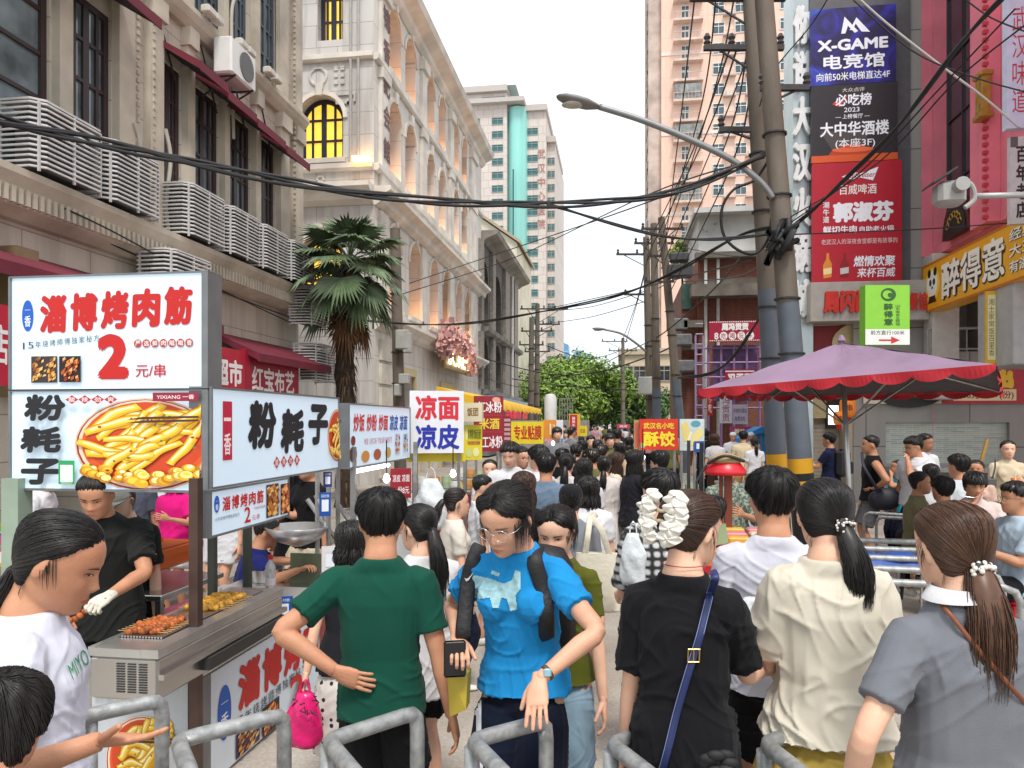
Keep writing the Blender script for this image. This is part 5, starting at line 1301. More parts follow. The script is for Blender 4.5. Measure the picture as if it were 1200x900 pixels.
def noodles(s,x0,y0,w,h,seed=3):
 rnd=random.Random(seed)
 e=lambda cx,cy,rx,ry,m,n=32:s.p([(min(max(x0+w*(cx+rx*math.cos(6.2832*i/n)),0.0),.998),min(max(y0+h*(cy+ry*math.sin(6.2832*i/n)),0.004),.996))for i in range(n)],m)
 e(.5,.45,.5,.47,'#d9b8a0');e(.5,.45,.488,.455,'#8d2a22');e(.5,.455,.475,.442,'#e6c9b0');e(.5,.46,.45,.42,'#d9541c');e(.5,.5,.42,.38,'#c8431a')
 def strand(p0,p1,bend,wd,c1,c2,c3):
  n=9;L=[];Rr=[]
  for i in range(n+1):
   t=i/n;cx=p0[0]+(p1[0]-p0[0])*t;cy=p0[1]+(p1[1]-p0[1])*t
   dx,dy=p1[0]-p0[0],p1[1]-p0[1];ln=math.hypot(dx,dy);nx,ny=-dy/ln,dx/ln
   b=bend*math.sin(math.pi*t);k=wd*(.6+.4*math.sin(math.pi*min(max(t,.12),.88)))
   L.append((cx+nx*(b+k),cy+ny*(b+k)));Rr.append((cx+nx*(b-k),cy+ny*(b-k)))
  def cl(q):return(min(max(x0+w*q[0],0.004),.996),min(max(y0+h*q[1],.006),.994))
  s.p([cl(q)for q in L+Rr[::-1]],c1)
  M1=[((a[0]*.8+b[0]*.2),(a[1]*.8+b[1]*.2))for a,b in zip(L,Rr)];M2=[((a[0]*.45+b[0]*.55),(a[1]*.45+b[1]*.55))for a,b in zip(L,Rr)]
  s.p([cl(q)for q in M1+M2[::-1]],c2)
  M3=[((a[0]*.7+b[0]*.3),(a[1]*.7+b[1]*.3))for a,b in zip(L,Rr)];M4=[((a[0]*.6+b[0]*.4),(a[1]*.6+b[1]*.4))for a,b in zip(L,Rr)]
  s.p([cl(q)for q in M3[1:-1]+M4[1:-1][::-1]],c3)
 C=('#b8780c','#e2a81a','#f2c93c','#f8e28c','#fdf4cf')
 def strand2(p0,p1,bend,wd,sh=0):
  n=14;C_=[]
  for i in range(n+1):
   t=i/n;dx,dy=p1[0]-p0[0],p1[1]-p0[1];l_=math.hypot(dx,dy);nx,ny=-dy/l_,dx/l_;b=bend*math.sin(math.pi*t)+.008*math.sin(t*9+p0[0]*20)
   C_.append((p0[0]+dx*t+nx*b,p0[1]+dy*t+ny*b,nx,ny,wd*(.72+.28*math.sin(math.pi*min(max(t,.06),.94))+.05*math.sin(t*17+p1[0]*9))))
  def cl(q):return(min(max(x0+w*q[0],0.004),.996),min(max(y0+h*q[1],.006),.994))
  for(a,b,c)in((1.0,-1.0,C[0]),(.84,-.86,C[1]),(.66,-.45,C[2]),(.52,-.02,C[3]),(.42,.16,C[4])):
   k0=0 if a>.6 else 1;L=[(q[0]+q[2]*q[4]*a,q[1]+q[3]*q[4]*a)for q in C_[k0:n+1-k0]];Rr=[(q[0]+q[2]*q[4]*b,q[1]+q[3]*q[4]*b)for q in C_[k0:n+1-k0]]
   s.p([cl(q)for q in L+Rr[::-1]],c)
 for i in range(26):
  a=rnd.uniform(.45,1.15)if i%3 else rnd.uniform(-.3,.5);cx,cy=rnd.uniform(.28,.82),.28+.46*(1-i/26)+rnd.uniform(-.07,.07);l_=rnd.uniform(.15,.30)
  strand2((cx-l_*math.cos(a),cy-l_*math.sin(a)),(cx+l_*math.cos(a)*.9,cy+l_*math.sin(a)*.9),rnd.uniform(-.05,.07),rnd.uniform(.036,.056))
 for i in range(30):
  cx,cy=.08+.86*(i%15)/14+rnd.uniform(-.03,.03),(.13 if i<15 else.07)+.10*abs((i%15)/14-.5)*2+rnd.uniform(-.02,.02);r_=rnd.uniform(.034,.052)
  e(cx,cy,r_*1.1,r_,rnd.choice((C[0],'#c98f1c',C[1])),11);e(cx+.006,cy+.010,r_*.85,r_*.72,rnd.choice((C[2],C[1],C[3])),10);e(cx+.010,cy+.018,r_*.5,r_*.36,rnd.choice((C[3],C[4],C[2])),9)
 for i in range(16):
  cx,cy=rnd.uniform(.12,.88),rnd.uniform(.18,.78);e(cx,cy,.008+.008*rnd.random(),.012,rnd.choice(['#a3200f','#c23a1c','#5a7a2c']),7)
 for k in(0,.035):
  s.p([(min(x0+w*u,.996),y0+h*v)for u,v in((.38,.70-k),(.5,.73-k),(1.1,.74-k),(1.1,.72-k),(.5,.705-k))],'#4a2c20')
RW='#cf2a20'
RP='#bd1712'
def yx_badge(s,cx,cy,rx,ry):
 s.e(cx,cy,rx,ry,'#1459b8').t('一',cx-rx*.5,cy+ry*.3,rx,ry*.14,'#e8f0f8',.02).t('香',cx-rx*.55,cy-ry*.7,rx*1.1,ry*.7,'#e8f0f8',.01)
def kebab_face(s,aspect=1.0):
 yx_badge(s,.088,.66,.031,.14)
 for i,ch in enumerate('淄博烤肉筋'):
  s.t(ch,.15+i*.163,.50+.012*i,.145,.34,RP,.045,.04)
 s.t('2',.46,.085,.165,.40,RP,.08).t('元/串',.66,.10,.155,.115,RP,.015)
 for i,ch in enumerate('15年烧烤师傅独家秘方'):s.t(ch,.052+i*.039,.36+.006*i,.03,.06,'#3a3f48',-.0)
 for i,ch in enumerate('严选鲜肉嗞嗞香'):s.e(.672+i*.044,.395,.02,.037,'#a83a3a',16).t(ch,.66+i*.044,.372,.026,.048,'#f0e6e0',.01)
 food_photo(s,.11,.06,.14,.235,2,'#3a2a2a',['#d9a24a','#b8722c','#e6c078','#8c4a1c'],60);food_photo(s,.265,.062,.115,.23,8,'#1a0f0d',['#b8551c','#d98a3c','#8c2c12','#e6b070'],50)
def noodle_face(s):
 noodles(s,.34,.0,.74,1.0)
 for i,ch in enumerate('粉耗子'):s.t(ch,.065+(.02 if i==0 else 0),.69-i*.325,.22,.27,'#15161c',.045,.12)
 for i,ch in enumerate('酸辣劲爽'):
  cx=.345+i*.068;s.p([(cx,.86),(cx+.034,.905),(cx,.95),(cx-.034,.905)],'#b32c34').t(ch,cx-.017,.88,.034,.05,'#f0dcd8',.01)
 s.r(.765,.885,.23,.085,'#8e1d38').t('YIXIANG 一香',.785,.905,.19,.045,'#f0dcdc',.012)
 s.r(.275,.05,.085,.24,'#2c9a5c').r(.285,.075,.065,.17,'#e6eee9').t('微信支付',.29,.055,.055,.018,'#e6eee9',0)
XS=-2.10
def kebab_stall():
 zc=zX(247,XS);c=W(247,456,zc);Yc=c.y
 root=T('kebab_stall_counter','steel kebab stall counter with a white lettered front panel and brown corner post','food stall',(XS-.6,Yc+.8,0))
 ps=MB()
 def post(px,z,top=None,r=.022,mat=None,nm='post'):
  p=W(px,495,z);h=top or 2.9
  q=MB();q.box((p.x,p.y,h/2),(r*2,r*2,h));q.build(nm,mat or M('brown_steel','#5a4740',.35,metal=.6,var=.3,vs=5),root)
 post(229.5,3.72,1.62,.024);post(249,4.3,1.6,.02,M('green_steel','#4a514a',.4,metal=.4));post(290,5.0,1.6,.022,M('green_steel','#4a514a',.4,metal=.4));post(20,4.0,1.6,.05,M('pale_green_post','#8fa090',.4))
 y0=WX(236,800,XS).y;y1=WX(366,720,XS).y+.5
 b=MB();b.bx(XS-.9,XS-.012,y0,y1,.0,.60);b.bx(XS-.95,XS+.0,y0-.02,y1+.02,.602,.635);b.build('counter',STAIN,root)
 zb=0.02
 s=Sign(root,(XS,y0+.09,zb),(0,1,0),y1-y0-.15,.57);s.panel(M('panel_white','#d5e2ec',.4,var=.05),.01,'front_panel')
 yx_badge(s,.075,.56,.04,.26)
 for i,ch in enumerate('淄博烤肉筋'):s.t(ch,.155+i*.165,.45,.15,.46,RP,.045,.04)
 for i,ch in enumerate('15年烧烤师傅独家秘方'):s.t(ch,.09+i*.055,.30+.004*i,.045,.11,'#2c3038',0)
 food_photo(s,.14,.02,.16,.24,3,'#3a2a4a',['#d9a24a','#b8722c','#e6c078','#8c4a1c'],60);food_photo(s,.31,.02,.13,.3,9,'#1a0f0d',['#b8551c','#d98a3c','#8c2c12','#e6b070'],50)
 s.t('2',.52,.05,.12,.36,RP,.028)
 s.done()
 fb=MB();fb.bx(XS-.03,XS+.004,y0-.03,y0+.08,0,.6);fb.build('corner_trim',BOXG,root)
 x0=WY(108,495,y0-.04).x
 s=Sign(root,(x0,y0-.04,0.0),(1,0,0),XS-.05-x0,.6);s.panel(M('panel_grey','#b9bfc4',.4),.01,'end_panel')
 noodles(s,.15,-.1,.8,.85,6);s.t('顾客付过',.05,.84,.42,.12,'#22252c',.02);s.done()
 return root,Yc
STALL,YC=kebab_stall()
def kebab_signs():
 Y=YC-.01
 xl=WY(14,495,Y).x
 for nm,zt,zb,lb,fn in(('lightbox_sign',Zb(319,zY(247,Y)),Zb(455,zY(247,Y)),'white lightbox with big red characters and a red price 2, topmost on its stall',kebab_face),('lightbox_sign',Zb(456.5,zY(247,Y)),Zb(575,zY(247,Y)),'pale blue lightbox with a large bowl of thick noodles, below the red character lightbox',noodle_face)):
  r=T(nm,lb,'sign',((xl+XS)/2,Y,zb),0,None)
  s=Sign(r,(xl,Y,zb),(1,0,0),XS-.04-xl,zt-zb);s.panel(LB,.11,'panel');Sign.em=.03;fn(s);Sign.em=0;s.done()
  f=MB();f.bx(XS-.039,XS-.004,Y-.012,Y+.125,zb,zt);f.bx(xl-.012,xl-.001,Y-.012,Y+.125,zb,zt);f.bx(xl-.012,XS-.004,Y-.01,Y+.125,zb-.012,zb-.001);f.bx(xl-.012,XS-.004,Y-.01,Y+.125,zt+.001,zt+.008);f.build('frame',BOXG,r)
 def side(pa,pb,ta,ba,X,label,fn,t=.11,face=LB):
  a=WX(pa,ta,X);b=WX(pb,ta,X);z1=a.z;z0=WX(pa,ba,X).z
  r=T('lightbox_sign',label,'sign',(X,a.y,z0));s=Sign(r,(X,a.y,z0),(0,1,0),b.y-a.y,z1-z0);s.panel(face,t);Sign.em=.03;fn(s);Sign.em=0;s.done()
  f=MB();f.bx(X-t-.01,X+.008,a.y-.012,a.y-.001,z0,z1);f.bx(X-t-.01,X+.008,b.y+.001,b.y+.012,z0,z1);f.bx(X-t-.01,X+.008,a.y-.012,b.y+.012,z1+.001,z1+.012);f.bx(X-t-.01,X+.008,a.y-.012,b.y+.012,z0-.012,z0-.001);f.build('frame',BOXG,r)
  return s
 def sf(s):
  s.r(.06,.26,.055,.62,'#b8203c').tv('一香',.066,.3,.042,.52,'#f0dcdc',.02)
  for i,ch in enumerate('粉耗子'):s.t(ch,.21+i*.235,.32-(.05 if i==1 else-.03),.2,.56,'#15161c',.045,.1)
  for i,ch in enumerate('酸辣劲爽'):
   cx=.42+i*.055;s.p([(cx,.1),(cx+.025,.175),(cx,.25),(cx-.025,.175)],'#b32c34').t(ch,cx-.012,.135,.024,.08,'#f0dcd8',.01)
  noodles(s,.88,.1,.22,.82,12)
 side(248,396,455.5,571,XS+.005,'long pale lightbox along the street with black brush characters and a red seal',sf)
 def sf2(s):
  yx_badge(s,.06,.7,.03,.2)
  for i,ch in enumerate('淄博烤肉筋'):s.t(ch,.12+i*.105,.5,.09,.34,RP,.025,.04)
  s.t('2',.38,.08,.08,.4,RP,.02).t('元/串',.48,.1,.1,.14,RP,.005).t('15年烧烤师傅独家秘方',.04,.3,.28,.09,'#555b66',0).t('严选鲜肉嗞嗞香',.5,.36,.16,.07,'#a83a3a',.0)
  food_photo(s,.67,.06,.18,.88,3,'#3a2a4a',['#d9a24a','#b8722c','#e6c078','#8c4a1c'],80);food_photo(s,.86,.06,.13,.84,9,'#2a0f0d',['#b8551c','#d98a3c','#8c2c12','#e6b070'],60)
 side(247,337,577,628,XS+.03,'small low lightbox with red characters and two skewer photos, under a longer lightbox',sf2,.06)
 def sf3(s):
  for i,(tx,c)in enumerate((('炒饭','#c9302c'),('炒粉','#c9302c'),('炒面','#c9302c'),('凉皮','#1c4fa0'),('凉面','#1c4fa0'))):s.t(tx,.05+i*.185,.56,.155,.3,c,.028,.08)
  s.t('地道 儿时口味 下饭当家 传统手艺',.2,.34,.45,.11,'#b84a44',.0)
  s.e(.05,.2,.05,.13,'#5a2a1c').e(.05,.42,.03,.08,'#7a2a1c').e(.22,.14,.06,.1,'#c98a3c').e(.4,.15,.06,.1,'#a3502c').e(.58,.16,.05,.1,'#c9a24a')
  food_photo(s,.7,.1,.1,.4,4,'#c7d5e0',['#b8551c','#a32c2c','#e6b070'],30,False);food_photo(s,.85,.12,.1,.38,5,'#c7d5e0',['#c9863c','#3a5a9c','#e6c078'],30,False)
 side(409,480,474,548,-2.15,'pale lightbox listing fried rice and noodles in red and blue, second stall along',sf3)
 a,b=WX(418,552,-2.2),WX(455,545,-2.2);q=MB();q.cyl(a,b,.018,8);tag(q.build('tube_light',M('tube_white',(1,1,1),.4,var=0,emit=4)),'white tube light glowing under the second stall lightbox','lamp')
kebab_signs()
def grill():
 y0=WX(185,800,-2.05).y;y1=y0+1.25;x1=-2.05;x0=WY(104,495,y0).x;zb=.64;zt=WX(185,765,-2.05).z
 t=T('charcoal_grill','long stainless kebab grill with a vented end and bars across its open top','grill',((x0+x1)/2,(y0+y1)/2,zb))
 b=MB();b.bbox(((x0+x1)/2,(y0+y1)/2,(zb+zt)/2-.015),(x1-x0,y1-y0,zt-zb-.03),.012);b.build('body',STAIN,t)
 r=MB();w_=.08
 zz=zt+.012
 r.bx(x1-w_,x1+.004,y0-.004,y1,zt-.028,zz);r.bx(x0-.004,x0+.03,y0,y1,zt-.028,zz);r.bx(x0+.031,x1-w_-.001,y0-.004,y0+.16,zt-.028,zz-.002);r.bx(x0+.031,x1-w_-.001,y1-.08,y1,zt-.028,zz-.002);r.build('rim',M('rim_steel',(.62,.63,.62),.28,metal=.85,var=.15),t)
 g=MB()
 for i in range(14):xx=x0+.05+(x1-w_-x0-.06)*i/13;g.tube([(xx,y0+.16,zz+.004),(xx,y1-.08,zz+.004)],.005,6)
 g.build('grate',STAIN,t)
 e=MB();e.bx(x0+.032,x1-w_-.002,y0+.161,y1-.081,zt-.05,zt-.029+.004);e.build('ember_bed',M('char_bed',(.02,.016,.014),.9,var=.5,vs=30),t)
 v=MB()
 for j in range(3):
  for i in range(12):v.bx(x0+.14+j*.055,x0+.18+j*.055,y0-.004,y0+.002,zt-.06-i*.0115,zt-.054-i*.0115)
 v.build('vent',M('vent_dark',(.03,.03,.03),.6),t)
 h=MB();h.bx(x1-.001,x1+.045,y0+.35,y1-.05,zb+.03,zb+.09);h.build('drip_slot',M('vent_dark',(.03,.03,.03),.6),t);
 pl=MB();pl.bx(x1+.002,x1+.03,y0+.0,y1,zb+.10,zb+.125);pl.build('side_ledge',STAIN,t)
 rnd=random.Random(5)
 mt=M('grilled_meat','#a8571f',.5,var=.35,vs=40,bump=.3,bs=80,island=.4);mt2=M('golden_gluten','#c9922c',.5,var=.3,vs=40,island=.35)
 for nm,ya,yb,xa,xb,mat,lb in(('meat_skewers',y0+.2,y0+.42,x0+.06,x1-.14,mt,'bunch of brown meat skewers on the near end of the grill'),('meat_skewers',y0+.66,y0+.95,x0+.08,x1-.10,mt2,'bunch of golden yellow skewers farther along the grill')):
  m=MB()
  for i in range(9):
   yy=ya+(yb-ya)*i/8
   for k in range(13):
    xx=xa+(xb-xa)*k/12;m.ball((xx,yy+rnd.gauss(0,.006),zz+.022+rnd.gauss(0,.005)),(.016+.006*rnd.random(),.014,.013+.005*rnd.random()),7,5)
  o=T(nm,lb,'skewers',((xa+xb)/2,(ya+yb)/2,zz));m.build('meat',mat,o,True)
  k=MB()
  for i in range(9):yy=ya+(yb-ya)*i/8;k.tube([(xa-.06,yy,zz+.02),(xb+.06,yy,zz+.018)],.002,5)
  k.build('stick',M('bamboo','#b08d57',.7),o)
 return y0,y1,x0,x1,zt
GR=grill()
def stall_clutter():
 c=W(165,655,4.9)
 for px,py,w_,d_,h_,lb in((153,657,.22,.3,.26,'tall orange plastic crate behind the grill'),(182,652,.3,.55,.12,'low orange plastic tray behind the grill')):
  c=W(px,py,4.75);t=T('orange_crate',lb,'crate',c-Vector((0,0,h_/2)))
  m=MB();m.bbox(c,(w_,d_,h_),.015);m.bx(c.x-w_/2-.012,c.x+w_/2+.012,c.y-d_/2-.012,c.y+d_/2+.012,c.z+h_/2-.04,c.z+h_/2+.004);m.build('body',M('orange_plastic','#c9591a',.4,var=.1),t)
  s=MB();s.bx(c.x-w_/2+.02,c.x+w_/2-.02,c.y-d_/2+.02,c.y+d_/2-.02,c.z+h_/2+.005,c.z+h_/2+.012);s.build('contents',M('orange_inside','#a8480f',.5),t)
  sh=MB();
 t=T('prep_table','low steel prep table behind the grill carrying orange crates','table',(W(165,700,4.75).x,W(165,700,4.75).y,0))
 zt=W(153,657,4.75).z-.13
 m=MB();cx,cy=W(165,495,4.75).x,W(165,495,4.75).y;m.bbox((cx,cy,zt-.02),(.75,.7,.035),.005);m.build('tabletop',STAIN,t)
 for sx in(-.33,.33):
  for sy in(-.3,.3):m=MB();m.box((cx+sx,cy+sy,(zt-.04)/2),(.035,.035,zt-.04));m.build('leg',STAIN,t)
 zq=5.5;p=W(345,690,zq)
 t=T('wok_stove','steel stove bench with three open pots at the far end of the kebab stall','stove',(p.x,p.y,0))
 z1=W(345,684,zq).z
 m=MB();m.bbox((p.x,p.y+.15,z1/2),(.95,.75,z1),.01);m.build('bench',STAIN,t)
 for k,(dx,dy)in enumerate(((-.28,.1),(.02,.18),(.27,.12))):
  m=MB();m.lathe([(.125,0),(.135,.05),(.14,.09),(.13,.09),(.12,.03),(.0,.02)],(p.x+dx,p.y+dy,z1+.002),20);m.build('pot',STAIN,t,True,auto=40)
 m=MB();c=W(370,668,zq);m.bx(c.x-.2,c.x+.2,c.y,c.y+.02,z1,c.z+.12);m.build('splash_guard',M('dull_green_steel','#5d6650',.5,metal=.3),t)
 m=MB();c=W(349,640,zq+.5);m.lathe([(.03,0),(.17,.05),(.26,.16),(.25,.165),(.16,.06),(.02,.012)],c,22);tag(m.build('steel_basin',M('bright_steel',(.6,.6,.6),.35,metal=.8),None,True),'wide pale steel basin behind the stove','basin')
 b=W(317,675,5.1);t=T('water_bottle','clear water bottle with a red cap standing on the stall','bottle',(b.x,b.y,b.z-.1))
 m=MB();m.lathe([(.03,0),(.034,.01),(.034,.1),(.03,.12),(.034,.14),(.033,.17),(.014,.205),(.013,.215)],(b.x,b.y,b.z-.1),14);m.build('bottle_body',M('clear_plastic',(.75,.82,.85),.1,var=0,trans=.7),t,True)
 m=MB();m.cyl((b.x,b.y,b.z+.115),(b.x,b.y,b.z+.145),.016,12);m.build('cap',M('red_cap','#b8202c',.4),t)
 m=MB();m.cyl((b.x,b.y,b.z-.06),(b.x,b.y,b.z-.01),.0352,14);m.build('wrapper',M('pale_wrapper','#d9c9cc',.5),t)
 sh=MB();sh.bbox((b.x+.05,b.y,b.z-.125),(.5,.3,.04),.005);tag(sh.build('glass_rack',M('rack_steel',(.5,.5,.48),.4,metal=.5)),'shallow steel rack under the water bottle at the end of the grill','rack')
 sh=MB();sh.bbox((b.x+.25,b.y-.12,(b.z-.15)/2+.3),(.04,.04,b.z-.15-.6+.02),.005)
 def card(px,py,z,w_,h_,lb,base,rz=0.0):
  c=W(px,py,z);t=T('payment_card',lb,'payment card',c-Vector((0,0,h_/2)))
  s=Sign(t,c+Vector((-w_/2*math.cos(rz),-w_/2*math.sin(rz),-h_/2)),(math.cos(rz),math.sin(rz),0),w_,h_);s.panel(base,.012);s.r(.2,.2,.6,.5,'#dfe6ee').t('扫码付款',.15,.78,.7,.14,'#e6eef6',.0);s.done()
 card(331,713,4.75,.13,.15,'blue payment card standing on the counter edge',M('card_blue','#1d4fa3',.4),.4)
 card(381,591,5.3,.08,.17,'blue payment card hung low on a stall post, lower one',M('card_blue','#1d4fa3',.4),.5)
 card(384,562,5.4,.06,.11,'blue and red payment card hung on a stall post, upper one',M('card_navy','#28347c',.4),.5)
 card(388,655,5.2,.13,.18,'white card with red print standing beside the stove',M('card_white','#d9d3d3',.5),.6)
 t=T('folding_trestle','folded steel trestle of the second stall with diagonal struts','trestle',(W(385,495,6.0).x,W(385,495,6.0).y,0))
 m=MB()
 for a,b_ in(((370,580,6.0),(382,610,6.0)),((372,545,6.0),(372,690,6.0)),((385,548,6.0),(385,690,6.0)),((396,545,6.1),(396,700,6.1)),((414,548,6.1),(414,720,6.1)),((360,585,6.2),(400,640,6.2)),((395,590,6.2),(412,615,6.2))):
  m.tube([W(*a),W(*b_)],.02,6)
 m.build('strut',STEEL,t)
 for px,z in((414,6.05),(487,7.6),(545,9)):
  p=W(px,495,z);q=MB();q.box((p.x,p.y,.85),(.04,.04,1.7));q.build('post',STEEL,t)
stall_clutter()
#  stalls farther along
def flat_sign(name,label,pa,pb,ya,yb,z,mat,rot=0.0,t=.05,base=True):
 p0,p1=W(pa,yb,z),W(pb,yb,z);c=(p0+p1)/2;w_=(p1-p0).length;h=(yb-ya)*z/FPX
 rv=Vector((math.cos(rot),math.sin(rot),0));w_=w_/max(.3,math.cos(rot-TH))
 r=T(name,label,'sign',c);s=Sign(r,c-rv*w_/2,rv,w_,h);s.panel(mat,t)
 if base:
  q=MB()
  for u in(.08,.92):pp=c+rv*(w_*(u-.5))-s.N*(t*.5+.03);q.tube([Vector((pp.x,pp.y,0)),Vector((pp.x,pp.y,c.z+h*.9))],.018,6)
  q.build('post',STEEL,r)
 return s
WB=M('board_white','#dcdde2',.45,var=.05)
BL,RE='#1c2a9c','#cc2233'
s=flat_sign('stall_sign','white board with two red and two dark blue characters for cold noodles',481,543,458,531,7.9,WB,R(20))
s.t('凉面',.1,.53,.82,.4,RE,.028).t('凉皮',.1,.06,.82,.4,BL,.028);s.done()
s=flat_sign('stall_sign','plain yellow strip under the white cold noodle board',478,545,531,541,8.0,M('strip_yellow','#d9c21e',.5),R(20),.03,False);s.done()
s=flat_sign('stall_sign','yellow menu panel with green characters beside the white cold noodle board',541,565,498,539,8.4,M('menu_yellow','#e0cf2c',.5),R(15),.08,False)
s.t('糯糯饭团',.2,.6,.74,.28,'#6b7a1c',.01).r(.3,.44,.6,.1,'#c98a2c').t('六元一份',.3,.45,.6,.08,'#6b3a1c').e(.35,.2,.15,.12,'#c9d58c').e(.7,.22,.16,.13,'#e6e0a0').e(.25,.75,.06,.2,'#e6e0a0');s.done()
s=flat_sign('stall_sign','small tilted cream sign above the yellow menu panel',543,565,472,494,8.3,M('cream_panel','#ddd3b4',.5),R(-8),.05,False)
s.t('饭团',.2,.3,.6,.45,'#8c6a34',.02);s.done()
s=flat_sign('stall_sign','dark red board with white and yellow characters for iced jelly and rice wine',556,590,464,529,9.6,M('board_crimson','#8e1626',.5),R(18),.06)
s.t('红冰粉',.1,.70,.84,.2,'#e9dede',.02).t('米酒',.16,.40,.7,.2,'#e0c23c',.02).t('手工冰粉',.03,.06,.94,.22,'#e9dede',.02).e(.75,.93,.14,.05,'#d9a08c').r(0,.345,1,.01,'#c23a44').r(0,.65,1,.01,'#c23a44');s.done()
s=flat_sign('stall_sign','narrow crimson strip sign with pale blotches beside the dark red jelly board',590,599,488,518,10.2,M('board_crimson','#8e1626',.5),R(10),.04,False)
for i in range(5):s.r(.1,.08+i*.18,.8,.11,'#b9989c')
s.done()
s=flat_sign('stall_sign','yellow board with red characters for phone film, under the yellow awning',599,637,494,520,11.5,M('board_yellow','#e0c81e',.5),R(14),.06)
s.t('专业贴膜',.08,.18,.86,.64,'#b82418',.028);s.done()
s=flat_sign('stall_sign','orange panel with pale window shapes behind the phone film board',636,652,492,514,15,M('board_orange','#d98a2c',.5),R(20),.06)
s.r(.5,.2,.12,.6,'#e8d8c0').r(.7,.25,.2,.5,'#e8c890');s.done()
s=flat_sign('stall_sign','plain white panel past the orange panel',652,660,492,514,17,WB,R(20),.05);s.done()
s=flat_sign('stall_sign','red vertical sign with white characters on a yellow backing, farther up the crowd',667,680,485,511,20,M('backing_yellow','#d9b03c',.5),R(5),.08)
s.r(.06,.02,.66,.94,'#b5182c').tv('襄樊牛肉面',.25,.08,.3,.8,'#e9dede',.01);s.done()
s=flat_sign('stall_sign','small yellow sign with red marks low beside the red vertical sign',678,688,499,511,22,M('board_yellow','#e0c81e',.5),0,.05)
s.t('豆皮',.2,.3,.6,.4,'#8c6a14',.02);s.done()
s=flat_sign('stall_sign','tiny pink red sign over the distant crowd',723,738,497,502,26,M('pinkred_board','#c9405c',.5),0,.05);s.t('烧烤',.2,.2,.6,.6,'#f0dce0',.02);s.done()
s=flat_sign('stall_sign','red board with yellow characters for flaky dumplings on the eating side',750,794,491,527,9.2,M('board_scarlet','#d1331f',.5),R(2),.06)
s.t('武汉名小吃',.1,.68,.8,.2,'#ecd22c',.02).t('酥饺',.1,.1,.82,.5,'#ecd22c',.028).r(.03,.06,.1,.16,'#7fae7c');s.done()
s=flat_sign('stall_sign','narrow greenish side panel at the edge of the red dumpling board',743,749,492,528,9.3,M('side_olive','#a8925c',.5),R(2),.05,False);s.r(.2,.1,.6,.8,'#c9564a');s.done()
s=flat_sign('stall_sign','white poster of pale yellow fruit sticks beside the red dumpling board',797,825,491,528,9.3,M('poster_pale','#c7d6d6',.5),R(2),.04)
s.p([(.15,.3),(.05,.8),(.25,.95),(.4,.7),(.35,.3)],'#e0cf7c').p([(.45,.15),(.5,.5),(.85,.75),(.98,.55),(.7,.2)],'#e6d68c').e(.65,.85,.2,.1,'#5c9cb0').p([(.25,.2),(.42,.6),(.5,.58),(.36,.15)],'#f0e6c0');s.done()
s=flat_sign('payment_card','blue payment card on a black post under the fruit poster',814,825,517,530,8.8,M('card_blue','#1d4fa3',.4),R(4),.02);s.r(.2,.3,.6,.5,'#dfe6ee');s.done()
s=flat_sign('stall_sign','small red price board with white characters hung at the second stall',459,481,549,584,6.9,M('board_crimson','#a3182c',.5),R(35),.02,False)
s.t('凉皮 凉面',.08,.55,.84,.25,'#ecdcdc',.01).t('一份8元',.1,.15,.8,.25,'#ecdcdc',.01);s.done()
def wall_board(lb,pa,pb,ta,ba,X,mat,fn):
 a,b=WX(pa,ta,X),WX(pb,ta,X);z0=WX(pa,ba,X).z
 r=T('shop_sign',lb,'sign',(X,a.y,z0));s=Sign(r,(X,a.y,z0),(0,1,0),b.y-a.y,a.z-z0);s.panel(mat,.12);fn(s);s.done()
wall_board('bright red supermarket board with thick white characters, under the maroon awnings',205,287.5,396,461,-6.3,M('shop_red','#b31a34',.5),lambda s:s.t('荣盛超市',.05,.22,.9,.56,'#ece6e6',.028))
wall_board('darker red fabric shop board joined to the supermarket board',288,350,408.5,470,-6.3,M('shop_crimson','#9a1430',.5),lambda s:s.t('红宝布艺',.1,.2,.8,.5,'#e6dede',.02))
wall_board('red shop board cut by the picture edge beside the lightboxes',-60,13,345,448,-5.2,M('shop_red','#b31a34',.5),lambda s:s.t('便利店',.05,.25,.9,.5,'#e6dede',.02))
def yellow_awning():
 a,b=WX(588,471,-2.6),WX(645,487,-2.6)
 t=T('stall_awning','long yellow awning with a wavy valance over the far stalls','awning',(-2.6,a.y,0))
 z1,z0=3.1-.55,2.35-.2
 y0,y1=14.4,22.5
 m=MB();n=40
 top=[Vector((-3.6,y0+(y1-y0)*i/n,2.62))for i in range(n+1)]
 mid=[Vector((-2.35,y0+(y1-y0)*i/n,2.28+.03*math.sin(i*1.6)))for i in range(n+1)]
 low=[Vector((-2.33,y0+(y1-y0)*i/n,2.12+.05*abs(math.sin(i*.8))))for i in range(n+1)]
 m.add(top+mid+low,[(i,i+1,n+1+i+1,n+1+i)for i in range(n)]+[(n+1+i,n+2+i,2*n+3+i,2*n+2+i)for i in range(n)])
 m.add([top[0],mid[0],low[0],(-3.6,y0,2.3)],[(0,1,2,3)])
 m.build('canopy',M('yellow_canvas','#e0b01c',.6,var=.12,vs=3,bump=.3,bs=5),t,True)
 for yy in(y0+.2,(y0+y1)/2,y1-.2):
  p=MB();p.tube([(-2.4,yy,0),(-2.4,yy,2.2)],.025,6);p.build('post',STEEL,t)
yellow_awning()
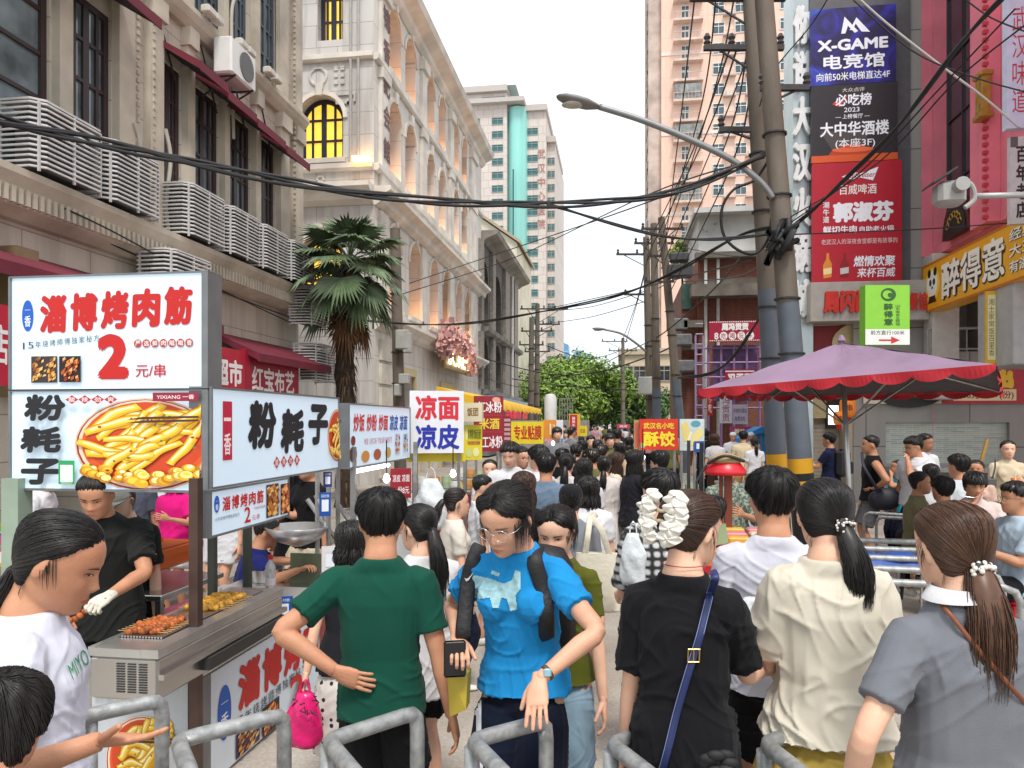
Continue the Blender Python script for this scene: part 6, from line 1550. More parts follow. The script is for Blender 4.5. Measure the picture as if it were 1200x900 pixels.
def table_stall(label,x0,x1,y,z,top,mat,cloth):
 t=T('stall_table',label,'table',((x0+x1)/2,y,0))
 m=MB();m.bbox(((x0+x1)/2,y,z),(x1-x0,.7,.05),.008);m.build('tabletop',mat,t)
 m=MB();m.bx(x0+.03,x1-.03,y-.33,y-.31,.05,z-.03);m.bx(x0+.03,x0+.05,y-.3,y+.33,.05,z-.03);m.bx(x1-.05,x1-.03,y-.3,y+.33,.05,z-.03);m.build('skirt',cloth,t)
 rnd=random.Random(int(y*10));
 for k in range(5):
  c=Vector((x0+(x1-x0)*(k+.5)/5,y+rnd.uniform(-.15,.1),z+.03));m=MB();h=rnd.uniform(.08,.22);m.lathe([(.07,0),(.09,h*.5),(.085,h),(.07,h),(.05,h*.6)],c,12);m.build('tub',M('tub_%d'%(k%3),('#c9c9c4','#b8864a','#9cae8c')[k%3],.5),t)
table_stall('white clothed stall table beneath the cold noodle board',-3.2,-2.2,8.6,.85,0,STAIN,WB)
table_stall('stall table with tubs below the dark red jelly board',-3.1,-2.2,11.2,.85,0,STAIN,M('board_crimson','#8e1626',.5))
table_stall('stall table with tubs below the phone film board',-3.0,-2.1,13.5,.85,0,STAIN,M('board_yellow','#e0c81e',.5))
table_stall('stall table with tubs under the red dumpling board',.35,1.5,9.6,.9,0,STAIN,M('board_scarlet','#d1331f',.5))
table_stall('stall table with tubs beneath the fruit poster',1.6,2.7,12.5,.9,0,STAIN,WB)
for px,py,z in((531,556,7.6),(753,536,9.0),(453,562,6.6),(648,520,14)):
 c=W(px,py,z);q=MB();q.lathe([(.012,.05),(.022,.035),(.032,0),(.022,-.02),(.005,-.03)],c,10);t=T('lamp_bulb','bare white bulb glowing %s'%{531:'under the cold noodle board',753:'beside the red dumpling board',453:'under the fried rice lightbox',648:'by the orange panel'}[px],'lamp',c);q.build('bulb',M('bulb_white',(1,1,.97),.4,var=0,emit=6),t,True)
 k=MB();k.tube([c+Vector((0,0,.06)),c+Vector((0,0,.35))],.006,5);k.build('cord',BLACK,t)
p=W(645,463,40);t=T('water_tank','white water tank standing on a low roof behind the yellow awning','tank',(p.x,p.y,2.0))
q=MB();q.lathe([(.34,2.0),(.34,3.2),(.25,3.4),(.05,3.45)],(p.x,p.y,0),20);q.build('tank_body',WHITEP,t,True,auto=40)
q=MB();
for i in range(6):q.box((p.x+.5+i*.14,p.y,2.6),(.03,.03,1.2))
for i in range(5):q.box((p.x+.85,p.y,2.0+i*.3),(.75,.03,.03))
q.build('cage',STEEL,t)
q=MB();q.bbox((p.x-1,p.y+1,1.0),(6,3,2.0),.02);q.build('shed',M('shed_grey','#8f8c88',.8,var=.2),t)
#  purple parasol, red lamp stall
def parasol():
 foot=W(1004,495,6.5);t=T('parasol','large square mauve parasol with a scalloped red trim tilting over the eating side','parasol',(foot.x,foot.y,0))
 top=W(986,402,6.5);cs=[W(819,457,6.8),W(1168,428,4.9),W(1173,457,7.0),W(905,463,8.6)]
 m,v,ln=MB(),MB(),MB();N=18
 for k in range(4):
  a,b=cs[k],cs[(k+1)%4]
  for mb,dz in((m,0),(ln,-.012)):
   g=[[top+((a+(b-a)*(i/N))-top)*(j/10)+Vector((0,0,dz-.075*math.sin(math.pi*j/10)*(1-abs(2*i/N-1))+.006*math.sin(i*2.3+j*1.7+k)))for i in range(N+1)]for j in range(11)]
   mb.add([p for row in g for p in row],[(j*(N+1)+i,(j+1)*(N+1)+i,(j+1)*(N+1)+i+1,j*(N+1)+i+1)for j in range(10)for i in range(N)])
  nn=72;e0=[a+(b-a)*(i/nn)for i in range(nn+1)];n=(b-a).cross(Vector((0,0,1))).normalized()
  if n.dot((a+b)/2-Vector((top.x,top.y,a.z)))<0:n=-n
  sc_=9
  lo=[p+n*(.012+.012*math.sin(i*.55))+Vector((0,0,-.035-.045*abs(math.sin(math.pi*i*sc_/nn))**.7))for i,p in enumerate(e0)]
  e0=[p+n*.005+Vector((0,0,.008))for p in e0]
  v.add(e0+lo,[(i,i+1,nn+2+i,nn+1+i)for i in range(nn)])
 m.build('canopy',M('mauve_canvas','#8a7189',.75,var=.14,vs=2.5,bump=.25,bs=7),t,True)
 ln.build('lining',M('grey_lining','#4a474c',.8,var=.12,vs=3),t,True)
 v.build('valance',M('red_trim','#b01c2a',.7,var=.2,vs=6),t)
 for k in range(4):
  r=MB();r.tube([top-Vector((0,0,.05)),top+(cs[k]-top)*.5-Vector((0,0,.04)),cs[k]*.99+top*.01-Vector((0,0,.02))],.011,6);r.tube([top+(foot+Vector((0,0,-foot.z))-top)*.28,top+(cs[k]-top)*.5-Vector((0,0,.05))],.009,6);r.build('rib',STEEL,t)
 p=MB();p.tube([(foot.x,foot.y,0),tuple(top)],.022,10);p.build('pole',M('pole_silver',(.5,.5,.5),.35,metal=.7),t,True)
 q=MB();q.lathe([(.02,0),(.04,.02),(.015,.07)],top,10);q.build('finial',M('mauve_canvas','#8a7189',.75),t)
 b=MB();b.lathe([(.28,.0),(.28,.05),(.06,.08),(.05,.3),(.03,.3)],(foot.x,foot.y,.12),18);b.build('base',CONC,t)
parasol()
def red_lamp():
 z=5.3;c=W(850,548,z);t=T('heat_lamp','red flared heat lamp hood over a snack stall with a straw coloured crown','lamp',(c.x,c.y,0))
 q=MB();q.lathe([(.145,-.05),(.145,-.02),(.10,.04),(.085,.05),(.08,.045),(.135,-.035),(.14,-.05)],c,26);q.build('hood',M('red_enamel','#c81e2c',.35),t,True)
 q=MB();q.lathe([(.1,.035),(.112,.045),(.10,.075),(.05,.10),(.0,.105)],c+Vector((0,0,.0)),22);q.build('crown',M('straw','#a88d62',.7,var=.2),t,True)
 q=MB();q.lathe([(.128,-.046),(.1,-.05),(.0,-.05)],c,22);q.build('diffuser',M('grey_diffuser','#8d8584',.6),t)
 q=MB();q.tube(catmull([c+Vector((-.13,-.05,.03)),c+Vector((-.02,-.13,.09)),c+Vector((.12,-.06,.05))],6),.012,6);q.tube([c+Vector((-.13,0,.02)),c+Vector((-.2,0,-.1)),c+Vector((-.2,0,-1.0))],.01,6);q.build('strap',IRON,t)
 q=MB();q.box((c.x+.02,c.y,(c.z-.03)/2),(.05,.05,c.z-.06));q.box((c.x-.03,c.y-.002,(c.z-.06)/2+.35),(.025,.03,c.z-.75));q.build('post',M('red_wood','#7a3a24',.6),t)
 for px,zz in((807,8.2),(822,7.2)):
  p=W(px,495,zz);q=MB();q.box((p.x,p.y,.85),(.035,.035,1.7));tag(q.build('stall_post',IRON),'black steel stall post '+('nearer the red lamp' if px>815 else 'under the fruit poster'),'post')
 cc=W(862,650,5.0);t=T('snack_stall','orange and red snack counter loaded with pink boxes and yellow cakes','food stall',(cc.x,cc.y,0))
 zt=W(870,640,5.0).z
 m=MB();m.bbox((cc.x+.05,cc.y+.1,zt/2),(.55,.6,zt),.01);m.build('counter',M('orange_counter','#c9742c',.5,var=.1),t)
 m=MB();m.bx(cc.x-.24,cc.x+.3,cc.y-.215,cc.y-.202,zt-.45,zt-.1);m.build('red_banner',M('poster_red','#b5142a',.45),t)
 tm=MB();put_text(tm,'烤串',(cc.x-.22,cc.y-.22,zt-.38),(1,0,0),(0,0,1),.3,.2,.02);tm.build('lettering',M('pale_letter','#e6dcd0',.5),t)
 rnd=random.Random(8)
 for i in range(3):
  for j in range(3):
   m=MB();m.bbox((cc.x-.15+i*.17,cc.y+.0+j*.13,zt+.035+.012*j),(.15,.11,.06),.01);m.build('snack_box',M(('pink_box','yellow_cake','cream_box2')[(i*2+j)%3 if j else(1 if i else 0)],('#c77a86','#d9a23c','#dcc9a0')[(i*2+j)%3 if j else(1 if i else 0)],.4,var=.15),t)
 m=MB();c2=W(845,640,4.9);m.poly([c2+Vector(q)for q in((-.06,0,0),(.05,0,.02),(.03,0,.15),(-.08,0,.12))],(0,.01,0));m.build('price_card',M('olive_card','#8fa07c',.5),t)
red_lamp()
#  crowd barriers
GALV=M('galvanised_pipe',(.36,.37,.37),.5,metal=.45,var=.35,vs=26,bump=.15,bs=40)
def zbar(label,near,corner,far,z_n,z_c,z_f,h=None,group='bent pipe queue barriers'):
 C_=W(*corner,z_c);h=C_.z
 Np,Fp=W(near[0],near[1],z_n),W(far[0],far[1],z_f);Np.z=h;Fp.z=h
 t=T('queue_barrier',label,'barrier',(C_.x,C_.y,0),0,group)
 def bend(a,b,c,r=.06):
  d1,d2=(a-b).normalized(),(c-b).normalized();return[b+d1*r,b+d1*r*.3+d2*r*.08,b+d2*r*.3+d1*r*.08,b+d2*r]
 D=Vector((0,0,1))
 m=MB();m.tube([Vector((Fp.x,Fp.y,0.01))]+bend(Fp-D,Fp,C_)+bend(Fp,C_,Np)+bend(C_,Np,Np-D)+[Vector((Np.x,Np.y,.01))],.026,12)
 m.build('rail',GALV,t,True)
 m=MB();m.tube([Vector((C_.x,C_.y,.01)),C_-D*.02],.0255,12);m.build('post',GALV,t,True)
 m=MB();m.tube([Vector((Fp.x,Fp.y,.45)),Vector((C_.x,C_.y,.45)),Vector((Np.x,Np.y,.45))],.018,8);m.build('lower_rail',GALV,t,True)
 for p in(Fp,C_,Np):
  m=MB();m.lathe([(.07,0),(.07,.012),(.03,.016)],(p.x,p.y,.0),14);m.build('foot_plate',GALV,t)
for args in(('bent pipe barrier below the near woman in white, beside the counter end',(20,905),(105,838),(190,822),2.2,2.52,2.66),('bent pipe barrier standing before the lettered counter panel',(225,935),(208,868),(333,826),2.15,2.40,2.62),('bent pipe barrier before the man in the green T-shirt',(425,925),(384,868),(489,824),2.1,2.38,2.62),('bent pipe barrier under the hand of the woman in blue',(600,930),(553,868),(640,838),2.1,2.38,2.54),('bent pipe barrier beside the woman with the white hair claw',(775,930),(716,872),(800,838),2.1,2.36,2.54),('bent pipe barrier before the yellow skirt of the woman in cream',(955,930),(896,872),(985,832),2.1,2.36,2.58)):zbar(*args)
def hoop():
 t=T('spare_barrier','x','barrier',(0,0,0))
 w_,h=1.05,1.0;r=.1
 m=MB();pts=[(-w_/2,0,.02),(-w_/2,0,h-r),(-w_/2+.03,0,h-.03),(-w_/2+r,0,h),(w_/2-r,0,h),(w_/2-.03,0,h-.03),(w_/2,0,h-r),(w_/2,0,.02)]
 m.tube(pts,.024,10);m.build('hoop',GALV,t,True,world=False)
 q=MB();q.tube([(-w_/2,0,.2),(w_/2,0,.2)],.016,8);q.build('lower_rail',GALV,t,True,world=False)
 for sx in(-1,1):
  q=MB();q.tube([(sx*w_/2,-.22,.02),(sx*w_/2,.22,.02)],.018,8);q.build('foot',GALV,t,True,world=False)
 return t
_h0=None
for i,(px,py,z)in enumerate(((1035,634,6.0),(1047,644,5.6),(1060,655,5.2),(1070,668,4.85),(1083,684,4.5))):
 o=hoop()if _h0 is None else copy_tree(_h0)
 if _h0 is None:_h0=o
 p=W(px,py,z);o.location=(p.x,p.y,p.z-1.0 if p.z>1.0 else 0);o.rotation_euler=(0,0,R(-4))
 o.location.z=0.0;o.scale=(1,1,p.z/1.0)
 tag(o,('nested crowd barrier farthest back in the row behind the grey polo woman','second nested crowd barrier from the back of the row','middle nested crowd barrier of the row','second nested crowd barrier from the front of the row','nested crowd barrier frontmost in the row behind the grey polo woman')[i],'barrier','nested spare crowd barriers')
for i,(px,py,z)in enumerate(((1050,603,8.2),(1066,608,8.0))):
 o=copy_tree(_h0);p=W(px,py,z);o.location=(p.x,p.y,.12);o.scale=(.62,1,(p.z-.12));o.rotation_euler=(0,0,R(-25));tag(o,('narrow barrier standing behind the olive seated diner, farther one','narrow barrier standing behind the olive seated diner, nearer one')[i],'barrier','nested spare crowd barriers')
q=MB();c=W(1062,655,5.3);rnd=random.Random(2)
n,k=14,6
g=[[c+Vector((-.5+1.0*i/n,-.16+.3*j/k,.045-.10*abs(2*j/k-1)**2+.015*math.sin(i*1.7+j)))for i in range(n+1)]for j in range(k+1)]
q.add([p for r_ in g for p in r_],[(j*(n+1)+i,j*(n+1)+i+1,(j+1)*(n+1)+i+1,(j+1)*(n+1)+i)for j in range(k)for i in range(n)])
tag(q.build('blue_sheet',M('blue_tarp','#2c4f9a',.5,var=.2,bump=.3,bs=12),None,True),'crumpled blue sheet draped over the nested barriers','sheet')
#  eating tables and stools
def stool(label,p,rz=0,h=.45,col='#b01e26'):
 t=T('plastic_stool',label,'stool',p,rz,'plastic stools at the snack tables')
 m=MB();m.bbox((0,0,h-.02),(.30,.30,.035),.012);m.bbox((0,0,h-.06),(.27,.27,.04),.01);mt=M('stool_'+col.strip('#'),col,.4);m.build('seat',mt,t,world=False)
 for sx in(-1,1):
  for sy in(-1,1):q=MB();q.tube([(sx*.115,sy*.115,h-.06),(sx*.145,sy*.145,.0)],[.02,.016],6);q.build('leg',mt,t,world=False)
 q=MB()
 for a,b in(((-1,-1),(1,-1)),((1,-1),(1,1)),((1,1),(-1,1)),((-1,1),(-1,-1))):q.tube([(a[0]*.132,a[1]*.132,.2),(b[0]*.132,b[1]*.132,.2)],.01,5)
 q.build('stretcher',mt,t,world=False)
def snack_table(label,c,w_=.6,d=.6,h=.62):
 t=T('folding_table',label,'table',c)
 m=MB();m.bbox((0,0,h-.015),(w_,d,.03),.008);m.build('tabletop',M('pale_tabletop','#b9b4ac',.4),t,world=False)
 for sx in(-1,1):
  for sy in(-1,1):q=MB();q.tube([(sx*w_*.42,sy*d*.42,h-.03),(sx*w_*.45,sy*d*.45,0)],.013,6);q.build('leg',STEEL,t,world=False)
 for k,(dx,dy)in enumerate(((-.15,-.1),(.12,.05),(.0,.2))):
  q=MB();q.lathe([(.03,0),(.06,.05),(.075,.07),(.07,.07),(.03,.02)],Vector(c)+Vector((dx,dy,h+.001)),14);tag(q.build('paper_bowl',M('bowl_%d'%k,('#c9c2b4','#b8442c','#d9d4ca')[k],.5),None,True),'%s paper bowl on the table %s'%(('cream','red','white')[k],'at the picture edge' if 'edge' in label else 'of the olive beige diner'),'bowl')
#  people
HH=0.225
_HP=[(0.0,.020,.070,-.005),(.03,.034,.083,-.005),(.09,.050,.091,-.018),(.17,.0585,.093,-.040),(.25,.064,.093,-.058),(.33,.0685,.092,-.070),(.42,.072,.0905,-.080),(.5,.0745,.0885,-.088),(.6,.0765,.0915,-.095),(.68,.0775,.092,-.099),(.76,.0765,.087,-.099),(.84,.0705,.075,-.092),(.91,.058,.055,-.077),(.96,.041,.034,-.055),(.99,.021,.014,-.030),(1.0,.006,.0,-.012)]
_tt=np.linspace(0,1,81)
_hp=np.array(_HP)
def _smooth_profile():
 out=[]
 for k in(1,2,3):
  v=np.interp(_tt,_hp[:,0],_hp[:,k])
  for _ in range(3):
   w=v.copy();w[2:-2]=(v[:-4]+2*v[1:-3]+2*v[2:-2]+2*v[3:-1]+v[4:])/8;v=w
  out.append(v)
 return out
_HWp,_HFp,_HBp=_smooth_profile()
def _g(x,m,s):return np.exp(-((x-m)/s)**2)
def face_feat(x,t):
 x=np.asarray(x,float);t=np.asarray(t,float);ax=np.abs(x)
 nose_h=np.interp(t,[.29,.325,.365,.42,.5,.57,.62],[0,.012,.0225,.0165,.0085,.003,0])
 nose_w=np.interp(t,[.29,.35,.42,.56],[.016,.0155,.0115,.009])
 d=nose_h*np.exp(-(x/nose_w)**2)
 d+=.0055*_g(ax,.013,.006)*_g(t,.335,.03)
 d-=.0075*_g(ax,.030,.016)*_g(t,.505,.05)
 d+=.0035*_g(ax,.026,.022)*_g(t,.60,.035)
 d+=.004*_g(ax,.042,.018)*_g(t,.37,.09)
 d+=.0065*np.exp(-(x/.022)**2)*(_g(t,.235,.022)+1.05*_g(t,.185,.022))
 d-=.004*np.exp(-(x/.024)**2)*_g(t,.21,.011)
 d-=.003*np.exp(-(x/.02)**2)*_g(t,.14,.025)
 d+=.005*np.exp(-(x/.02)**2)*_g(t,.075,.05)
 return d
def head_pts(th,t):
 th=np.asarray(th,float);t=np.asarray(t,float)
 hw,f,b=np.interp(t,_tt,_HWp),np.interp(t,_tt,_HFp),np.interp(t,_tt,_HBp)
 c,s_=np.cos(th),np.sin(th)
 x=hw*np.sign(s_)*np.abs(s_)**.92
 yc=np.where(t<.3,0,0)
 y=np.where(c>0,f*np.abs(c)**.85,b*np.abs(c)**.9)
 y=y+np.where(c>.15,face_feat(x,t),0)
 z=(t-.5)*HH
 return np.stack([x,y,z],-1)
def front_y(x,t):
 hw,f=np.interp(t,_tt,_HWp),np.interp(t,_tt,_HFp)
 s_=np.clip(np.abs(x)/hw,0,.98)**(1/.92)
 return f*np.sqrt(1-s_*s_)**.85+face_feat(x,t)
def np_tube(path,rads,side,n=14,ex=2.0,dome=.5):
 path=[Vector(p)for p in path];k=len(path);V=[];sd=Vector(side)
 cs=[(math.cos(2*math.pi*q/n),math.sin(2*math.pi*q/n))for q in range(n)]
 cs=[(math.copysign(abs(a)**(2/ex),a),math.copysign(abs(b)**(2/ex),b))for a,b in cs]
 for i,p in enumerate(path):
  t=(path[min(i+1,k-1)]-path[max(i-1,0)]).normalized()
  s_=(sd-t*sd.dot(t))
  if s_.length<1e-4:s_=t.orthogonal()
  s_.normalize();u=t.cross(s_)
  rx,ry=rads[i]
  V+=[p+s_*(rx*a)+u*(ry*b)for a,b in cs]
 F=[(j*n+i,j*n+(i+1)%n,(j+1)*n+(i+1)%n,(j+1)*n+i)for j in range(k-1)for i in range(n)]
 t0=(path[0]-path[1]).normalized();t1=(path[-1]-path[-2]).normalized()
 V+=[path[0]+t0*(min(rads[0])*dome),path[-1]+t1*(min(rads[-1])*dome)]
 a,b=k*n,k*n+1
 F+=[(a,(i+1)%n,i)for i in range(n)]+[(b,(k-1)*n+i,(k-1)*n+(i+1)%n)for i in range(n)]
 return V,F
def spl(pts,rads,k=4):
 P_=catmull(pts,k);n=len(rads)
 x=np.linspace(0,n-1,(n-1)*k+1)
 r=np.array([q if isinstance(q,(tuple,list))else(q,q)for q in rads],float)
 return P_,list(zip(np.interp(x,range(n),r[:,0]),np.interp(x,range(n),r[:,1])))
def remeshed(mb,voxel,smooth=2,name='tmp'):
 me=bpy.data.meshes.new(name);me.from_pydata([tuple(v)for v in mb.v],[],mb.f);me.update()
 o=bpy.data.objects.new(name,me);COL.objects.link(o)
 m=o.modifiers.new('r','REMESH');m.mode='VOXEL';m.voxel_size=voxel;m.adaptivity=0.0
 if smooth:
  s_=o.modifiers.new('s','SMOOTH');s_.factor=.5;s_.iterations=smooth
 dg=bpy.context.evaluated_depsgraph_get()
 out=bpy.data.meshes.new_from_object(o.evaluated_get(dg),depsgraph=dg)
 bpy.data.objects.remove(o);bpy.data.meshes.remove(me)
 return out
def arrays(me):
 co=np.empty(len(me.vertices)*3,np.float32);me.vertices.foreach_get('co',co)
 return co.reshape(-1,3)
def wrinkle(me,amp,seed,zlow=None,zhigh=None,pleat=0.0):
 co=arrays(me).astype(float);n=len(co)
 nr=np.empty(n*3,np.float32);me.vertex_normals.foreach_get('vector',nr);nr=nr.reshape(-1,3)
 rg=np.random.RandomState(seed);d=np.zeros(n)
 wv=.05*np.stack([np.sin(co@rg.normal(0,9,3)+rg.uniform(0,6))for _ in range(3)],-1)
 q=co+wv
 z=co[:,2];lo,hi=z.min(),z.max();u=np.clip((z-lo)/max(hi-lo,1e-3),0,1)
 for i in range(2):
  a=rg.uniform(0,6.28);k=np.array([math.cos(a),math.sin(a),rg.uniform(-.3,.3)])*rg.uniform(14,26)
  d+=.9*np.sin(q@k+rg.uniform(0,6))*(.25+.9*(1-u)**1.3)
 for i in range(7):
  a=rg.uniform(0,6.28);e=rg.uniform(-.9,1.1);k=np.array([math.cos(a)*math.cos(e),math.sin(a)*math.cos(e),math.sin(e)])*rg.uniform(26,58)
  gate=np.clip(np.sin(q@rg.normal(0,8,3)+rg.uniform(0,6))*2.0-.7,0,1)
  d+=(1-np.abs(np.sin(q@k+rg.uniform(0,6))))**3*gate*1.8
 d=(d-d.mean())*amp*np.clip((1.02-u)*5,.15,1)
 if pleat:
  c=co[:,:2].mean(0);ang=np.arctan2(co[:,1]-c[1],co[:,0]-c[0])
  d+=pleat*(1-u)*np.sin(ang*17+1.5*np.sin(ang*3))
 co=co+nr*d[:,None]
 me.vertices.foreach_set('co',co.astype(np.float32).ravel());me.update()
_hand={}
def hand_mesh(pose,fine):
 k=(pose,fine)
 if k in _hand:return _hand[k]
 curl,thumb={'relax':(.38,.5),'open':(.14,.9),'grip':(1.05,.25),'hold':(.62,.45),'flat':(.16,.35)}[pose]
 mb=MB()
 P_,R_=spl([(0,-.02,0),(0,.012,0),(.002,.045,0),(.001,.078,.001),(0,.090,0)],[(.0235,.0165),(.027,.0165),(.036,.0155),(.0375,.0125),(.034,.009)],4)
 mb.add(*np_tube(P_,R_,(1,0,0),16,2.3))
 nf=10 if fine else 6
 for i,(x0,L,r,sp)in enumerate(((.0275,.069,.0083,.10),(.0095,.077,.0086,.03),(-.0085,.072,.0081,-.04),(-.0255,.056,.0071,-.13))):
  p=Vector((x0*.92,.066,.0015));a=0;pts=[p];rr=[r*1.05]
  pts.append(Vector((x0,.085,.0005)));rr.append(r*1.08)
  for j,(f,c)in enumerate(((.46,.75),(.30,1.1),(.24,.8))):
   a+=curl*c*(1+.06*i);d=Vector((math.sin(sp)*math.cos(a),math.cos(sp)*math.cos(a),-math.sin(a)))
   pts.append(pts[-1]+d*(L*f*.55));rr.append(r*(.95-.06*j));pts.append(pts[-1]+d*(L*f*.45));rr.append(r*(1.0-.08*j))
  rr[-1]*=.8
  mb.add(*np_tube(pts,[(q,q*.93)for q in rr],(1,0,0),nf,2.0,.8))
 p=Vector((.018,.012,-.004));d=Vector((.72*(.5+thumb*.6),.62,-.32)).normalized();d2=(d+Vector((-.25*(1-thumb),.45,-.22))).normalized()
 pts=[p,p+d*.022,p+d*.042,p+d*.042+d2*.016,p+d*.042+d2*.031,p+d*.042+d2*.05]
 mb.add(*np_tube(pts,[(q,q*.9)for q in(.0135,.0135,.0108,.0102,.0096,.0078)],(0,0,1),nf,2.0,.8))
 if fine:
  me=remeshed(mb,.0024,3);v=arrays(me).astype(float);f=[tuple(q.vertices)for q in me.polygons];bpy.data.meshes.remove(me)
 else:v=np.array([tuple(q)for q in mb.v]);f=mb.f
 _hand[k]=(v,f)
 return _hand[k]
def SKINM(i):
 nm='skin_%d'%i
 if(nm,)in MATS:return MATS[(nm,)]
 m=M(nm,('#d2a488','#c08c6d','#dfb398','#ab7a5c')[i],.52,var=.10,vs=14,bump=.10,bs=150,sss=.10,spec=.35)
 n=m.node_tree;p=n.nodes['Principled BSDF'];src=p.inputs['Base Color'].links[0].from_socket
 tc=n.nodes.new('ShaderNodeTexCoord');nz=n.nodes.new('ShaderNodeTexNoise');nz.inputs['Scale'].default_value=9;nz.inputs['Detail'].default_value=5;n.links.new(tc.outputs['Object'],nz.inputs['Vector'])
 mr=n.nodes.new('ShaderNodeMapRange');mr.inputs['From Min'].default_value=.4;mr.inputs['From Max'].default_value=.7;mr.inputs['To Max'].default_value=.38;n.links.new(nz.outputs[0],mr.inputs[0])
 mx=n.nodes.new('ShaderNodeMixRGB');mx.inputs[2].default_value=(*rgb(('#c47a62','#ad6850','#d6947e','#945c46')[i]),1);n.links.new(mr.outputs[0],mx.inputs[0]);n.links.new(src,mx.inputs[1]);n.links.new(mx.outputs[0],p.inputs['Base Color'])
 return m
def HAIRM(c='black'):return M('hair_'+c,{'black':(.013,.0115,.011),'dark':(.022,.015,.012),'brown':(.075,.034,.018),'chestnut':(.05,.023,.014)}[c],.42,var=.3,vs=30,spec=.45,island=.45)
def FAB(name,col,rough=.88,bump=.30,var=.10,**k):return M('fabric_'+name,col,rough,var=var,vs=7,bump=bump,bs=5.5,sheen=.04,spec=.15,crease=True,**k)
HAIRLINES={'tied':([0,30,60,80,95,108,122,150,180],[.85,.83,.76,.63,.54,.36,.24,.15,.13]),'bangs':([0,25,45,62,80,95,110,130,150,180],[.635,.63,.62,.60,.42,.38,.25,.15,.1,.08]),'short':([0,30,55,75,90,103,118,150,180],[.78,.755,.73,.63,.56,.52,.36,.27,.25]),'crop':([0,30,55,75,90,103,118,150,180],[.82,.80,.76,.66,.60,.55,.42,.34,.32]),'long':([0,25,50,68,82,100,130,180],[.83,.78,.66,.42,.2,.08,.02,.0]),'long_bangs':([0,25,45,62,78,100,130,180],[.64,.63,.60,.40,.2,.08,.02,.0])}
def make_hair(style,Mh,lod,seed,L=.35,tie=(180,.45),side_tail=0.0,spread=1.0,loose=.0,curtain=0):
 rg=np.random.RandomState(seed);rnd=random.Random(seed)
 line=HAIRLINES['tied' if style in('pony','bun')else style]
 lf=lambda deg:np.interp(np.abs(((np.asarray(deg)+180)%360)-180),*line)
 nth,ntt=((96,56),(52,34),(30,20))[lod]
 TH_=np.linspace(0,360,nth,endpoint=False);T_=np.concatenate([np.linspace(0.0,.9,ntt-6),[.93,.955,.975,.988,.997,1.0]])
 tg,thg=np.meshgrid(T_,TH_,indexing='ij')
 jag=.016*np.sin(np.radians(thg)*23+seed)+.014*np.sin(np.radians(thg)*41+2*seed)
 ln=lf(thg)+jag*(1.6 if style in('bangs','short','long_bangs')else.3 if style in('pony','bun','tied')else 1)
 base=head_pts(np.radians(thg),tg)
 cen=np.array([0,-.006,.012]);dr=base-cen;dr/=np.linalg.norm(dr,axis=-1,keepdims=True)
 top={'short':.020,'crop':.010,'pony':.0085,'bun':.011,'bangs':.016,'long':.012,'long_bangs':.015,'tied':.008}[style]
 sd={'short':.012,'crop':.005,'pony':.007,'bun':.010,'bangs':.014,'long':.014,'long_bangs':.016,'tied':.007}[style]
 m=np.clip((tg-ln)/.09,-1,1)
 th_=np.where(m>0,(sd+(top-sd)*np.clip((tg-.5)*2.2,0,1))*np.minimum(1,.35+m),-.004+.01*m)
 th_=np.where(m>0,th_*(np.sqrt(np.clip(m*1.5,0,1))if style not in('pony','bun','tied')else np.clip(m,0,1)),th_)
 if style in('short','crop'):th_=np.where((m>0)&(tg<.62),th_*np.clip((tg-ln)/.24,.12,1),th_)
 if style in('short','bangs','long_bangs'):th_+=np.where(m>0,.004*np.sin(np.radians(thg)*13+4*tg+seed)*np.clip(m,0,1),0)
 cap=base+dr*th_[...,None]
 keep=m>-.55
 mb=MB()
 idx=-np.ones(m.shape,int);vv=[]
 for j in range(len(T_)):
  for i in range(nth):
   idx[j,i]=len(vv);vv.append(Mh@Vector(cap[j,i]))
 ff=[]
 for j in range(len(T_)-1):
  for i in range(nth):
   q=(i+1)%nth
   if keep[j,i]or keep[j+1,i]or keep[j,q]or keep[j+1,q]:ff.append((idx[j,i],idx[j,q],idx[j+1,q],idx[j+1,i]))
 mb.add(vv,ff)
 kd=KDTree(nth*len(T_));rr=np.linalg.norm(cap-cen,axis=-1);dd=(cap-cen)/rr[...,None];flat_r=rr.ravel();fd=dd.reshape(-1,3)
 for i,d in enumerate(fd):kd.insert(Vector(d),i)
 kd.balance()
 C_=Vector(cen)
 def surf(d,off):
  d=d.normalized();w=r=0
  for co,i,ds in kd.find_n(d,4):q=1/(ds+.02);w+=q;r+=q*flat_r[i]
  return C_+d*(r/w+off)
 def dirof(deg,t):
  p=head_pts(math.radians(deg),t);return(Vector(p)-C_).normalized()
 Zup=Vector((0,0,1))
 def ribbon(path,nrm,w,h,tip=.3,root=.6):
  k=len(path);rg_=[]
  for i,p in enumerate(path):
   t=(path[min(i+1,k-1)]-path[max(i-1,0)])
   if t.length<1e-7:t=Vector((0,0,-1))
   t.normalize();n=nrm[i]-t*nrm[i].dot(t)
   n=n.normalized()if n.length>1e-5 else t.orthogonal().normalized();s_=t.cross(n)
   u=i/(k-1);f=(root+(1-root)*min(1,u*5))*(1 if u<.65 else 1-(1-tip)*((u-.65)/.35))
   rg_.append([p+s_*(w*f),p+n*(h*f),p-s_*(w*f),p-n*(h*f)])
  mb.rings(rg_)
 Rm=Mh.to_3x3()
 sc=Rm.col[0].length
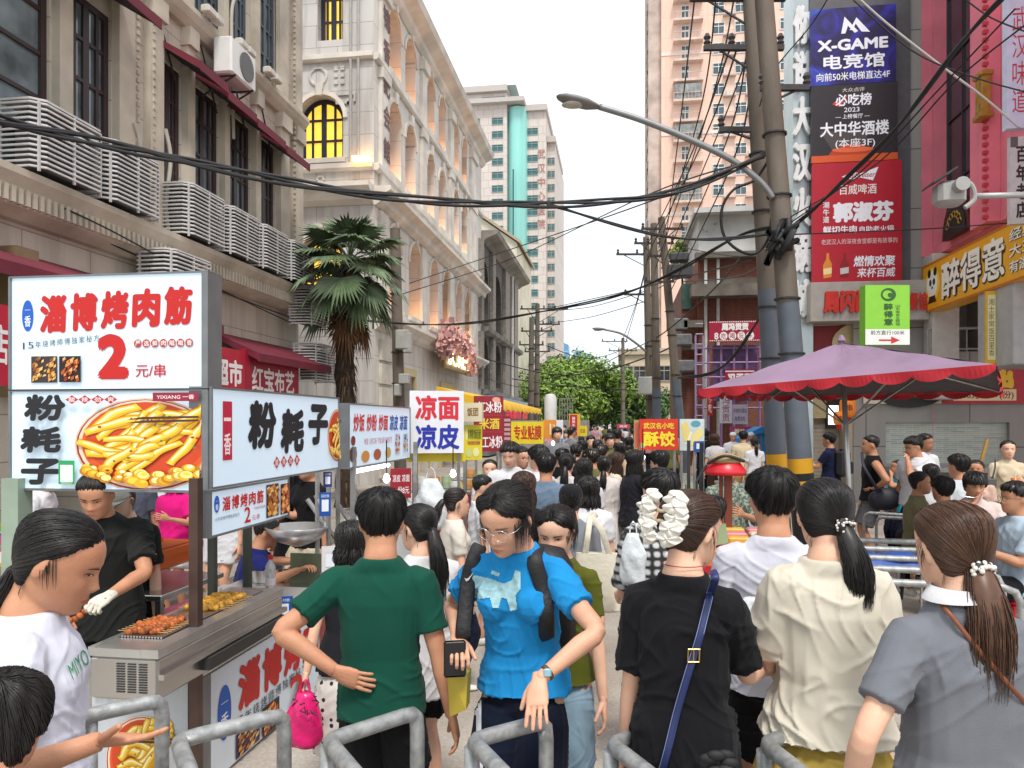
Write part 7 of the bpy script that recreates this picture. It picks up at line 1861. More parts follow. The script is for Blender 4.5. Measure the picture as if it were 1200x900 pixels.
 def scalp(d0,d1,off,ns,u0=0.0,u1=1.0,arch=0.0):
  ang=d0.angle(d1);P_=[];N_=[]
  ax=d0.cross(d1)
  if ax.length<1e-4:ax=Vector((1,0,0))
  ax.normalize()
  for i in range(ns+1):
   u=u0+(u1-u0)*i/ns
   d=Matrix.Rotation(ang*u,3,ax)@d0
   P_.append(surf(d,off+arch*math.sin(math.pi*u)));N_.append(d)
  return P_,N_
 nl=(1500,260,26)[lod];ns=(11,7,5)[lod];wl=(.0013,.0032,.012)[lod];hl=(.0008,.0013,.003)[lod]
 def bounds():
  deg=rnd.uniform(-180,180);return deg,float(lf(deg))
 if style in('pony','bun','tied'):
  dt=dirof(tie[0],tie[1])
  for i in range(nl):
   deg,t=bounds()
   t0=t+(.02 if rnd.random()<.5 else rnd.uniform(.03,.96-t))
   d0=dirof(deg,t0)
   P_,N_=scalp(d0,dt,rnd.uniform(-.0005,.0022),ns,0,.98,.002)
   ribbon([Mh@p for p in P_],[Rm@n for n in N_],wl*rnd.uniform(.6,1.3),hl*rnd.uniform(.6,1.3),.7,.25)
  for i in range(int((70,16,0)[lod])):
   deg=rnd.choice((rnd.gauss(93,3),rnd.gauss(-93,3),rnd.uniform(125,235),rnd.uniform(125,235)));d0=dirof(deg,float(lf(deg))+.02)
   p0=Mh@surf(d0,.001);n0=Rm@d0;L_=rnd.uniform(.03,.09)*(1 if abs(deg)<120 else.4)*(1+loose*1.5)
   path=[p0+n0*(.010*math.sin(u*2.5))+Vector((0,0,-L_*u))for u in np.linspace(0,1,5)]
   ribbon(path,[n0]*5,.0008,.0006,.2)
 elif style in('short','crop','bangs'):
  dw=dirof(172,.93)
  for i in range(int(nl*1.1)):
   deg,t=bounds();d1=dirof(deg,max(t-(.03 if style!='crop' else-.01),.02))
   u0=rnd.uniform(0,.72);u1=min(1.0 if style!='bangs' else 1.03,u0+rnd.uniform(.3,.55))
   P_,N_=scalp(dw,d1,rnd.uniform(-.001,.004 if style!='crop' else.001),ns,u0,u1,0)
   lift=rnd.uniform(0,.006)if style=='short' else rnd.uniform(0,.002)
   P_=[p+n*(lift*(k/ns))for k,(p,n)in enumerate(zip(P_,N_))]
   ribbon([Mh@p for p in P_],[Rm@n for n in N_],wl*1.15*rnd.uniform(.6,1.3),hl*1.3,.12,.3)
 if style in('long','long_bangs'):
  zc=(Mh@C_)
  for i in range(int(nl*1.15)):
   deg=rnd.choice((1,-1))*rnd.uniform(48,180);tp=rnd.uniform(.86,.995)
   d0=dirof(rnd.choice((rnd.uniform(-6,6),rnd.uniform(174,186),deg*.6)),tp)
   d1=dirof(deg,rnd.uniform(.30,.42))
   P_,N_=scalp(d0,d1,rnd.uniform(-.001,.004),ns,0,1,.002)
   P_=[Mh@p for p in P_];N_=[Rm@n for n in N_]
   o=N_[-1].copy();o.z=0;o.normalize();p=P_[-1];Lq=L*rnd.uniform(.75,1.05)
   for k in range(1,ns+1):
    u=k/ns;P_.append(p+Vector((0,0,-Lq*u))+o*(.014*math.sin(u*3)*spread)+Vector((rnd.gauss(0,.003),rnd.gauss(0,.003),0)));N_.append(o)
   ribbon(P_,N_,wl*1.5*rnd.uniform(.7,1.3),hl*1.5,.25,.4)
  Pm=[]
  b0=Mh@Vector((0,-.050,-.045));
  path=[b0+Vector((0,0,-L*u*.93))for u in(0,.25,.5,.75,1)];sdv=Rm@Vector((1,0,0))
  V_,F_=np_tube(path,[(.072*sc,.040*sc),(.074*sc,.036*sc),(.07*sc,.03*sc),(.06*sc,.022*sc),(.035*sc,.012*sc)],sdv,16)
  mb.add(V_,F_)
  if style=='long_bangs':
   dw=dirof(0,.95)
   for i in range(nl//3):
    d1=dirof(rnd.uniform(-48,48),.63-rnd.uniform(0,.05));P_,N_=scalp(dw,d1,rnd.uniform(.001,.005),ns)
    ribbon([Mh@p for p in P_],[Rm@n for n in N_],wl,hl,.15,.4)
 if curtain:
  for i in range((260,70,0)[lod]):
   sg=1 if rnd.random()<.5 else-1;d0=dirof(sg*rnd.uniform(1,7),rnd.uniform(.88,.97));d1=dirof(sg*rnd.uniform(58,92),rnd.uniform(.50,.66))
   P_,N_=scalp(d0,d1,rnd.uniform(.001,.007),ns,0,1,.004)
   P_=[Mh@p for p in P_];N_=[Rm@n for n in N_]
   Lq=curtain*rnd.uniform(.1,1.0)**1.5;p=P_[-1];o=N_[-1]
   for k in range(1,5):u=k/4;P_.append(p+Vector((0,0,-Lq*u))+o*(.006*math.sin(u*3)));N_.append(o)
   ribbon(P_,N_,wl*1.2,hl*1.4,.15,.4)
 if style=='pony':
  dt=dirof(tie[0],tie[1]);p0=Mh@surf(dt,-.004);o=(Rm@dt);oz=Vector((o.x,o.y,max(o.z,0)*.6)).normalized()
  sx=Rm@Vector((1,0,0))
  nt_=(420,90,12)[lod];R0=.026*spread
  def tailc(u):return p0+oz*(.045*math.sin(min(u*3.0,1.57))+.015*u)+Vector((0,0,-L*u*(1 if u>.12 else u/.12*.9+.1)))+sx*(side_tail*math.sin(min(u*1.7,1.57)))
  V_,F_=np_tube([tailc(u)for u in(0,.08,.2,.4,.6,.8,.96)],[(r_*spread,r_*.8*spread)for r_ in(.012,.020,.026,.027,.023,.015,.005)],sx,12);mb.add(V_,F_)
  for i in range(nt_):
   a=rnd.uniform(0,6.28);q=math.sqrt(rnd.random());Lq=rnd.uniform(.8,1.06)
   P_=[];N_=[]
   for k in range(ns+2):
    u=k/(ns+1);r_=R0*q*(.45+1.1*math.sin(min(u*2.2+.2,2.6))*.75)
    off=sx*(math.cos(a)*r_*1.1)+oz*(math.sin(a)*r_*.8)
    P_.append(tailc(u*Lq)+off+Vector((rnd.gauss(0,.0012),rnd.gauss(0,.0012),0)));N_.append((sx*math.cos(a)+oz*math.sin(a)).normalized())
   ribbon(P_,N_,wl*1.1,hl*1.4,.2,.7)
 if style=='bun':
  dt=dirof(tie[0],tie[1]);p0=Mh@surf(dt,.012)
  mb.ball(p0,(.042,.036,.045),16,10)
  for i in range((240,50,4)[lod]):
   a0=rnd.uniform(0,6.28);e=rnd.uniform(-.9,.9);P_=[];N_=[]
   for k in range(ns+1):
    a=a0+2.2*k/ns;n=Vector((math.cos(a)*math.cos(e),math.sin(a)*math.cos(e),math.sin(e)));P_.append(p0+Vector((n.x*.042,n.y*.036,n.z*.045))*1.02);N_.append(n)
   ribbon(P_,N_,wl*1.2,hl,.4)
 return mb
def face_parts(root,Mh,lod,look='open',lips='#a5564e',brow=(.02,.016,.014),wide=1.0):
 def S(x,t,d):return Mh@Vector((x,front_y(x,t)+d,(t-.5)*HH))
 n=11 if lod==0 else 7
 for sg in(-1,1):
  mb=MB();op={'open':1.0,'down':.45,'shut':.2}[look]*wide
  xc,tc=.0315*sg,.507
  us=np.linspace(-1,1,n);up=[];lo=[]
  for u in us:
   x=xc+u*.0155;tilt=.0012*(u*sg)
   a=(1-u*u);up.append((x,tc+(.0052*a*op+tilt)/HH));lo.append((x,tc-(.0042*a*min(1,op+.1)-tilt)/HH))
  e=.0022
  mb.mat(0).add([S(x,t,e)for x,t in up]+[S(x,(t+lo[i][1])/2,e+.0012)for i,(x,t)in enumerate(up)]+[S(x,t,e)for x,t in lo],[(i,i+1,n+i+1,n+i)for i in range(n-1)]+[(n+i,n+i+1,2*n+i+1,2*n+i)for i in range(n-1)])
  ir=[]
  for k in range(16):
   a=k*.3927;x=xc+.0056*math.cos(a);z=(.0056*math.sin(a)-(.0015 if look=='down' else 0))/HH
   u=(x-xc)/.0155;A=1-u*u;tl=.0012*u*sg/HH
   z=min(max(z,-.0042*A*min(1,op+.1)/HH+tl),.0052*A*op/HH+tl);ir.append(S(x,tc+z,e+.0018))
  mb.mat(1).add(ir,[tuple(range(16))])
  mb.mat(1).add([S(x,t-.0006/HH,e+.0014)for x,t in up]+[S(x+.0006*sg*i/n,t+.0017/HH,e+.0016)for i,(x,t)in enumerate(up)],[(i,i+1,n+i+1,n+i)for i in range(n-1)])
  mb.build('eye',[M('eye_white','#cfc4bd',.25,var=0),M('iris_dark',(.018,.012,.010),.15,var=0)],root,True,world=False)
  b=MB();A,B=[],[]
  for i in range(n):
   u=i/(n-1);x=sg*(.014+.036*u);t=.578+.02*math.sin(u*2.2)-.012*u;w=.0024*(1.15-.8*u)/HH
   A.append(S(x,t+w,.0022));B.append(S(x,t-w,.0022))
  b.add(A+B,[(i,i+1,n+i+1,n+i)for i in range(n-1)]);b.build('eyebrow',M('brow_%d'%int(brow[0]*1000),brow,.8,var=.2),root,world=False)
 mb=MB();n2=13 if lod==0 else 9;rows=[]
 for v in(1,.5,0,-.45,-1):
  rows.append([])
  for i in range(n2):
   u=-1+2*i/(n2-1);x=.0235*u;hgt=(1-abs(u)**1.8)
   dip=.0012*math.exp(-(u/.16)**2)if v==1 else 0
   z=(.0052*v*hgt-dip if v>0 else.0066*v*hgt)/HH
   rows[-1].append(S(x,.211+z-.002*(1-u*u)+.004*u*u*0,.0018+(.0012*hgt if abs(v)<.9 and v!=0 else 0)-(.0012*hgt if v==0 else 0)))
 mb.add([p for r_ in rows for p in r_],[(j*n2+i,j*n2+i+1,(j+1)*n2+i+1,(j+1)*n2+i)for j in range(4)for i in range(n2-1)])
 mb.build('lips',M('lips_'+lips.strip('#'),lips,.4,var=.05),root,True,world=False)
def ik(S,Tg,l1,l2,hint):
 d=Tg-S;L=min(d.length,(l1+l2)*.998);d.normalize()
 Tg=S+d*L
 a=(l1*l1-l2*l2+L*L)/(2*L);h=math.sqrt(max(l1*l1-a*a,0))
 hn=hint-d*hint.dot(d)
 hn=hn.normalized()if hn.length>1e-5 else d.orthogonal().normalized()
 return S+d*a+hn*h,Tg
PEOPLE={}
def person(label,px,yt,z,yaw=0,female=True,top=None,bottom=None,hair=('short','black'),skin=0,H=None,lean=0,bend=0,hd=(0,0,0),L='hang',Rr='hang',seat=False,step=0.0,lod=None,w=1.0,face=None,lips='#a5564e',group=None,ground=0.0,seed=None,sleeveless=False,shoe='#d9d6d0',hand=('relax','relax'),stance=.055,voxel=None,fem_chest=True,headscale=1.03,feet=True,extra=None,key=None):
 if lod is None:lod=0 if z<3.7 else(1 if z<10 else 2)
 seed=seed if seed is not None else int(px*13+yt*7)%9973
 crown=W(px,yt,z);zt=crown.z-ground-.010
 a,ab=R(lean),R(bend)
 def trunk(H,pz):
  up=lambda k:Vector((math.sin(ab*k),math.sin(a*k),math.cos(a*k)*math.cos(ab*k))).normalized()
  Pv=Vector((0,0,pz));W_=Pv+up(.4)*(.075*H);C_=W_+up(.8)*(.115*H);N=C_+up(1.0)*(.125*H)
  fw=Vector((0,math.cos(a),-math.sin(a)))
  hy,hp,hr=[R(v)for v in hd]
  Rh=Matrix.Rotation(hy,3,'Z')@Matrix.Rotation(-hp-a*.55,3,'X')@Matrix.Rotation(hr+ab*.4,3,'Y')
  un=(up(1.0)*.62+(Rh@Vector((0,0,1)))*.38).normalized()
  hs=.137*H/HH*headscale
  Nt=N+un*(.040*H)+fw*(.010*H)
  Hc=Nt+(Rh@Vector((0,.012,.066)))*hs
  Mh=Matrix.Translation(Hc)@(Rh.to_4x4()@Matrix.Scale(hs,4))
  return Pv,W_,C_,N,Nt,Mh,up,fw,hs
 if seat:
  H=H or(1.58 if female else 1.68)
  T0=trunk(H,0.0);pz=zt-(T0[5]@Vector((0,-.01,HH/2+.008))).z
 else:
  if H is None:
   H=1.6
   for _ in range(3):H*=zt/(trunk(H,.53*H)[5]@Vector((0,-.01,HH/2+.008))).z
  pz=.53*H
 Pv,Wv,C_,N,Nt,Mh,up,fw,hs=trunk(H,pz)
 cr=Mh@Vector((0,-.01,HH/2))
 yw=R(yaw);Rz=Matrix.Rotation(yw,3,'Z');off=Rz@Vector((cr.x,cr.y,0))
 loc=Vector((crown.x-off.x,crown.y-off.y,ground))
 Mw=Matrix.Translation(loc)@Rz.to_4x4();inv=Mw.inverted()
 k=H;ux=up(1.0);rt=Vector((1,0,0));rt=(rt-ux*rt.dot(ux)).normalized();fwd=ux.cross(rt).normalized()*1
 sw=(.090 if female else.108)*w
 vox=voxel or(.0058,.0115,.02)[lod]
 ns=(20,14,10)[lod]
 body=MB()
 bw=w*(.80 if not sleeveless else.97)
 bust=female and fem_chest
 spn=lambda s:(Pv+(Wv-Pv)*(s/.075)if s<.075 else(Wv+(C_-Wv)*((s-.075)/.115)if s<.19 else C_+(N-C_)*((s-.19)/.125)))
 def sp(s):return spn(s*1.0)if s>=0 else Pv+Vector((0,0,s*k))
 spn_=spn
 def spine(s):
  if s<0:return Pv+Vector((0,.012*a,s*k))
  return spn_(s)
 hipw=(.100 if female else.093)*min(1,w)
 pts=[spine(s)for s in(-.045,.0,.075,.15,.215,.265,.295,.315)]+[N+(Nt-N)*.6,Nt+(Mh.to_3x3()@Vector((0,0,.02)))]
 rd=[(hipw*.85*k,.066*k),(hipw*k,.07*k),((.073 if female else.082)*k,.055*k),(.085*k,.06*k),((.086 if female else.102)*k,.063*k),((.083 if female else.1)*k,.055*k),(.060*k,.044*k),(.040*k,.038*k),((.0315 if female else.0365)*k,.035*k),((.0315 if female else.0365)*k,.037*k)]
 nb=len(rd)
 rd=[(x_*(bw if i<nb-3 else 1),y_*(bw if i<nb-3 else 1))for i,(x_,y_)in enumerate(rd)]
 P_,R_=spl(pts,rd,3);body.add(*np_tube(P_,R_,rt,ns,2.2))
 nth,ntt=((56,60),(30,34),(18,18))[lod]
 T_=np.linspace(0,1,ntt);A_=np.linspace(0,2*np.pi,nth,endpoint=False)
 tg,ag=np.meshgrid(T_,A_,indexing='ij');hp_=head_pts(ag,tg)
 body.rings([[Mh@Vector(hp_[j,i])for i in range(nth)]for j in range(ntt)])
 for sg in(-1,1):
  ear=MB();ear.ball((0,0,0),(.009,.017,.030),12,8);er=Matrix.Translation((sg*.0755,-.012,-.006))@Matrix.Rotation(R(-18*sg),4,'Z')@Matrix.Rotation(R(-12),4,'X')
  body.add([Mh@(er@Vector(v))for v in ear.v],ear.f)
 hands=[];arm_pts={}
 l1,l2=.170*k,.150*k
 for sg,spec,hpz in((-1,L,hand[0]),(1,Rr,hand[1])):
  S_=N-ux*(.058*k)+rt*(sg*sw*k)
  hint=Vector((sg*.45,-1,-.2));palm=None;fdir=None
  if spec=='hang':tgt=S_+Vector((sg*.045*k,.035*k,-.315*k));hint=Vector((sg*.3,-1,0))
  elif spec=='hip':tgt=Pv+Vector((sg*.105*k,.0,.07*k));hint=Vector((sg*1.0,-.5,0));fdir=Vector((-sg*.3,.8,-.4));palm=Vector((-sg,0,0))
  elif spec=='back':tgt=Pv+Vector((sg*.085*k,-.085*k,.075*k));hint=Vector((sg*1.0,-.35,-.05));fdir=Vector((-sg*.86,-.02,-.30));palm=Vector((0,1,.1))
  elif spec=='fwd':tgt=C_+Vector((sg*.055*k,.20*k,-.03*k));hint=Vector((sg*.8,-.5,-.9));palm=Vector((-sg,0,.2))
  elif spec=='low':tgt=Pv+Vector((sg*.06*k,.17*k,.04*k));hint=Vector((sg*.6,-1,-.4));palm=Vector((-sg,.2,0))
  elif spec=='mouth':tgt=Mh@Vector((sg*.03,.13,-.12));hint=Vector((sg*.8,.2,-1));palm=Vector((-sg,-.3,0))
  elif spec=='swing':tgt=S_+Vector((sg*.05*k,-.09*k,-.30*k));hint=Vector((sg*.3,-1,0))
  else:
   spec=dict(spec)
   if 'px' in spec:tgt=inv@W(*spec['px'])
   else:tgt=S_+Vector(spec['off'])*k
   hint=Vector(spec.get('hint',hint));
   fdir=Vector(spec['f'])if 'f' in spec else None
   if 'fw' in spec:fdir=Rz.inverted()@Vector(spec['fw'])
   palm=Vector(spec['palm'])if 'palm' in spec else None
   if 'pw' in spec:palm=Rz.inverted()@Vector(spec['pw'])
  E_,Wr=ik(S_,tgt,l1,l2,hint)
  arm_pts[sg]=(S_,E_,Wr)
  mus=1.0 if not female else.88
  mus*=w**.7
  P_,R_=spl([S_-rt*(sg*.02*k),S_+(E_-S_)*.25,S_+(E_-S_)*.7,E_,E_+(Wr-E_)*.3,E_+(Wr-E_)*.75,Wr],[.031*k*mus,.031*k*mus,.0265*k*mus,.0235*k*mus,.0245*k*mus,.0185*k*mus,(.0165*k*mus,.0135*k*mus)],3)
  body.add(*np_tube(P_,R_,(0,0,1)if abs((Wr-S_).normalized().z)<.8 else(1,0,0),max(8,ns-6)))
  fd=(Wr-E_).normalized();F_=(fdir.normalized()if fdir is not None else fd)
  if palm is None:palm=Vector((-sg,0,0))if abs(F_.z)>.5 else Vector((0,0,-1))
  pn=palm-F_*palm.dot(F_);pn=pn.normalized()if pn.length>1e-3 else F_.orthogonal().normalized()
  Tn=F_.cross(pn)*(1 if sg>0 else-1)
  hsz=k/1.65*(1.0 if not female else.96)
  hv,hf=hand_mesh(hpz,lod==0)
  Mt=np.array([[Tn.x,F_.x,-pn.x],[Tn.y,F_.y,-pn.y],[Tn.z,F_.z,-pn.z]])
  hv2=(hv*hsz)@Mt.T+np.array(Wr)
  hands.append((hv2,hf if sg>0 else[tuple(reversed(q))for q in hf]))
 legs={}
 t1,t2=.245*k,.245*k
 for sg in(-1,1):
  Hj=Pv+Vector((sg*.048*k*min(1,w),0,-.02*k))
  if seat:An=Vector((sg*.075*k,(.25 if sg>0 else.22)*k,.05*k));An.z=min(.05*k,An.z);kh=Vector((sg*.25,1,.8))
  else:An=Vector((sg*stance*k,sg*step*.13*k,.045*k+(abs(step)*.06*k if sg*step<0 else 0)));kh=Vector((0,1,0))
  K_,An2=ik(Hj,An,t1,t2,kh);legs[sg]=(Hj,K_,An2)
  cm=1.0
  P_,R_=spl([Hj+Vector((0,0,.0)),Hj+(K_-Hj)*.3,Hj+(K_-Hj)*.75,K_,K_+(An2-K_)*.28,K_+(An2-K_)*.7,An2],[.050*k,.049*k,.037*k,.0315*k,.0345*k,.024*k,.020*k],3)
  body.add(*np_tube(P_,R_,(1,0,0),max(8,ns-6)))
 me=remeshed(body,vox,2 if lod<2 else 1,'person')
 v=arrays(me).astype(float);f=[tuple(q.vertices)for q in me.polygons];bpy.data.meshes.remove(me)
 vs=[v];n0=len(v)
 for hv,hf in hands:f+=[tuple(i+n0 for i in q)for q in hf];vs.append(hv);n0+=len(hv)
 me=bpy.data.meshes.new('person');me.from_pydata(np.concatenate(vs).tolist(),[],f)
 me.polygons.foreach_set('use_smooth',[True]*len(me.polygons));me.update();me.materials.append(SKINM(skin))
 root=link('person',me);root.location=loc;root.rotation_euler=(0,0,yw);WM[root.name]=Mw
 tag(root,label,'person',group)
 def child(mb,nm,mat,voxel,amp=0.0,smooth=1,pleat=0.0):
  m_=remeshed(mb,voxel,smooth,nm)
  if amp:wrinkle(m_,amp,seed+len(nm),pleat=pleat)
  m_.polygons.foreach_set('use_smooth',[True]*len(m_.polygons));m_.materials.append(mat)
  o=link(nm,m_,root);WM[o.name]=Mw;return o
 cv=(.0066,.0135,.022)[lod]
 objs={}
 if top:
  t_=dict(mat=None,sleeve=.62,hem=-.05,fit=1.0,name='shirt',flare=1.0,neck=.046,sw=1.0,amp=.0036,puff=0,pleat=0);t_.update(top)
  g=MB();ft=t_['fit']*w
  hm=t_['hem']
  ss=[hm,hm*.45,.03,.085,.15,.215,.258,.285,.303,.316]
  hx=(.110 if female else.108)
  rr=[(hx*1.07*ft*t_['flare'],.090*ft*t_['flare']),((hx+.006)*ft*(1+(t_['flare']-1)*.6),.085*ft*(1+(t_['flare']-1)*.6)),(.106*ft,.078*ft),((.088 if female else.098)*ft,.07*ft),((.091 if female else.103)*ft,.073*ft),((.094 if female else.112)*ft,.073*ft),((.091 if female else.111)*ft,.062*ft),((.076 if female else.084)*w,.052*w),((.060 if female else.065)*w,.048),(t_['neck'],t_['neck']*.98)]
  P_=[spine(s_)for s_ in ss];R2=[(x_*k,y_*k)for x_,y_ in rr]
  P_,R2=spl(P_,R2,3);g.add(*np_tube(P_,R2,rt,max(18,ns),2.35,.12))
  if bust and t_['fit']<1.25:
   for sg in(-1,1):g.ball(C_+ux*(.015*k)+rt*(sg*.042*k)+fwd*(.045*k),(.042*k,.038*k,.045*k),12,8)
  for sg in(-1,1):
   S_,E_,Wr=arm_pts[sg];sl=t_['sleeve']
   if sl<=0:continue
   path=[];rad=[]
   full=[S_-rt*(sg*.035*k)-ux*(.006*k),S_+rt*(sg*.0*k),S_+(E_-S_)*.35];r0=(.0375 if female else.041)*t_['sw']*ft**.5
   fr=[(r0*.95,r0),(r0*1.02,r0*1.02),(r0*.98*(1+t_['puff']*.5),r0*.98*(1+t_['puff']*.5))]
   if sl<=1:
    full+=[S_+(E_-S_)*max(.45,sl*.8),S_+(E_-S_)*sl];fr+=[(r0*(.96+t_['puff']*.7),r0*(.96+t_['puff']*.7)),(r0*.97,r0*.97)if not t_['puff']else(r0*.85,r0*.85)]
   else:
    full+=[S_+(E_-S_)*.8,E_+(Wr-E_)*.06,E_+(Wr-E_)*(sl-1)];q=.9-.3*(sl-1);fr+=[(r0*.9,r0*.9),(r0*.85,r0*.85),(r0*q,r0*q)]
   P_,R2=spl(full,[(x_*k,y_*k)for x_,y_ in fr],3)
   sd_=fwd
   g.add(*np_tube(P_,R2,sd_,max(12,ns-4),2.0,.1))
  objs['top']=child(g,t_['name'],t_['mat'],cv,t_['amp']*(1 if lod<2 else.6),1,t_['pleat'])
 if bottom:
  b_=dict(mat=None,kind='pants',len=.92,fit=1.0,amp=.0036,name=None,pleat=0.0);b_.update(bottom)
  g=MB();ft=b_['fit']
  if b_['kind']=='skirt':
   ln=b_['len']
   if seat:
    for sg in(-1,1):
     Hj,K_,An=legs[sg];P_,R2=spl([Hj,Hj+(K_-Hj)*.5,K_],[(.08*k,.07*k)]*3,3);g.add(*np_tube(P_,R2,(1,0,0),12))
   else:
    P_=[Pv+Vector((0,0,q*k))for q in(.085,.04,-.02,-.10,-.18,-ln)]
    R2=[(.070*k*w,.052*k*w),(.080*k*w,.060*k*w),(.098*k*w,.074*k),(.120*k*ft,.10*k*ft),(.130*k*ft,.112*k*ft),(.140*k*ft,.125*k*ft)]
    P_,R2=spl(P_,R2,3);g.add(*np_tube(P_,R2,(1,0,0),26,2.1,.05))
  else:
   s0=.085 if not top else max(-.012,min(.085,top.get('hem',-.05)+.05));s1=(s0-.03)/2
   P_=[spine(s0),spine(s1),spine(-.03),Pv+Vector((0,0,-.06*k))];w2=w*.97;R2=[(.088*k*w2,.064*k*w2),(.094*k*w2,.068*k*w2),(.098*k*w2*ft**.5,.073*k*w2*ft**.5),(.09*k*w2*ft**.6,.07*k*w2*ft**.6)]
   P_,R2=spl(P_,R2,3);g.add(*np_tube(P_,R2,rt,20,2.2,.2))
   for sg in(-1,1):
    Hj,K_,An=legs[sg];ln=b_['len']
    full=[Hj+Vector((-sg*.006*k,0,-.02*k)),Hj+(K_-Hj)*.3,Hj+(K_-Hj)*min(.8,ln*2*.8)];wf=min(1,w+.05);fr=[.050*ft**.5*wf,.057*ft*wf,.055*ft*(1+.12*(ft>1.15))]
    if ln<=.5:full.append(Hj+(K_-Hj)*(ln*2));fr.append(.056*ft)
    else:full+=[K_,K_+(An-K_)*.35,K_+(An-K_)*((ln-.5)*2)];fr+=[.047*ft,.045*ft,.039*ft]
    P_,R2=spl(full,[(q*k,q*k)for q in fr],3);g.add(*np_tube(P_,R2,(1,0,0),14,2.0,.05))
  objs['bottom']=child(g,b_['name']or{'pants':'trousers','shorts':'shorts','skirt':'skirt'}[b_['kind']],b_['mat'],cv,b_['amp']*(1 if lod<2 else.6),1,b_['pleat'])
 if feet and lod<2:
  for sg in(-1,1):
   An=legs[sg][2];c=Vector((An.x,An.y,An.z-.045*k));yo=R(-8*sg)
   f1=Matrix.Rotation(yo,3,'Z');m_=MB();s1=k/1.65
   if step and sg*step<0:f1=f1@Matrix.Rotation(R(-35),3,'X')
   rgs=[]
   for(y_,zc_,rx_,rz_)in((-.075,.035,.020,.02),(-.06,.042,.034,.042),(-.02,.042,.037,.046),(.04,.036,.040,.036),(.10,.026,.045,.025),(.15,.021,.038,.019),(.178,.019,.018,.012)):
    rgs.append([c+f1@(Vector((rx_*math.cos(q*.5236),y_,max(zc_+rz_*math.sin(q*.5236),.001)))*s1)for q in range(12)])
   m_.rings(rgs);m_.build('shoe',M('shoe_'+shoe.strip('#'),shoe,.6,var=.15),root,True,world=False)
 st=hair[0];opt=hair[2]if len(hair)>2 else{}
 if st:
  hm_=make_hair(st,Mh,lod,seed,**opt)
  hm_.build('hair',HAIRM(hair[1]),root,True,world=False)
 if face:face_parts(root,Mh,lod,face,lips)
 info=dict(root=root,Mh=Mh,Mw=Mw,arms=arm_pts,Pv=Pv,C=C_,N=N,up=ux,rt=rt,fwd=fwd,H=k,objs=objs,legs=legs,hs=hs)
 if key:PEOPLE[key]=info
 return info
def on_surface(obj,info,polys,name,mats,start,direction,off=.003):
 me=obj.data;bv=BVHTree.FromPolygons([v.co.copy()for v in me.vertices],[tuple(p.vertices)for p in me.polygons])
 d=Vector(direction).normalized();mb=MB()
 for pts,fs,mi in polys:
  out=[]
  for p in pts:
   q=Vector(p)-d*.6;hit=bv.ray_cast(q,d)
   out.append((hit[0]if hit[0]is not None else Vector(p))-d*(off+.0008*mi))
  mb.mat(mi).add(out,fs)
 return mb.build(name,mats,info['root'],True,world=False)
def grid_poly(pts2,o,ex,ey,step=.012):
 xs=[p[0]for p in pts2];ys=[p[1]for p in pts2];nx=max(2,int((max(xs)-min(xs))/step));ny=max(2,int((max(ys)-min(ys))/step))
 def inside(x,y):
  c=False;n=len(pts2)
  for i in range(n):
   (x1,y1),(x2,y2)=pts2[i],pts2[i-1]
   if(y1>y)!=(y2>y)and x<(x2-x1)*(y-y1)/(y2-y1)+x1:c=not c
  return c
 V,F,ix=[],[],{}
 def vid(i,j):
  if(i,j)not in ix:
   ix[(i,j)]=len(V);V.append(o+ex*(min(xs)+(max(xs)-min(xs))*i/nx)+ey*(min(ys)+(max(ys)-min(ys))*j/ny))
  return ix[(i,j)]
 for i in range(nx):
  for j in range(ny):
   if inside(min(xs)+(max(xs)-min(xs))*(i+.5)/nx,min(ys)+(max(ys)-min(ys))*(j+.5)/ny):F.append((vid(i,j),vid(i+1,j),vid(i+1,j+1),vid(i,j+1)))
 return V,F
f=FAB
WHT=f('white','#d2d2d6');BLK=f('black',(.008,.008,.010));NAVY=f('navy','#141a2e');
person('man in a dark green T-shirt with a hand on his back',447,572,2.9,6,False,dict(mat=f('green','#12483a'),sleeve=.66,hem=-.05,fit=1.02),dict(mat=BLK,kind='shorts',len=.40,fit=1.1),('short','black'),1,w=.9,L='back',Rr=dict(off=(.075,-.01,-.315)),hand=('flat','relax'),hd=(12,8,0),lod=0,key='green')
person('woman in a bright blue printed T-shirt and glasses leaning on a barrier',588,566,2.62,172,True,dict(mat=f('blue','#1e86c4'),sleeve=.62,hem=-.02,fit=1.02),dict(mat=f('navy2','#0e1526'),kind='pants',len=.95,fit=1.15),('pony','black',dict(L=.22,tie=(180,.30),loose=.6,curtain=.12)),0,lean=15,hd=(-16,20,-4),L=dict(px=(632,796,2.42),hint=(-1,-.3,.2),f=(-.1,.7,-.75),palm=(0,-.4,-1)),Rr=dict(px=(536,748,2.75),hint=(.6,-1,0)),hand=('flat','hold'),face='down',lod=0,w=.9,key='blue')
person('woman in an olive T-shirt and light jeans with centre-parted dark hair',650,590,3.15,176,True,dict(mat=f('olive','#565a1c'),sleeve=.6,hem=-.02,fit=1.0),dict(mat=f('jeans','#7f97a8',var=.25),kind='pants',len=.95,fit=1.1),('tied','black',dict(tie=(180,.35),curtain=.05)),2,hd=(-6,16,0),L=dict(off=(-.05,.06,-.315),palm=(1,0,0)),Rr='hang',face='down',lod=0,lips='#a84a48',w=.9,key='olive')
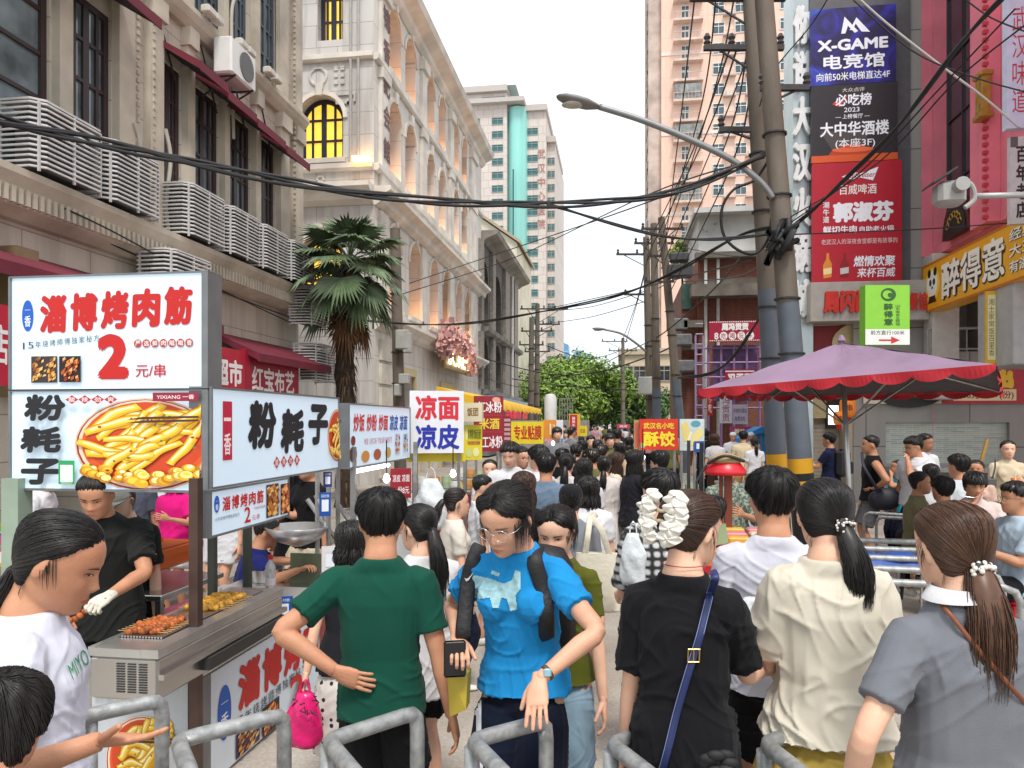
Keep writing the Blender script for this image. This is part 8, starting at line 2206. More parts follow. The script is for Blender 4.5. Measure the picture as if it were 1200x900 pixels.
person('woman in a loose black T-shirt with a white flower claw in her brown hair',812,572,2.40,-14,True,dict(mat=BLK,sleeve=.80,hem=-.19,fit=1.10,sw=1.15,amp=.0045),dict(mat=f('black2',(.02,.02,.022)),kind='pants',fit=1.1),('bun','chestnut',dict(tie=(176,.55))),2,hd=(-28,12,0),Rr=dict(px=(898,782,2.62),hint=(.12,-.1,-1),fw=(.6,.4,.5),palm=(-1,0,0)),L='hang',hand=('relax','hold'),lod=0,w=.84,key='claw')
person('man in a plain white T-shirt and black shorts seen between the two women',905,548,3.05,-4,False,dict(mat=f('white2','#c9c9d4'),sleeve=.68,hem=-.05,fit=1.05),dict(mat=BLK,kind='shorts',len=.42,fit=1.1),('short','black'),1,hd=(6,4,0),lod=0,w=.92,key='wman')
person('woman in a cream puff-sleeved blouse and yellow skirt with a low side ponytail',966,557,2.52,4,True,dict(mat=f('cream','#cfc6ac',amp=.0)if 0 else f('cream','#cdc6b6'),sleeve=.86,hem=-.022,flare=1.06,fit=1.2,puff=.35,sw=1.18,amp=.0055,name='blouse'),dict(mat=f('mustard','#b0974a'),kind='skirt',len=.34,fit=1.15,pleat=.008),('pony','black',dict(L=.26,tie=(152,.40),side_tail=.02,spread=1.1)),2,hd=(-10,8,0),L='low',hand=('hold','relax'),lod=0,w=.9,key='cream')
person('woman in a grey polo shirt with a long brown ponytail',1116,583,2.0,8,True,dict(mat=f('grey','#70737a'),sleeve=.66,hem=-.07,fit=1.08,name='polo_shirt'),dict(mat=NAVY,kind='pants',fit=1.05),('pony','brown',dict(L=.31,tie=(172,.33),spread=1.6,side_tail=-.012)),2,hd=(4,6,0),L=dict(off=(-.09,.02,-.27),hint=(-.7,-.8,0)),lod=0,w=.9,key='polo')
person('woman in a white T-shirt with green letters looking down at the grill',88,597,1.98,-60,True,dict(mat=f('white3','#cdd0de'),sleeve=.8,hem=-.05,fit=1.12,sw=1.1),dict(mat=BLK,kind='pants'),('pony','black',dict(L=.26,tie=(180,.34),spread=1.1)),1,hd=(-6,24,0),Rr=dict(px=(118,868,1.75),hint=(.5,-1,-.5),fw=(.95,.2,.05),palm=(-.3,0,1)),hand=('relax','open'),face='down',lod=0,w=1.0,lips='#b0665c',headscale=1.1,key='nearwhite')
person('dark haired child at the lower corner, only the head in view',8,782,1.52,20,True,dict(mat=NAVY),dict(mat=BLK),('bangs','black'),1,lod=0,hd=(0,14,0),key='corner')
def dots():
 m=bpy.data.materials.new('polka_fabric');m.use_nodes=True;n=m.node_tree;p=n.nodes['Principled BSDF'];p.inputs['Roughness'].default_value=.85
 tc=n.nodes.new('ShaderNodeTexCoord');vo=n.nodes.new('ShaderNodeTexVoronoi');vo.inputs['Scale'].default_value=26;vo.inputs['Randomness'].default_value=.35
 n.links.new(tc.outputs['Object'],vo.inputs['Vector']);mr=n.nodes.new('ShaderNodeMath');mr.operation='LESS_THAN';mr.inputs[1].default_value=.27;n.links.new(vo.outputs['Distance'],mr.inputs[0])
 mx=n.nodes.new('ShaderNodeMixRGB');mx.inputs[1].default_value=(*rgb('#d0cdc8'),1);mx.inputs[2].default_value=(.02,.02,.02,1);n.links.new(mr.outputs[0],mx.inputs[0]);n.links.new(mx.outputs[0],p.inputs['Base Color']);return m
def plaid():
 m=bpy.data.materials.new('plaid_fabric');m.use_nodes=True;n=m.node_tree;p=n.nodes['Principled BSDF'];p.inputs['Roughness'].default_value=.85
 tc=n.nodes.new('ShaderNodeTexCoord');fac=None
 for ax in('X','Z'):
  w_=n.nodes.new('ShaderNodeTexWave');w_.bands_direction=ax;w_.inputs['Scale'].default_value=7;n.links.new(tc.outputs['Object'],w_.inputs['Vector'])
  if fac is None:fac=w_
  else:
   mu=n.nodes.new('ShaderNodeMath');mu.operation='MULTIPLY';n.links.new(fac.outputs['Fac'],mu.inputs[0]);n.links.new(w_.outputs['Fac'],mu.inputs[1])
 rp=n.nodes.new('ShaderNodeValToRGB');rp.color_ramp.elements[0].position=.05;rp.color_ramp.elements[0].color=(.02,.02,.022,1);rp.color_ramp.elements[1].position=.6;rp.color_ramp.elements[1].color=(.55,.55,.55,1)
 n.links.new(mu.outputs[0],rp.inputs[0]);n.links.new(rp.outputs[0],p.inputs['Base Color']);return m
def blotch(name,cols,scale):
 m=bpy.data.materials.new(name);m.use_nodes=True;n=m.node_tree;p=n.nodes['Principled BSDF'];p.inputs['Roughness'].default_value=.85
 tc=n.nodes.new('ShaderNodeTexCoord');vo=n.nodes.new('ShaderNodeTexVoronoi');vo.inputs['Scale'].default_value=scale;n.links.new(tc.outputs['Object'],vo.inputs['Vector'])
 sp_=n.nodes.new('ShaderNodeSeparateColor');n.links.new(vo.outputs['Color'],sp_.inputs[0])
 rp=n.nodes.new('ShaderNodeValToRGB');rp.color_ramp.interpolation='CONSTANT'
 for i,c in enumerate(cols):
  e=rp.color_ramp.elements[i]if i<2 else rp.color_ramp.elements.new(i/len(cols));e.position=i/len(cols);e.color=(*rgb(c),1)
 n.links.new(sp_.outputs[0],rp.inputs[0]);n.links.new(rp.outputs[0],p.inputs['Base Color']);return m
POLKA,PLAID=dots(),plaid()
person('woman in black with a polka dot skirt holding a pink bag',412,608,3.75,25,True,dict(mat=f('black3',(.016,.017,.022)),sleeve=.25,hem=-.06,fit=1.08),dict(mat=POLKA,kind='skirt',len=.33,fit=1.05),('long','black',dict(L=.10)),2,L=dict(px=(358,795,3.55),hint=(-.5,-1,0)),hand=('grip','relax'),lod=1,key='polka')
person('woman in a long white T-shirt and black shorts behind the man in green',490,588,3.5,40,True,dict(mat=f('white4','#cfcdcf'),sleeve=.75,hem=-.10,fit=1.15),dict(mat=BLK,kind='shorts',len=.36),('pony','black',dict(L=.36,tie=(180,.5),spread=1.4)),2,hd=(20,6,0),lod=0,face='open',key='longwhite')
G1=None
def P1(*a,**k):return person(*a,**k)
CAP=f('cap_black',(.012,.012,.015))
def cap_on(info,mat,brim=True,name='cap'):
 Mh=info['Mh'];mb=MB();rows=[]
 for t in(.60,.66,.74,.82,.89,.95,.985,1.0):
  rows.append([Mh@(Vector(head_pts(a,t))*(1.12 if t<.9 else 1.10)+Vector((0,0,.004)))for a in np.linspace(0,2*np.pi,28,endpoint=False)])
 mb.rings(rows)
 if brim:
  n=12;A=[Mh@Vector((.078*math.sin(u),.085*math.cos(u)+.0,.028))for u in np.linspace(-1.25,1.25,n)];B=[Mh@Vector((.075*math.sin(u),.085*math.cos(u)+.075*math.cos(u*.9),.016))for u in np.linspace(-1.25,1.25,n)]
  up=Mh.to_3x3()@Vector((0,0,.004))
  mb.add(A+B+[p+up for p in A]+[p+up for p in B],[(i,i+1,n+i+1,n+i)for i in range(n-1)]+[(2*n+i,3*n+i,3*n+i+1,2*n+i+1)for i in range(n-1)]+[(n+i,n+i+1,3*n+i+1,3*n+i)for i in range(n-1)])
 o=mb.build(name,mat,info['root'],True,world=False);return o
person('woman in a grey T-shirt and pink trousers walking away with a cream tote bag',669,566,5.0,4,True,dict(mat=f('grey2','#7c8086'),sleeve=.7,hem=-.04,fit=1.1),dict(mat=f('pink','#c98f9c'),kind='pants',fit=1.25),('pony','black',dict(L=.26,tie=(180,.30),spread=1.5)),2,step=1.0,shoe='#7d8a55',key='tote')
cap_on(PEOPLE['tote'],CAP)
person('woman in a white T-shirt with loose dark hair, beyond the tote bag woman',690,557,5.8,0,True,dict(mat=WHT,sleeve=.7,fit=1.12),dict(mat=NAVY,kind='shorts',len=.35),('long','black',dict(L=.16)),2)
person('woman with reddish brown long hair in a dark top',613,551,5.6,-20,True,dict(mat=f('darkbrown','#1f1a1a'),sleeve=.6),dict(mat=NAVY),('long','chestnut',dict(L=.18)),2)
person('man in a slate blue T-shirt with short hair seen from behind',640,531,6.9,2,False,dict(mat=f('slate','#66788c'),sleeve=.66,fit=1.08),dict(mat=BLK,kind='shorts',len=.4),('short','black'),1)
person('woman in a pale top with low ponytail beside the slate blue man',664,530,7.9,-8,True,dict(mat=f('white5','#c6c4c6')),dict(mat=NAVY),('pony','black',dict(L=.3,spread=1.3)),2)
person('woman in white with black ribbon strips and long straight hair',684,536,7.4,0,True,dict(mat=f('white6','#c9c6c8'),fit=1.1),dict(mat=NAVY),('long','black',dict(L=.30)),2)
person('woman in a white smock dress with wide sleeves walking away',708,533,8.4,-6,True,dict(mat=f('smock','#cfc6c2'),sleeve=1.15,hem=-.21,fit=1.08,flare=1.35,sw=1.25,puff=0,name='dress',pleat=.006),dict(mat=f('denim','#3d5680',var=.2),kind='shorts',len=.34),('pony','black',dict(L=.28,tie=(180,.3),spread=1.3)),2,key='dress')
person('woman with long brown hair and cream top turned towards the parasol side',722,529,9.0,-80,True,dict(mat=f('cream2','#cfc6b4')),dict(mat=NAVY),('long','chestnut',dict(L=.28)),2,face='open',hd=(10,0,0))
person('woman in a black printed T-shirt looking at a stall, long black hair',744,526,8.2,-62,True,dict(mat=f('black4',(.018,.018,.024)),sleeve=.7,fit=1.1),dict(mat=f('denim2','#2f3f5c'),kind='pants'),('long','black',dict(L=.26)),2,L='fwd',Rr='fwd',face='open',key='blacktee')
person('person in a black and white plaid shirt behind the white flower claw',774,549,3.9,30,True,dict(mat=PLAID,sleeve=.95,fit=1.25,sw=1.3),dict(mat=BLK),('short','black'),2,L='low',Rr='low',lod=1,key='plaid')
person('woman leaning over the red dumpling stall with dark bobbed hair',772,527,8.0,62,True,dict(mat=f('white7','#c4c4c8')),dict(mat=NAVY),('bangs','black'),2,lean=10)
person('tall man in a white T-shirt looking down, nearest the iced jelly board',597,518,7.7,196,False,dict(mat=WHT,fit=1.05),dict(mat=NAVY),('short','black'),2,hd=(-25,18,0),face='down')
person('man in glasses and a grey-blue collared shirt facing the eating side',611,522,8.1,215,False,dict(mat=f('greyblue','#6c7480'),fit=1.05,name='collared_shirt'),dict(mat=NAVY),('crop','black'),0,hd=(10,6,0),face='open',key='glassesman')
person('thick haired person in white beside the man in glasses and collared shirt',632,521,7.4,60,True,dict(mat=f('white8','#c9c8cc')),dict(mat=NAVY),('bangs','black'),2)
person('woman stall keeper in white facing the street behind the jelly stall',574,545,8.0,190,True,dict(mat=WHT),dict(mat=NAVY),('tied','black'),2,H=1.5,face='open')
person('short haired boy in white turned to the eating side',566,555,6.4,-70,False,dict(mat=WHT),dict(mat=BLK,kind='shorts',len=.4),('crop','black'),0,face='open',w=.85,hd=(0,6,0))
person('young woman in white with a high ponytail seen in profile',534,570,5.3,-62,True,dict(mat=f('cream3','#d0c9bd')),dict(mat=NAVY),('pony','dark',dict(L=.16,tie=(180,.62),spread=1.2)),2,face='open',key='profile')
person('man in a navy blue V-neck sitting at the wok stove',315,604,6.0,-55,False,dict(mat=f('royal','#171f5c'),fit=1.05),dict(mat=BLK),('crop','black'),1,seat=True,H=1.68,lean=12,hd=(0,8,0),L=dict(px=(372,660,5.7),hint=(-.5,-.5,-1)),Rr=dict(px=(350,668,5.5),hint=(.6,-.5,-1)),hand=('hold','hold'),face='down',key='wok')
person('girl in a hot pink T-shirt and white shorts behind the grill',205,548,7.2,185,True,dict(mat=f('hotpink','#d21a78'),sleeve=.75,hem=-.03,fit=1.15),dict(mat=f('white9','#c9c9cc'),kind='shorts',len=.36,fit=1.2),('long','black',dict(L=.1)),1,L='fwd',fem_chest=False,face='open',key='pink')
person('man in a dark grey T-shirt and denim shorts behind the lightbox',156,535,7.4,10,False,dict(mat=f('charcoal','#4d5260'),sleeve=.75,hem=-.06,fit=1.2),dict(mat=f('denim3','#5a7090',var=.2),kind='shorts',len=.42,fit=1.15),('crop','black'),1)
person('woman in a white top and black skirt behind the lightbox, next to the pink girl',184,538,7.9,30,True,dict(mat=WHT,hem=-.02),dict(mat=BLK,kind='skirt',len=.2),('long','black',dict(L=.2)),0,Rr='fwd')
person('woman in black with a dark short skirt standing behind the low lightbox',342,527,6.9,150,True,dict(mat=BLK),dict(mat=BLK,kind='skirt',len=.2),('long','black',dict(L=.2)),1,L='fwd')
person('person in a black top and beige shorts under the long lightbox',362,530,6.7,160,True,dict(mat=BLK),dict(mat=f('beige','#b9ad97'),kind='shorts',len=.4,fit=1.3),('short','black'),1,Rr='fwd')
person('person in a long white shirt behind the low lightbox, legs bare',262,532,7.0,170,True,dict(mat=WHT,hem=-.16,fit=1.2),dict(mat=WHT,kind='shorts',len=.3),('short','black'),0)
person('small boy in a colourful patterned shirt at the edge of the picture',14,580,6.8,-50,False,dict(mat=blotch('cartoon_fabric',['#d9d6d9','#5a3a9c','#d9d6d9','#c9a02c','#5cb02c','#d9d6d9','#c9508c','#e0dcdc'],16),fit=1.1),dict(mat=NAVY,kind='shorts',len=.4),('crop','black'),1,w=.9)
person('person in a white T-shirt bending away behind the lightbox, dark trousers',62,560,6.2,-70,False,dict(mat=WHT,fit=1.1),dict(mat=NAVY),('short','black'),1,lean=20,H=1.6)
person('grill cook in a black T-shirt and white glove turning skewers',110,570,3.95,206,False,dict(mat=f('cookblack',(.016,.017,.016)),sleeve=.72,hem=-.1,fit=1.1),dict(mat=BLK),('crop','black'),1,lean=14,H=1.66,hd=(-10,16,0),L=dict(px=(128,698,3.75),hint=(-.9,-.6,-.2),palm=(.3,-.2,-1)),Rr=dict(px=(70,720,3.8),hint=(.8,-1,-.3)),hand=('grip','hold'),face='down',lod=0,key='cook')
person('woman vendor with a white sun visor and red lips behind the grill',137,573,4.45,188,True,dict(mat=f('cookblack',(.016,.017,.016)),sleeve=.75,fit=1.1),dict(mat=BLK),('tied','black'),2,hd=(-6,14,0),face='down',lips='#b3202c',lod=0,H=1.56,lean=8,key='vendor')
cap_on(PEOPLE['vendor'],f('visor_white','#cfcabd'),True,'visor')
person('man in a black tank top with his hand on his hip',1021,509,9.3,82,False,dict(mat=BLK,sleeve=0,hem=-.03,fit=.95,sw=.9,name='tank_top'),dict(mat=f('shorts_grey','#5f5d60'),kind='shorts',len=.44,fit=1.15),('crop','black'),1,L='hip',Rr='hang',ground=.12,sleeveless=True,w=1.12,face='open',key='tank')
person('man in dark blue with a black backpack walking away near the roller shutter',972,507,12.4,55,False,dict(mat=f('darkblue','#171c38'),fit=1.08),dict(mat=BLK),('short','black'),1,ground=.12,L='fwd',lod=1,key='packman')
person('man in glasses and a white T-shirt raising a cigarette to his mouth',1069,511,8.9,118,False,dict(mat=WHT,sleeve=.72,fit=1.12),dict(mat=NAVY),('short','black'),1,ground=.12,L='mouth',hd=(-14,14,0),w=1.1,face='down',key='smoker')
person('crop haired man in white standing behind the smoker',1085,507,10.0,200,False,dict(mat=WHT),dict(mat=NAVY),('crop','black'),3,ground=.12,hd=(20,10,0),face='down')
person('person in a turquoise top with dark trousers beside the smoker',1052,538,9.6,110,True,dict(mat=f('turquoise','#1c8fa8'),sleeve=.6),dict(mat=NAVY),('tied','black'),1,ground=.12,L='mouth',key='teal')
SEAT=dict(seat=True)
def diner(*a,**k):return person(*a,seat=True,ground=.12,**k)
diner('seated woman in an olive beige T-shirt turned to a companion',1077,551,7.5,-108,True,dict(mat=f('olivebeige','#7d7a5a'),sleeve=.7,fit=1.1),dict(mat=NAVY),('tied','black'),1,L='fwd',Rr='fwd',face='open',key='d1')
diner('thick haired seated diner with his back turned, beside the olive beige woman',1105,558,7.2,10,False,dict(mat=f('d_dark','#22252c')),dict(mat=BLK),('short','black'),1,key='d2')
diner('diner with a black cap and ponytail in a white top',1091,542,8.2,5,True,dict(mat=WHT),dict(mat=BLK),('pony','black',dict(L=.2)),2,key='d3')
diner('diner in a pale grey T-shirt with black hair, turned half away',1124,532,8.6,25,False,dict(mat=f('palegrey','#bfc4c8')),dict(mat=BLK),('short','black'),1,H=1.85,key='d4')
diner('diner with dark tied hair hidden behind the eating boy',1144,538,9.0,150,True,dict(mat=f('palepeach','#c9a99a')),dict(mat=BLK),('tied','black'),1,face='open',key='d5')
diner('boy in a pale pink T-shirt eating with a spoon in his mouth',1143,552,7.0,172,False,dict(mat=f('palepink','#cfbdb8'),sleeve=.75,fit=1.1),dict(mat=BLK),('bangs','black'),1,L='fwd',Rr='mouth',face='down',hd=(0,14,0),key='d6')
diner('diner in a light blue T-shirt and glasses at the picture edge',1191,564,5.9,98,False,dict(mat=f('lightblue','#a9bccb'),sleeve=.8,fit=1.15),dict(mat=BLK),('short','black'),1,L='fwd',Rr='fwd',key='d7')
person('woman in a cream blouse and black skirt holding an orange drink, facing the street',1181,515,9.2,168,True,dict(mat=f('cream4','#cfc0a4'),sleeve=1.3,fit=1.05,hem=-.02,name='blouse'),dict(mat=BLK,kind='skirt',len=.3),('tied','black'),2,ground=.12,L='fwd',face='open',key='drink')
person('person in a grey green patterned shirt behind the red heat lamp',855,530,6.6,176,True,dict(mat=blotch('leafy_fabric',['#5d6a5c','#7d877a','#4a564c','#939a8c'],60),sleeve=1.2,fit=1.15),dict(mat=f('dgrey','#4a4a4c')),('tied','black'),1,L='fwd',Rr='low',face='open')
person('child in a red T-shirt bent over the snack counter',836,580,5.2,60,False,dict(mat=f('redtee','#b01e2c')),dict(mat=NAVY),('bangs','black'),1,w=.85)
person('man in a cream T-shirt seen from behind beyond the red heat lamp',871,505,16.5,0,False,dict(mat=f('creamtee','#cfc0a0'),fit=1.1),dict(mat=f('khaki','#9c8f78'),kind='shorts',len=.42),('short','black'),1,lod=1)
person('woman in white with a black ponytail next to the cream T-shirt man',884,512,15.5,10,True,dict(mat=WHT),dict(mat=NAVY,kind='shorts',len=.36),('pony','black',dict(L=.25)),2,lod=1)
person('woman in a white blouse with brown hair before the white cloth banner',838,508,16.5,0,True,dict(mat=f('white5','#c6c4c6')),dict(mat=f('browntr','#4d3a30')),('long','chestnut',dict(L=.12)),2,lod=1)
for px,lb in((859,'cook in a white cap under the magenta strip, nearer the white cloth'),(880,'cook in a white cap under the magenta strip, nearer the blue awning')):
 i_=person(lb,px,506,20,185,False,dict(mat=WHT),dict(mat=NAVY),(None,None),1,lod=2,H=None);cap_on(i_,f('chef_white','#d6d6d8'),False,'chef_hat')
rnd=random.Random(21)
far_cols=[('white','#c9c9cc'),('black','#17171a'),('navy','#1c2238'),('pale blue','#8fa6c0'),('grey','#7d7f84'),('beige','#b8a68a'),('dusty pink','#c08f96'),('olive','#6a6a44')]
protos=[]
for q in range(6):
 i_=person('proto',690,512,20+q,(0,0,170,10,-30,190)[q],q%2==0,dict(mat=f('far_white','#c9c9cc')),dict(mat=f('far_navy','#20242e')),(('pony','black',dict(L=.22)),('short','black'),('short','black'),('long','black',dict(L=.2)),('short','dark'),('bangs','black'))[q],q%3,lod=2,H=1.62+.02*q,face='open' if q in(2,5)else None)
 if q==4:cap_on(i_,f('far_cap','#b9b4a6'))
 protos.append(i_)
spots=[(692,511,15,2),(700,515,12,0),(714,508,13.5,5),(724,504,18,1),(737,512,14,3),(675,520,10.2,0),(683,516,12.5,3),(696,527,9.4,4),(658,526,9.8,1),(705,522,10.6,4),(727,519,11.5,3)]
for q in range(38):
 z=15+42*(q/37)**1.25;X_=rnd.uniform(-1.9,2.0)if z<30 else rnd.uniform(-2.4,2.6)
 spots.append((725+X_*FPX/z,None,z,rnd.randrange(6)))
for q,(px,py,z,k)in enumerate(spots):
 src=protos[k]['root']
 c=copy_tree(src)if q>=6 or q!=k else copy_tree(src)
 p=W(px,495,z);c.location=(p.x,p.y,0);c.rotation_euler=(0,0,src.rotation_euler[2]+rnd.uniform(-.4,.4))
 s_=rnd.uniform(.94,1.06)
 if py is not None:s_=W(px,py,z).z/protos[k]['H']
 c.scale=(s_,s_,s_)
 nm,hx=far_cols[(q*5+k)%8]
 for ch in c.children:
  if ch.name.startswith('shirt'):
   ch.material_slots[0].link='OBJECT';ch.material_slots[0].material=f('far_'+nm.replace(' ','_'),hx)
 tag(c,'%s distant pedestrian in a %s top '%('forward facing' if k in(2,5)else 'pale capped' if k==4 else 'away walking',nm)+('towards the street trees' if z>30 else 'beyond the smock dress'),'person','distant pedestrians far down the street')
for i_ in protos:
 for ch in list(i_['root'].children):bpy.data.objects.remove(ch)
 bpy.data.objects.remove(i_['root'])
for kx,col in(('d1','#22252c'),('d2','#b01e26'),('d3','#b01e26'),('d4','#b01e26'),('d5','#b01e26'),('d6','#b01e26'),('d7','#b01e26')):
 i_=PEOPLE[kx];p=i_['Mw']@i_['Pv']
 stool({'d1':'dark plastic stool under the olive beige diner','d2':'red plastic stool under the diner with his back to the street','d3':'red plastic stool under the diner with the ponytail','d4':'red plastic stool under the pale grey diner','d5':'red plastic stool under the hidden diner','d6':'red plastic stool under the eating boy','d7':'red plastic stool at the picture edge under the light blue diner'}[kx],(p.x,p.y,.12),i_['root'].rotation_euler[2],max(.25,p.z-.12-.085*i_['H']*.8),col)
c1=PEOPLE['d1']['Mw']@PEOPLE['d1']['C'];c6=PEOPLE['d6']['Mw']@PEOPLE['d6']['C'];c7=PEOPLE['d7']['Mw']@PEOPLE['d7']['C']
snack_table('low pale snack table between the olive beige diner and the eating boy',(c1.x+.55,c1.y-.35,.12),.6,.6,.58)
snack_table('pale snack table at the picture edge before the light blue diner',(c7.x-.45,c7.y+.3,.12),.6,.6,.6)
p_=PEOPLE['wok'];p=p_['Mw']@p_['Pv'];stool('grey stool under the man at the wok stove',(p.x,p.y,0),0,max(.2,p.z-.09),'#6a6c70')
#  things people wear, hold and carry
def local(info,v):return info['Mw']@Vector(v)
def glasses(info,mat,r=.0195,sq=2.0):
 Mh=info['Mh'];mb=MB()
 for sg in(-1,1):
  c=Vector((sg*.0315,.102,.001));mb.tube([Mh@(c+Vector((r*math.copysign(abs(math.cos(a))**(2/sq),math.cos(a))*1.12,-.006*abs(math.cos(a))*(1 if sg*math.cos(a)>0 else 0),r*math.copysign(abs(math.sin(a))**(2/sq),math.sin(a)))))for a in np.linspace(0,2*np.pi,24,endpoint=False)],.0014,6,close=True)
  mb.tube([Mh@Vector(p)for p in((sg*.0535,.097,.006),(sg*.073,.07,.006),(sg*.0775,.0,.0),(sg*.0765,-.02,-.006))],.0013,6)
 mb.tube(catmull([Mh@Vector(p)for p in((-.011,.104,.004),(0,.106,.007),(.011,.104,.004))],4),.0014,6)
 mb.build('glasses',mat,info['root'],True,world=False)
SILVER=M('silver_wire',(.6,.6,.62),.25,metal=.9,var=0)
glasses(PEOPLE['blue'],SILVER,.0225)
for k_ in('smoker','d7','glassesman'):glasses(PEOPLE[k_],M('dark_wire',(.03,.03,.03),.3,var=0),.019,2.6)
glasses(PEOPLE['vendor'],SILVER,.021)
def strap(info,pts,w,t,mat,name='strap',as_thing=None,obj='top',off=.006):
 pass
def band(pts,w,t,mat,name,parent=None,nrm=None,world=True):
 P_=catmull(pts,8);mb=MB();rg=[];n0=Vector(nrm)if nrm is not None else None
 for i,p in enumerate(P_):
  tt=(P_[min(i+1,len(P_)-1)]-P_[max(i-1,0)]).normalized();n=n0-tt*n0.dot(tt);n.normalize();s_=tt.cross(n)
  rg.append([p+s_*w+n*0,p+s_*w*.8+n*t,p-s_*w*.8+n*t,p-s_*w,p-s_*w*.8-n*t*.3,p+s_*w*.8-n*t*.3])
 mb.rings(rg);return mb.build(name,mat,parent,True,world=world)
def press(info,key,pix,d,off=.004):
 me=info['objs'][key].data;bv=BVHTree.FromPolygons([v.co.copy()for v in me.vertices],[tuple(p.vertices)for p in me.polygons]);inv=info['Mw'].inverted();out=[]
 last=None
 for px,py in pix:
  a=inv@Vector((0,0,CAMH));b=inv@W(px,py,6);dr=(b-a).normalized();h=bv.ray_cast(a,dr)
  if h[0]is not None:last=(h[0]-a).length;p=h[0]
  else:p=a+dr*(last or d)
  out.append(info['Mw']@(p-dr*off))
 return out
def toward(p):return(Vector((0,0,CAMH))-p).normalized()
I=PEOPLE['claw'];Mh=I['Mh'];c0=I['Mw']@(Mh@Vector((0,-.14,.03)))
t=T('hair_claw','big white fabric flower hair claw on the brown bun','hair clip',c0)
cream_=M('petal_cloth','#dfdad0',.8,var=.12,vs=25,bump=.2,bs=40)
rnd=random.Random(12)
for sg in(-1,1):
 mb=MB();base=Vector((sg*.045,-.135,.030))
 for q in range(5):
  cc=base+Vector((sg*.012*math.sin(q),-.012-.008*(q%2),.052-.030*q))
  n,kk=30,5;V=[]
  ax=Vector((sg*.25,-1,.15-.1*q)).normalized();u=ax.cross(Vector((0,0,1))).normalized();v=ax.cross(u)
  for r_ in range(kk):
   for a in range(n):
    th=6.2832*a/n;rr=.036*(r_+.4)/kk*(1+.12*math.sin(th*3+q));V.append(I['Mw']@(Mh@(cc+(u*math.cos(th)*1.15+v*math.sin(th)*.72)*rr+ax*((.016-.02*(r_/kk)**2)+.009*(r_/kk)*math.sin(th*5+q*2)))))
  mb.add(V,[(r_*n+a,r_*n+(a+1)%n,(r_+1)*n+(a+1)%n,(r_+1)*n+a)for r_ in range(kk-1)for a in range(n)]+[tuple(range(n))])
  V2=[p+(I['Mw'].to_3x3()@(Mh.to_3x3()@ax)).normalized()*-.012 for p in V[(kk-1)*n:]]
  mb.add(V[(kk-1)*n:]+V2,[(a,(a+1)%n,n+(a+1)%n,n+a)for a in range(n)])
 mb.build('ruffle',cream_,t,True)
mb=MB();mb.tube(catmull([I['Mw']@(Mh@Vector(p))for p in((-.04,-.13,.0),(0,-.15,.012),(.04,-.13,.0))],5),.006,8);mb.tube(catmull([I['Mw']@(Mh@Vector(p))for p in((-.04,-.13,.05),(0,-.15,.04),(.04,-.13,.05))],5),.006,8);mb.build('clasp',M('clasp_cream','#b8a988',.4),t,True)
for key,deg,tt_,lb,dark in(('cream',152,.40,'hair tie of small white beads on the black ponytail',1),('polo',172,.33,'hair tie of large white pearls on the brown ponytail',0)):
 I=PEOPLE[key];Mh=I['Mh'];d=Vector(head_pts(math.radians(deg),tt_));c=d*1.26
 t=T('hair_tie',lb,'hair tie',I['Mw']@(Mh@c));mb=MB();ba=MB();rnd=random.Random(4)
 ax=d.copy();ax.z=0;ax.normalize();u=Vector((0,0,1));v=ax.cross(u)
 n_=16
 for q in range(n_+8):
  a=q*6.2832/n_;rr=.024 if q<n_ else.014
  p=c+(v*math.cos(a)*rr*1.25+u*math.sin(a)*rr*.8)+ax*(.006*math.sin(q*2.1)+(.0 if q<n_ else.010));mb.ball(I['Mw']@(Mh@p),.0058*(1.2 if key=='polo' else.85),8,6)
 mb.build('pearls',M('pearl','#d9d4cc',.2,var=0),t,True)
 ba.tube([I['Mw']@(Mh@(c+v*math.cos(a)*.022+u*math.sin(a)*.017))for a in np.linspace(0,6.2832,16,endpoint=False)],.009,8,close=True);ba.build('elastic',BLACK,t,True)
I=PEOPLE['claw'];pts=press(I,'top',[(838,678),(833,692),(830,705),(825,725),(820,745),(813,768),(806,790),(793,835),(782,880),(775,905)],2.3,.009)
t=T('shoulder_bag','dark blue leather shoulder bag with a gold buckled strap on the woman in black','bag',pts[-1])
nv=toward(pts[2]);nav=M('blue_leather','#1f2d5c',.45,var=.12,vs=9,bump=.1)
band([pts[0]+Vector((0,.06,.01))]+pts,.0125,.004,nav,'strap',t,nv)
band([p+nv*.0045+Vector((-.010,0,0))for p in pts],.0008,.0006,M('stitch','#8d97b8',.7),'stitching',t,nv);band([p+nv*.0045+Vector((.010,0,0))for p in pts],.0008,.0006,M('stitch','#8d97b8',.7),'stitching',t,nv)
c=pts[5]+nv*.008;mb=MB();r_=Vector((CT,ST,0));u_=Vector((0.05,0,1)).normalized()
mb.tube([c+r_*x_*.017+u_*y_*.019 for x_,y_ in((-1,-1),(1,-1),(1,1),(-1,1))],.003,6,close=True);mb.tube([c-u_*.02,c+u_*.02],.002,6);mb.build('buckle',M('brass','#b89a58',.3,metal=.8),t)
b=pts[-1]+Vector((.10,-.02,-.10));mb=MB();mb.bbox(b,(.30,.11,.18),.03,TH);mb.build('bag_body',nav,t,True,auto=40)
c=W(842,893,2.05);mb=MB();rnd=random.Random(6)
for q in range(7):mb.ball(c+Vector((.03*math.cos(q*.9),.01*math.sin(q*2),.022*math.sin(q*.9))),(.026,.012,.014),10,7)
tag(mb.build('bag_charm',M('black_fluff',(.01,.01,.011),.7,var=.3),None,True),'shiny black bow charm hanging from the blue shoulder bag','charm')
